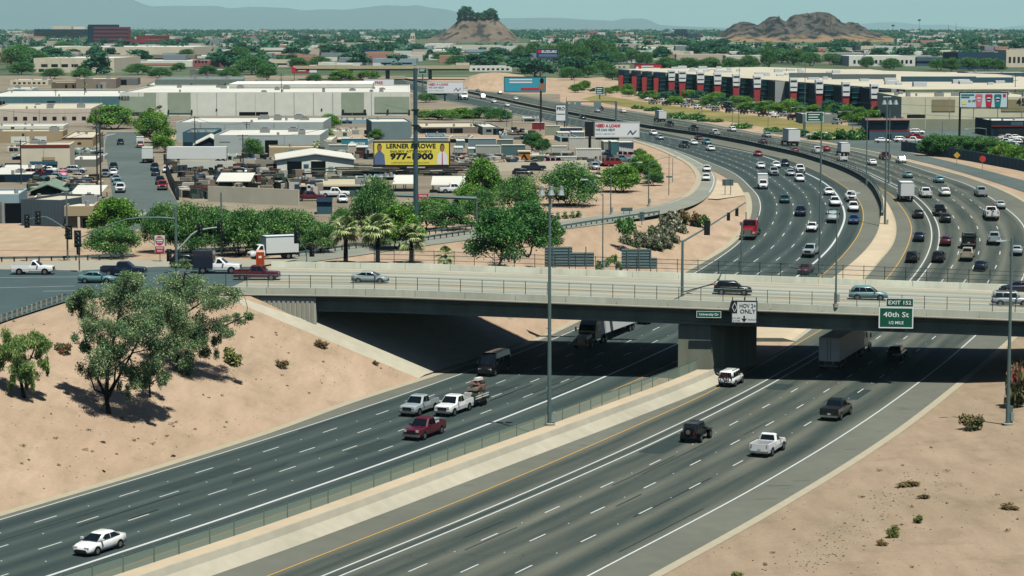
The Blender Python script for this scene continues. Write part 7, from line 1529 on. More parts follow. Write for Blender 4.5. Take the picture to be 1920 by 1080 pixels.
for x, c in ((-.1, (230, 130, 140)), (.11, (206, 50, 76)), (.30, (36, 138, 144))):
    x *= w; k = M('cup_%d_%d_%d' % c, c, .5, 0, 0); flatpoly(r, [(x - w * .055, zc - h * .47), (x + w * .055, zc - h * .47), (x + w * .08, zc + h * .3), (x + w * .06, zc + h * .4), (x - w * .06, zc + h * .4), (x - w * .08, zc + h * .3)], k, 'printed_cup'); flatpoly(r, ell(x, zc + h * .04, w * .055, h * .14), SHIRT, 'printed_label', -.06); flatpoly(r, [(x - w * .05, zc - h * .02), (x + w * .05, zc - h * .02), (x + w * .05, zc + h * .1), (x - w * .05, zc + h * .1)], k if c[0] > 210 else M('print_navy', (38, 52, 104), .6, 0, 0), 'printed_band', -.085)
text('$1.09', h * .22, BLACK, r, (-w * .25, -.04, zc - h * .08), bold=.02); flatpoly(r, [(-w * .46, zc - h * .3), (-w * .37, zc - h * .3), (-w * .37, zc - h * .06), (-w * .46, zc - h * .06)], PYEL, 'price_tag'); flatpoly(r, [(w * .41, zc + h * .2), (w * .47, zc + h * .2), (w * .47, zc + h * .42), (w * .41, zc + h * .42)], REDP, 'logo_patch')
for b, k in ((.3, TEALP), (.14, TEALP)): flatpoly(r, [(-w * .48, zc + h * b), (-w * (.2 if b > .2 else .3), zc + h * b), (-w * (.2 if b > .2 else .3), zc + h * (b + .1)), (-w * .48, zc + h * (b + .1))], k, 'print_line')
r, w, h, zc = bill('white Ditch Witch board on posts before the tan hall', 1692, 1746, 209, 220, 238, SHIRT, 3, M('frame_pale', (210, 216, 208), .7, k=1.2), cat_walk=False); flatpoly(r, [(-w * .48, zc - h * .4), (-w * .3, zc - h * .4), (-w * .3, zc + h * .4), (-w * .48, zc + h * .4)], BLACK, 'emblem'); text('Ditch', h * .42, BLACK, r, (-w * .1, -.04, zc + h * .2), bold=.01); text('Witch', h * .42, BLACK, r, (-w * .02, -.04, zc - h * .24), bold=.01); m = MB(); m.tube([(w * .2, -.05, zc - h * .1), (w * .46, -.05, zc + h * .3)], .15, STEELD, 4); m.obj('printed_tool', r)
r, w, h, zc = bill('white PRO pylon sign at the edge of the motorway', 1043, 1060, 197, 226, 246, SHIRT, 2, STEEL, cat_walk=False); text('PRO', h * .3, BLACK, r, (0, -.04, zc + h * .25), bold=.04, width=w * .85); flatpoly(r, [(-w * .45, zc - h * .1), (w * .45, zc - h * .1), (w * .45, zc - h * .06), (-w * .45, zc - h * .06)], STEELD, 'divider')
def gsign(label, u0, u1, vt, vb, vg, posts=2, lines=3, mat=GREEN, ug=None, zfun=flat):
    r, w, h, zc = bill(label, u0, u1, vt, vb, vg, mat, posts, SIGNW if mat is GREEN else STEEL, 'road_sign', 'sign', .12, ug, STEEL, False)
    for i in range(lines): b = .32 - i * .28; flatpoly(r, [(-w * .38, zc + h * b - h * .1), (w * (.3 - .1 * (i % 2)), zc + h * b - h * .1), (w * (.3 - .1 * (i % 2)), zc + h * b), (-w * .38, zc + h * b)], SIGNW, 'print_line')
    return r
gsign('green motorway direction sign on the gantry before the red pylons', 1512, 1543, 211, 228, 256, 1, 3, ug=1509); gsign('round edged green sign by the far gantry', 1117, 1132, 163, 177, 186, 1, 3); gsign('green sign high on the tall steel pole in the distance', 785, 800, 127, 138, 176, 1, 2)
GBACK = M('sign_back', (140, 166, 164), .5, .2, .06, 1, 0, .95)
def back(label, pieces, vg, fn=flat, posts=2):
    u0, u1 = min(a[0] for a in pieces), max(a[1] for a in pieces); p = fn((u0 + u1) / 2, vg); s = sx(p.y); r = thing('road_sign', label, 'sign', p); c = (u0 + u1) / 2
    for a in pieces:
        m = MB(); zt, zb = (vg - a[2]) / s, (vg - a[3]) / s; m.bb((a[0] - c) / s, (a[1] - c) / s, 0, .06, zb, zt, GBACK)
        n = max(2, int((zt - zb) / .35))
        for i in range(n): z = lerp(zb, zt, (i + .5) / n); m.bb((a[0] - c) / s, (a[1] - c) / s, -.06, 0, z - .03, z + .03, STEEL)
        m.obj('panel_back', r)
    pm = MB(); pm.bb(-.07, .07, -.2, -.06, -.5, (vg - min(a[2] for a in pieces)) / s, STEEL); me = pm.mesh('post')
    for i in range(posts): put('post', me, r, (lerp((u0 - c), (u1 - c), (i + .5) / posts) / s, 0, 0))
back('large grey sign back behind the bridge fence, left one of two', [(1021, 1073, 462, 500), (1073, 1114, 473, 500)], 508, posts=3); back('large grey sign back behind the bridge fence, right one of two', [(1165, 1220, 466, 504), (1220, 1231, 483, 504)], 512, posts=3)
back('small sign back on two legs beside the ramp', [(1164, 1186, 389, 396)], 402); back('grey sign back at the nose of the exit ramp', [(1354, 1375, 336, 348)], 366); back('small grey sign back on the guard rail', [(1199, 1208, 397, 414)], 416, posts=1); back('tall pale sign back at the right end of the red sign gantry', [(885, 912, 375, 403)], 414, posts=1); back('thin plate on a post beside the ramp sand', [(1249, 1260, 330, 333)], 345, posts=1)
# red and white prohibition signs
p = pz(300, 492, 9.7); s = sx(p.y); r = thing('road_sign', 'red and white DO NOT ENTER sign over a WRONG WAY plate', 'sign', p); WD, HT = 19 / s, 33 / s; zb = (492 - 474) / s
m = MB(); m.bb(-WD/2, WD/2, 0, .05, zb, zb + HT, WHITE); m.obj('panel', r); flatpoly(r, ell(0, zb + HT * .71, WD * .43, HT * .255, 20), REDP, 'disc', -.01); flatpoly(r, [(-WD * .33, zb + HT * .67), (WD * .33, zb + HT * .67), (WD * .33, zb + HT * .75), (-WD * .33, zb + HT * .75)], WHITE, 'bar', -.032)
text('DO NOT', HT * .1, WHITE, r, (0, -.04, zb + HT * .83), bold=.01); text('ENTER', HT * .1, WHITE, r, (0, -.04, zb + HT * .59), bold=.01); flatpoly(r, [(-WD * .46, zb + HT * .02), (WD * .46, zb + HT * .02), (WD * .46, zb + HT * .38), (-WD * .46, zb + HT * .38)], REDP, 'lower_plate', -.01); text('WRONG', HT * .13, WHITE, r, (0, -.04, zb + HT * .28), bold=.012, width=WD * .7); text('WAY', HT * .13, WHITE, r, (0, -.04, zb + HT * .11), bold=.012)
m = MB(); m.bb(-.05, .05, .05, .13, -.3, zb + HT * .9, STEEL); m.obj('post', r)
p = flat(796, 424); s = sx(p.y); r = thing('sign_gantry', 'light steel bar gantry with a red WRONG WAY sign across the ramp', 'gantry', p)
m = MB(); m.cyl((-95 / s, 0, (424 - 364) / s), (98 / s, -.8, (424 - 371) / s), .3, STEEL, n=8); m.obj('beam', r); m = MB(); m.cyl((-95 / s, 0, -.5), (-95 / s, 0, 60 / s), .16, STEEL); m.obj('post', r); m = MB(); m.cyl((98 / s, -.8, -.5), (98 / s, -.8, 54 / s), .16, STEEL); m.obj('post', r)
m = MB(); m.bb(-13 / s, 8 / s, -.95, -.85, (424 - 377) / s, (424 - 362) / s, REDP); m.obj('sign_panel', r); text('WRONG', .5, WHITE, r, (-2.5 / s, -.97, (424 - 366.5) / s), bold=.015, width=15 / s); text('WAY', .5, WHITE, r, (-2.5 / s, -.97, (424 - 373) / s), bold=.015)
m = MB()
for a in ((-13.6, -13), (8, 8.6)): m.bb(a[0] / s, a[1] / s, -.97, -.86, (424 - 377.5) / s, (424 - 361.5) / s, WHITE)
for z in (377, 361.5): m.bb(-13.6 / s, 8.6 / s, -.97, -.86, (424 - z - .5) / s, (424 - z) / s, WHITE)
m.obj('border', r)
for u, v, col, lb in ((1794, 311, (232, 184, 60), 'yellow diamond warning sign on the frontage road'), (1842, 318, (214, 72, 58), 'orange red round sign by the grey fence')):
    p = flat(u, v); s = sx(p.y); r = thing('road_sign', lb, 'sign', p); k = M('sign_%d' % u, col, .6); z = 20 / s
    m = MB(); m.loft([[(x, y, zz) for x, zz in (ell(0, z, 6.5 / s, 6.5 / s, 4) if u < 1800 else ell(0, z, 6 / s, 6 / s, 12))] for y in (0, .05)], k); m.obj('panel', r); m = MB(); m.bb(-.05, .05, .05, .12, -.2, z, STEEL); m.obj('post', r)
# ------------------------------------------------------------ lamps, signals, poles
LHEAD = M('lamp_head', (176, 190, 188), .5, .3, .05, 2)
def arm_pts(x0, z0, x1, z1, n=6, bow=.6):
    return [(lerp(x0, x1, t), 0, lerp(z0, z1, t) + bow * math.sin(math.pi * t) * .5 * (1 - t * .3)) for t in [i / n for i in range(n + 1)]]
def pole(label, ub, vb, vt, fn, r=.13, arms=(), nm='street_lamp', cat='street lamp', rt=None, base=True, mat=None, group=None, z=None):
    p = pz(ub, vb, z) if z is not None else fn(ub, vb); s = sx(p.y); h = (vb - vt) / s; o = thing(nm, label, cat, p, 0, group); mat = mat or STEEL
    m = MB(); m.cyl((0, 0, -.3), (0, 0, h), r, mat, rt or r * .6, 10); m.obj('pole', o)
    if base: m = MB(); m.cyl((0, 0, -.2), (0, 0, .22), r * 2.6, CONC, n=12); m.box((r * 2.2, 0, .9), (.3, .3, .9), LHEAD); m.obj('base', o)
    for du, vtip in arms:
        x1, z1 = du / s, (vb - vtip) / s; z0 = h * .96 if z1 > h * .8 else min(h * .97, z1)
        m = MB(); m.tube(arm_pts(0, z0, x1, z1), .055, mat, 6, .04); m.obj('arm', o)
        d = 1 if x1 > 0 else -1; m = MB(); m.loft([[(x1 + d * a, -k, z1 - .05), (x1 + d * a, k, z1 - .05), (x1 + d * a, k * .7, z1 + .1), (x1 + d * a, -k * .7, z1 + .1)] for a, k in ((-.15, .08), (.3, .2), (.9, .12))], LHEAD); m.obj('lamp_head', o)
    return o, h, s
mz = zf(230) + 1.36
o, h, s = pole('tall high mast light standing on the median wall in the foreground', 1030, 797, 352, None, .23, nm='light_mast', cat='light mast', rt=.12, z=1.36)
for dx in (-.8, .15, 1.15):
    m = MB(); m.cyl((dx, -.1, h - .4), (dx, -.1, h + .12), .38, LHEAD, .2, 12); m.cyl((dx, -.1, h + .12), (dx, -.1, h + .5), .2, LHEAD, .2, 10); m.obj('lamp_head', o)
m = MB(); m.cyl((-.8, -.1, h + .3), (1.15, -.1, h + .3), .06, STEEL); m.obj('crossbar', o)
o, h, s = pole('tall grey light pole on the right sand with a short arm', 1889, 797, 440, terr, .22, ((-14, 446),), rt=.13); m = MB(); m.box((.25, .2, 1.0), (.55, .5, 2.0), STEEL); m.obj('cabinet', o)
pole('curved arm lamp above the left large sign back', 1130, 506, 362, flat, .1, ((-30, 336),)); pole('lamp with a long arm rising from the mesquite by the ramp', 1031, 392, 324, flat, .12, ((54, 311),)); pole('lamp on the sand between ramp and mesquites, tall one', 1145, 403, 315, flat, .12, ((50, 304),)); pole('lamp on the sand nearest the ramp bend', 1216, 386, 302, flat, .12, ((50, 293),)); pole('thin pole next to the ramp bend with no arm', 1254, 366, 290, flat, .09, (), 'pole', 'pole', base=False); pole('thin pole left of the ramp bend', 1261, 342, 296, flat, .08, (), 'pole', 'pole', base=False)
s_, z_ = b_at(1567, 573, .2)
o, h, s = pole('lamp standing on the bridge with its arm over the carpool lane', 1567, 573, 392, None, .13, ((28, 360),), z=z_)
pole('very tall light mast right of the incoming lanes behind the bridge fence', 1536, 516, 212, hit2, .2, ((6, 212),), 'light_mast', 'light mast', .1); o, h, s = pole('tall light mast at the curved parapet end', 1659, 426, 182, hit2, .2, (), 'light_mast', 'light mast', .1); m = MB(); m.cyl((-.7, 0, h), (.7, 0, h), .12, LHEAD); m.obj('lamp_head', o)
pole('slim mast halfway along the curved parapet', 1624, 349, 214, hit2, .15, (), 'light_mast', 'light mast', .09); o, h, s = pole('tall mast before the slate metal building with three lamps', 1666, 346, 196, hit2, .16, (), 'light_mast', 'light mast', .1)
for dx in (-1.2, 0, 1.2): m = MB(); m.cyl((dx, 0, h), (dx, 0, h + .9), .55, LHEAD, .25, 10); m.obj('lamp_head', o)
for u, vb, vt, du, lb in [(1385, 236, 128, 0, 'very tall thin mast by the far grassy bank'), (1508, 258, 112, 0, 'tall green grey pole above the red pylons'), (1598, 262, 208, -22, 'curved arm lamp left of the slate metal building'), (1506, 256, 200, -18, 'curved arm lamp left of the green direction sign'), (1440, 240, 190, -25, 'curved arm lamp under the sixth white pylon'), (1373, 236, 190, -24, 'curved arm lamp under the fifth white pylon'), (1316, 228, 184, -22, 'curved arm lamp under the third white pylon'), (1766, 284, 228, 0, 'thin pole in the dark hedge row'), (1848, 290, 240, -34, 'curved arm lamp before the dark store'), (1077, 172, 118, 0, 'tall pale pole left of the far gantry'), (1062, 250, 182, 0, 'pole beside the PRO sign'), (960, 240, 180, 4, 'slim lamp in the far yard'), (888, 238, 202, -6, 'double lamp behind the pale sheds'), (922, 235, 200, 5, 'lamp by the small grey cabin'), (950, 238, 206, 0, 'right lamp of the pair near the cabin'), (630, 152, 116, 0, 'pale pole over the far overpass'), (57, 134, 92, 0, 'pale pole by the two storey cream building')]:
    pole(lb, u, vb, vt, flat, .1 if du else .13, ((du, vt + 2),) if du else (), 'street_lamp' if du else 'pole', 'street lamp' if du else 'pole', base=False)
for u, vb, vt, k in [(1674, 66, 48, 1), (1723, 66, 38, 1), (1792, 66, 44, 0), (1778, 64, 46, 0), (1690, 66, 56, 1), (1746, 66, 58, 1), (1828, 66, 58, 1), (1868, 66, 57, 1)]:
    o, h, s = pole('floodlight mast on the skyline right of the rocky hill' if k else 'plain aerial mast on the skyline at right', u, vb + 6, vt, flat, .5, (), 'light_mast', 'mast', .3, False, STEELD, 'masts on the skyline'); 
    if k: m = MB(); m.bb(-3.2, 3.2, -.5, .5, h - 2, h + 1.5, STEELD); m.obj('lamp_head', o)
o, h, s = pole('thick tall blue grey steel monopole in the middle of the yards', 780, 446, 128, flat, .42, (), 'steel_pole', 'pole', .3, mat=M('monopole_steel', (92, 128, 138), .5, .4, .06, 1, 0, .75)); m = MB()
for z in (.55, .66, .75): m.cyl((0, 0, h * z), (0, 0, h * z + .25), .62, STEELD, n=10)
m.obj('clamp', o)
# wooden power poles and their wires
UP = [(183, 365, 205, 'double power pole by the side street'), (190, 390, 232, 'second power pole close beside the double one'), (159, 200, 140, 'power pole behind the long teal shed'), (105, 202, 168, 'power pole before the long teal shed'), (40, 344, 262, 'thin power pole before the white flat shed'), (366, 372, 318, 'power pole in the junk yard'), (366, 290, 218, 'power pole before the long pale shed'), (456, 318, 252, 'power pole with wires left of the workshop'), (463, 272, 228, 'power pole before the second pale shed'), (528, 216, 138, 'power pole before the white warehouse'), (1902, 222, 140, 'dark power pole before the tan hall'), (1013, 246, 168, 'black pole at the red container'), (416, 480, 360, 'grey pole among the mesquites')]
wires = {}
for u, vb, vt, lb in UP:
    o, h, s = pole(lb, u, vb, vt, flat, .17, (), 'power_pole', 'power pole', .11, False, WOOD if 'grey' not in lb else STEEL); wires[u] = Vector(o.location) + Vector((0, 0, h * .96))
    if 'grey' in lb or 'black' in lb: continue
    m = MB(); m.bb(-1.3, 1.3, -.08, .08, h * .95, h * .95 + .14, WOOD); m.bb(-.9, .9, -.08, .08, h * .86, h * .86 + .12, WOOD); m.obj('crossarm', o); m = MB()
    for x in (-1.1, -.6, .6, 1.1): m.cyl((x, 0, h * .95 + .14), (x, 0, h * .95 + .36), .06, LHEAD, n=6)
    m.obj('insulator', o)
    if 'double' in lb or 'junk' in lb: m = MB(); m.cyl((.4, -.2, h * .72), (.4, -.2, h * .82), .3, STEEL, n=10); m.obj('transformer', o)
def wire(a, b, label, r=.035, sag=1.2):
    m = MB(); m.tube([a.lerp(b, t / 8) - Vector((0, 0, sag * math.sin(math.pi * t / 8))) for t in range(9)], r, STEEL, 4); m.obj('power_line', label=label, cat='wire')
wire(wires[183], flat(-60, 248) + Vector((0, 0, 9)), 'wire running left from the double power pole', .05); wire(wires[183], wires[366], 'wire across the side street from the double power pole', .05); wire(wires[366], wires[463], 'wire between the poles at the pale sheds', .05); wire(wires[456], flat(640, 300) + Vector((0, 0, 9)), 'wire from the pole left of the workshop', .05); wire(wires[190], wires[40], 'wire between the power poles at far left', .04)
wire(py(720, 196, 640), py(1010, 224, 640), 'pale wire crossing the middle yards', .06, 2); wire(py(1200, 163, 760), py(1960, 206, 600), 'long wire passing before the red pylons', .05, 1); wire(py(1240, 176, 760), py(1960, 226, 600), 'second lower wire before the red pylons', .05, 1)
# traffic signals
SIGB = M('signal_black', (24, 32, 34), .6, 0, 0); LENS = M('signal_lens', (70, 84, 84), .3, 0, 0)
def head(parent, x, z, s=1.0, y=0, rz=0, nm='signal_head'):
    m = MB(); m.box((0, 0, 0), (.42 * s, .3 * s, 1.25 * s), SIGB); m.box((0, .1 * s, 0), (.62 * s, .03, 1.5 * s), SIGB)
    o = m.obj(nm, parent, loc=(x, y, z)); o.rotation_euler = (0, 0, rz)
    for i in (-1, 0, 1):
        k = MB(); k.cyl((0, -.15 * s, i * .38 * s), (0, -.2 * s, i * .38 * s), .14 * s, LENS, n=10); k.obj('lens', o); k = MB(); k.cyl((0, -.16 * s, i * .38 * s + .03), (0, -.36 * s, i * .38 * s + .05), .17 * s, LHEAD, .16 * s, 8, False); k.obj('visor', o)
def sigpole(label, ub, vb, vt, r=.14, z=9.82):
    p = pz(ub, vb, z); s = sx(p.y); o = thing('traffic_signal', label, 'traffic light', p); m = MB(); m.cyl((0, 0, -.2), (0, 0, (vb - vt) / s), r, STEEL, r * .7, 10); m.obj('pole', o); m = MB(); m.cyl((0, 0, -.1), (0, 0, .2), .35, CONC, n=10); m.obj('base', o)
    return o, s, lambda u, v: ((u - ub) / s, 0, (vb - v) / s)
o, s, q = sigpole('signal pole with a drooping arm to the left by the sandy lot', 127, 488, 356); m = MB(); m.tube([q(126, 429), q(112, 420), q(98, 411), q(88, 406), q(72, 406), q(48, 412)], .1, STEEL, 8, .06); m.obj('arm', o)
for u, v in ((53, 414), (73, 408), (129, 435), (132, 436)): a = q(u, v); head(o, a[0], a[2], 1.25, -.2 if u < 100 else -.3, .5 if u == 53 else 0)
m = MB(); m.box((0, -.1, 5.0 * .7), (.7, .2, .25), SIGB); m.obj('pedestrian_signal', o)
o, s, q = sigpole('short signal post left of the round mesquite', 149, 510, 440, .1); a = q(147, 447); head(o, a[0], a[2], 1.5, -.2); a = q(148, 470); head(o, a[0], a[2] + .1, .8, -.2)
o, s, q = sigpole('tall signal pole with a long arm sweeping left over the street', 331, 512, 388, .2); m = MB(); m.tube([q(331, 409), q(300, 407), (q(268, 407)[0], 0, q(268, 407)[2]), q(240, 410), q(212, 419), q(180, 433), q(153, 444)], .13, STEEL, 8, .07); m.obj('arm', o)
m = MB(); m.tube([q(334, 468), q(345, 457), q(360, 440), q(372, 432), q(390, 428), q(414, 425)], .15, M('arm_pale', (190, 208, 190), .5, .3, .05), 8, .09); m.obj('lower_arm', o)
for u, v in ((414, 426), (377, 430), (318, 478)): a = q(u, v); head(o, a[0], a[2], 1.1, -.25)
m = MB(); m.loft([[(x, -.06 + y, z) for x, z in ((q(276, 0)[0], q(0, 401)[2]), (q(322, 0)[0], q(0, 402)[2]), (q(322, 0)[0], q(0, 412)[2]), (q(276, 0)[0], q(0, 412)[2]))] for y in (0, .05)], GREEN); 
o, s, q = sigpole('signal post at the end of the far bridge parapet with one head', 575, 496, 468, .08); a = q(558, 442); a = q(557, 443); head(o, a[0], a[2], 1.3, 0)
m = MB(); m.tube([q(575, 470), q(557, 440)], .05, STEEL); m.obj('arm', o); a = q(585, 470); head(o, a[0], a[2], 1.1)
o, s, q = sigpole('thin sign post at the left end of the bridge', 575, 500, 470, .07)
s_, z_ = b_at(1279, 551, .3); p = bp(s_, .3, z_); sc = sx(p.y); o = thing('traffic_signal', 'signal pole on the bridge parapet with an arm slanting up to the right', 'traffic light', p); m = MB(); m.cyl((0, 0, -.3), (0, 0, 101 / sc), .19, STEEL, .14, 10); m.obj('pole', o)
far = b_deck(1390, 519); dd = far - p
m = MB(); m.tube([(0, 0, 99 / sc), (dd.x * .35, dd.y * .35, 107 / sc), (dd.x * .97, dd.y * .8, (551 - 421) / sc + .6)], .13, STEEL, 8, .08); m.obj('arm', o)
for t in (.36, .7, .84): head(o, dd.x * t, lerp(101, 128, t) / sc, 1.2 if t == .36 else .7, dd.y * t * .85, math.pi)
o = thing('traffic_signal', 'signal pole on the far side of the bridge carrying the end of the slanting arm', 'traffic light', far); k = sx(far.y); m = MB(); m.cyl((0, 0, 0), (0, 0, (519 - 416) / k), .15, STEEL, .12, 10); m.obj('pole', o)
# dark crooked strip on the deck, running below the slanting signal arm
m = MB(); m.tube([b_deck(1283, 548) + Vector((0, 0, .03)), b_deck(1310, 540) + Vector((0, 0, .03)), b_deck(1350, 531) + Vector((0, 0, .03)), b_deck(1361, 521) + Vector((0, 0, .03))], .10, TRIM, 4); m.obj('dark_strip', label='long dark crooked strip lying across the bridge lanes', cat='debris')
# gantry far off, far overpass
p = flat(1085, 236); s = sx(p.y); r = thing('sign_gantry', 'grey sign gantry spanning the far carriageways', 'gantry', p); m = MB(); m.cyl((-22 / s, 0, 0), (-22 / s, 0, 46 / s), .35, STEEL); m.obj('post', r); m = MB(); m.bb(-22 / s, 70 / s, -.3, .3, 44 / s, 46 / s, STEEL); m.obj('beam', r)
for a, b in ((-16, -8), (-6, 4), (28, 42)): m = MB(); m.bb(a / s, b / s, -.5, -.3, 34 / s, 46 / s, GBACK); m.obj('sign_back', r)
m = MB(); m.cyl((70 / s, 0, 0), (70 / s, 0, 46 / s), .35, STEEL); m.obj('post', r)
p = flat(745, 150); s = sx(p.y); r = thing('road_bridge', 'far overpass with a pale parapet crossing the motorway before the green trees', 'bridge', p); m = MB(); m.bb(-185 / s, 132 / s, 0, 24, 6.0, 7.6, GIRD); m.obj('girder', r); m = MB(); m.bb(-190 / s, 134 / s, -.4, 0, 7.0, 8.9, M('far_parapet', (214, 204, 164), .8)); m.obj('parapet', r); m = MB(); m.bb(-190 / s, 134 / s, 24, 24.4, 7.0, 8.9, CONC); m.obj('parapet', r); m = MB()
for x in (-90, -20, 60): m.bb(x / s - .8, x / s + .8, 2, 22, -1, 6, GIRD)
m.obj('pier', r)
for i, (u, k, c) in enumerate([(672, 'box', 'orange'), (710, 'box', 'white'), (780, 'suv', 'silver'), (850, 'sedan', 'white')]):
    q = py(u, 133, p.y + 10); vehicle(k, c, (q.x, q.y, p.z + 7.65), 0, ['orange brown truck on the far overpass', 'white truck on the far overpass', 'silver car on the far overpass', 'white car on the far overpass'][i], CATS[k])
# ------------------------------------------------------------ hills and mountains
def relief(name, sil, Y, depth, cols, seed, amp=.16, nx=150, ny=34, rough=1.0):
    """a hill whose skyline follows the traced outline, with gullies and rocks"""
    rg = np.random.RandomState(seed); us = np.linspace(sil[0][0], sil[-1][0], nx); U = [a[0] for a in sil]; Vv = [a[1] for a in sil]
    top = np.interp(us, U, Vv); zb = ZG(Y) - 2
    gx, gy = np.meshgrid(np.linspace(0, 1, nx), np.linspace(-1, 1, ny))
    nz = np.zeros((ny, nx))
    for o in range(1, 6):
        k = 3 * 2 ** o; a = rg.rand(k + 2, k * 2 + 2); xi, yi = gx * k * 1.999, (gy + 1) / 2 * k * .999; x0, y0 = xi.astype(int), yi.astype(int); fx, fy = xi - x0, yi - y0; fx = fx * fx * (3 - 2 * fx); fy = fy * fy * (3 - 2 * fy)
        v = (a[y0, x0] * (1 - fx) + a[y0, x0 + 1] * fx) * (1 - fy) + (a[y0 + 1, x0] * (1 - fx) + a[y0 + 1, x0 + 1] * fx) * fy; nz += (1 - abs(2 * v - 1)) * .55 ** o
    nz -= nz.mean(); vs = []
    for j in range(ny):
        for i in range(nx):
            y = Y + gy[j, i] * depth; hz = H + (YH - top[i]) / F * Y - zb
            f = max(0, 1 - abs(gy[j, i]) ** 1.25); z = hz * f * (1 + amp * nz[j, i] * 2.2 * min(1, .1 + 3 * abs(gy[j, i])))
            vs.append(((us[i] - 960) / F * Y * (1 + .0 * gy[j, i]), y + nz[j, i] * depth * .12 * rough, zb + max(z, -1)))
    m = MB(); m.add(vs, [(j * nx + i, j * nx + i + 1, (j + 1) * nx + i + 1, (j + 1) * nx + i) for j in range(ny - 1) for i in range(nx - 1)], cols); me = m.mesh(name, False); return put(name, me, kind='structure')
def rock(key, a, b, sc, dark, zlo=24, zhi=70, talus=(186, 158, 122)):
    m = M(key, a, .95, 0, .25, sc, .6, .62, var2=.3, scale2=sc * .35); n = m.node_tree; bs = n.nodes['Principled BSDF']; l = bs.inputs['Base Color'].links[0]; src = l.from_socket
    g = n.nodes.new('ShaderNodeNewGeometry'); t = n.nodes.new('ShaderNodeTexNoise'); t.inputs['Scale'].default_value = sc * .9; t.inputs['Detail'].default_value = 7; n.links.new(g.outputs['Position'], t.inputs['Vector'])
    r = n.nodes.new('ShaderNodeMapRange'); r.inputs[1].default_value = .5; r.inputs[2].default_value = .58; n.links.new(t.outputs[0], r.inputs[0]); r.inputs[4].default_value = dark
    mx = n.nodes.new('ShaderNodeMix'); mx.data_type = 'RGBA'; mx.inputs[7].default_value = (*[x * .45 for x in lin(b)], 1); n.links.new(r.outputs[0], mx.inputs[0]); n.links.new(src, mx.inputs[6])
    sx_ = n.nodes.new('ShaderNodeSeparateXYZ'); n.links.new(g.outputs['Position'], sx_.inputs[0]); zz = n.nodes.new('ShaderNodeMapRange'); zz.inputs[1].default_value = zlo; zz.inputs[2].default_value = zhi; n.links.new(sx_.outputs[2], zz.inputs[0])
    ad = n.nodes.new('ShaderNodeMath'); ad.operation = 'MULTIPLY_ADD'; ad.inputs[1].default_value = 1.2; n.links.new(t.outputs[0], ad.inputs[0]); n.links.new(zz.outputs[0], ad.inputs[2]); rr_ = n.nodes.new('ShaderNodeMapRange'); rr_.inputs[1].default_value = .75; rr_.inputs[2].default_value = 1.05; n.links.new(ad.outputs[0], rr_.inputs[0])
    m2 = n.nodes.new('ShaderNodeMix'); m2.data_type = 'RGBA'; m2.inputs[6].default_value = (*[x * .45 for x in lin(talus)], 1); n.links.new(rr_.outputs[0], m2.inputs[0]); n.links.new(mx.outputs[2], m2.inputs[7]); n.links.new(m2.outputs[2], bs.inputs['Base Color']); return m
relief('hill', [(745, 88), (775, 79), (800, 74), (825, 65), (845, 52), (858, 40), (868, 32), (880, 30), (900, 31), (922, 30), (932, 33), (942, 45), (955, 56), (968, 68), (978, 80), (990, 88)], 4350, 90, rock('butte_rock', (152, 136, 118), (74, 74, 74), .06, 1.0, 20, 60, (146, 130, 116)), 3, .24, 170, 60)
relief('hill', [(1320, 86), (1345, 68), (1362, 54), (1375, 46), (1392, 41), (1404, 42), (1415, 47), (1424, 45), (1432, 35), (1440, 30), (1452, 29), (1464, 38), (1471, 41), (1478, 32), (1488, 27), (1505, 24), (1530, 23), (1550, 25), (1562, 31), (1572, 41), (1580, 44), (1590, 42), (1602, 44), (1612, 51), (1624, 57), (1640, 61), (1658, 68), (1675, 78), (1690, 86)], 4450, 170, rock('rock_grey', (112, 104, 96), (48, 52, 56), .06, 1.0, 20, 54, (180, 150, 112)), 8, .34, 280, 80)
relief('hill', [(846, 176), (856, 166), (866, 152), (880, 142), (900, 136), (925, 134), (950, 135), (980, 140), (1005, 150), (1030, 164)], 1275, 42, SAND, 21, .05, 60, 20, .3)
rg = random.Random(3)
for i, (u, v, k) in enumerate([(866, 30, 15), (872, 27, 16), (879, 28, 17), (886, 31, 12), (895, 31, 11), (903, 31, 10), (911, 30, 13), (919, 28, 15), (925, 30, 14), (930, 34, 10), (861, 36, 9)]):
    q = py(u, v + 6, 4330); t, c = proto('far', i % 4); r = thing('tree', 'dark tree crowning the flat top of the butte', 'tree', q, rg.random() * 6, 'trees on top of the butte'); sc = k / sx(4330) / 9 * 1.25; r.scale = (sc, sc, sc * 1.1); put('trunk', t, r); put('crown', c, r)
MTN = M('mountain_rock', (120, 112, 106), 1, 0, .15, .002, 0, .6)
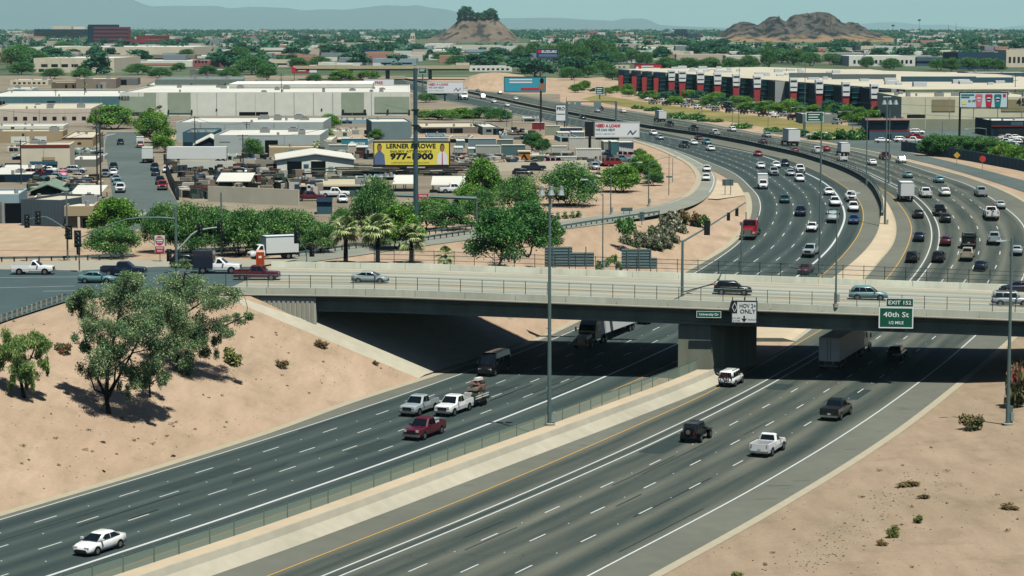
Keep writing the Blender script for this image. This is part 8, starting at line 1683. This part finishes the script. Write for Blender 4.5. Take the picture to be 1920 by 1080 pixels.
relief('mountains', [(-500, -40), (-200, -20), (13, -8), (120, -16), (200, -14), (250, -2), (268, 6), (290, 12), (330, 11), (415, 11), (432, 16), (470, 13), (540, 14), (575, 19), (610, 17), (650, 18), (690, 13), (725, 9), (760, 11), (785, 9), (810, 14), (840, 18), (870, 26), (930, 34), (975, 34), (1020, 33), (1060, 34), (1100, 37), (1150, 39), (1165, 35), (1200, 34), (1215, 37), (1230, 46), (1270, 49), (1300, 50), (1400, 54)], 42000, 3000, MTN, 12, .10, 220, 26)
relief('mountains', [(1500, 58), (1600, 47), (1640, 42), (1665, 41), (1690, 43), (1720, 47), (1760, 46), (1800, 50), (1840, 52), (1870, 55), (1895, 49), (1920, 47), (1990, 44), (2200, 40)], 54000, 3000, MTN, 13, .10, 120, 22)
# ------------------------------------------------------------ the air
m = MB(); m.bb(-30000, 30000, -400, 66000, -3.0, 1100, None); bx = bpy.data.meshes.new('haze'); bx.from_pydata(m.v, [], m.f)
hm = bpy.data.materials.new('haze'); hm.use_nodes = True; n = hm.node_tree; n.nodes.remove(n.nodes['Principled BSDF']); pv = n.nodes.new('ShaderNodeVolumePrincipled'); pv.inputs['Color'].default_value = (.56, .96, 1.0, 1); pv.inputs['Density'].default_value = 2.5e-5; pv.inputs['Anisotropy'].default_value = 0
n.links.new(pv.outputs[0], n.nodes['Material Output'].inputs['Volume']); bx.materials.append(hm); put('haze', bx, kind='stuff')
# ------------------------------------------------------------ neighbours that look alike are told apart by their order
ORD = ['leftmost', 'second from left', 'third from left', 'fourth from left', 'fifth from left', 'sixth from left', 'seventh from left', 'eighth from left', 'ninth from left', 'tenth from left', 'eleventh from left', 'twelfth from left', 'thirteenth from left', 'fourteenth from left', 'fifteenth from left', 'sixteenth from left']
same = {}
for o in COL.objects:
    if o.parent is None and o.get('label') and not o.get('kind'): same.setdefault(o['label'], []).append(o)
for lb, os_ in same.items():
    n = len(os_)
    if 1 < n <= 16 and len(lb.split()) <= 13:
        os_.sort(key=lambda o: o.location.x / o.location.y)
        for i, o in enumerate(os_): o['label'] = lb + ', ' + ('rightmost' if i == n - 1 else 'middle one' if n == 3 and i == 1 else ORD[i])
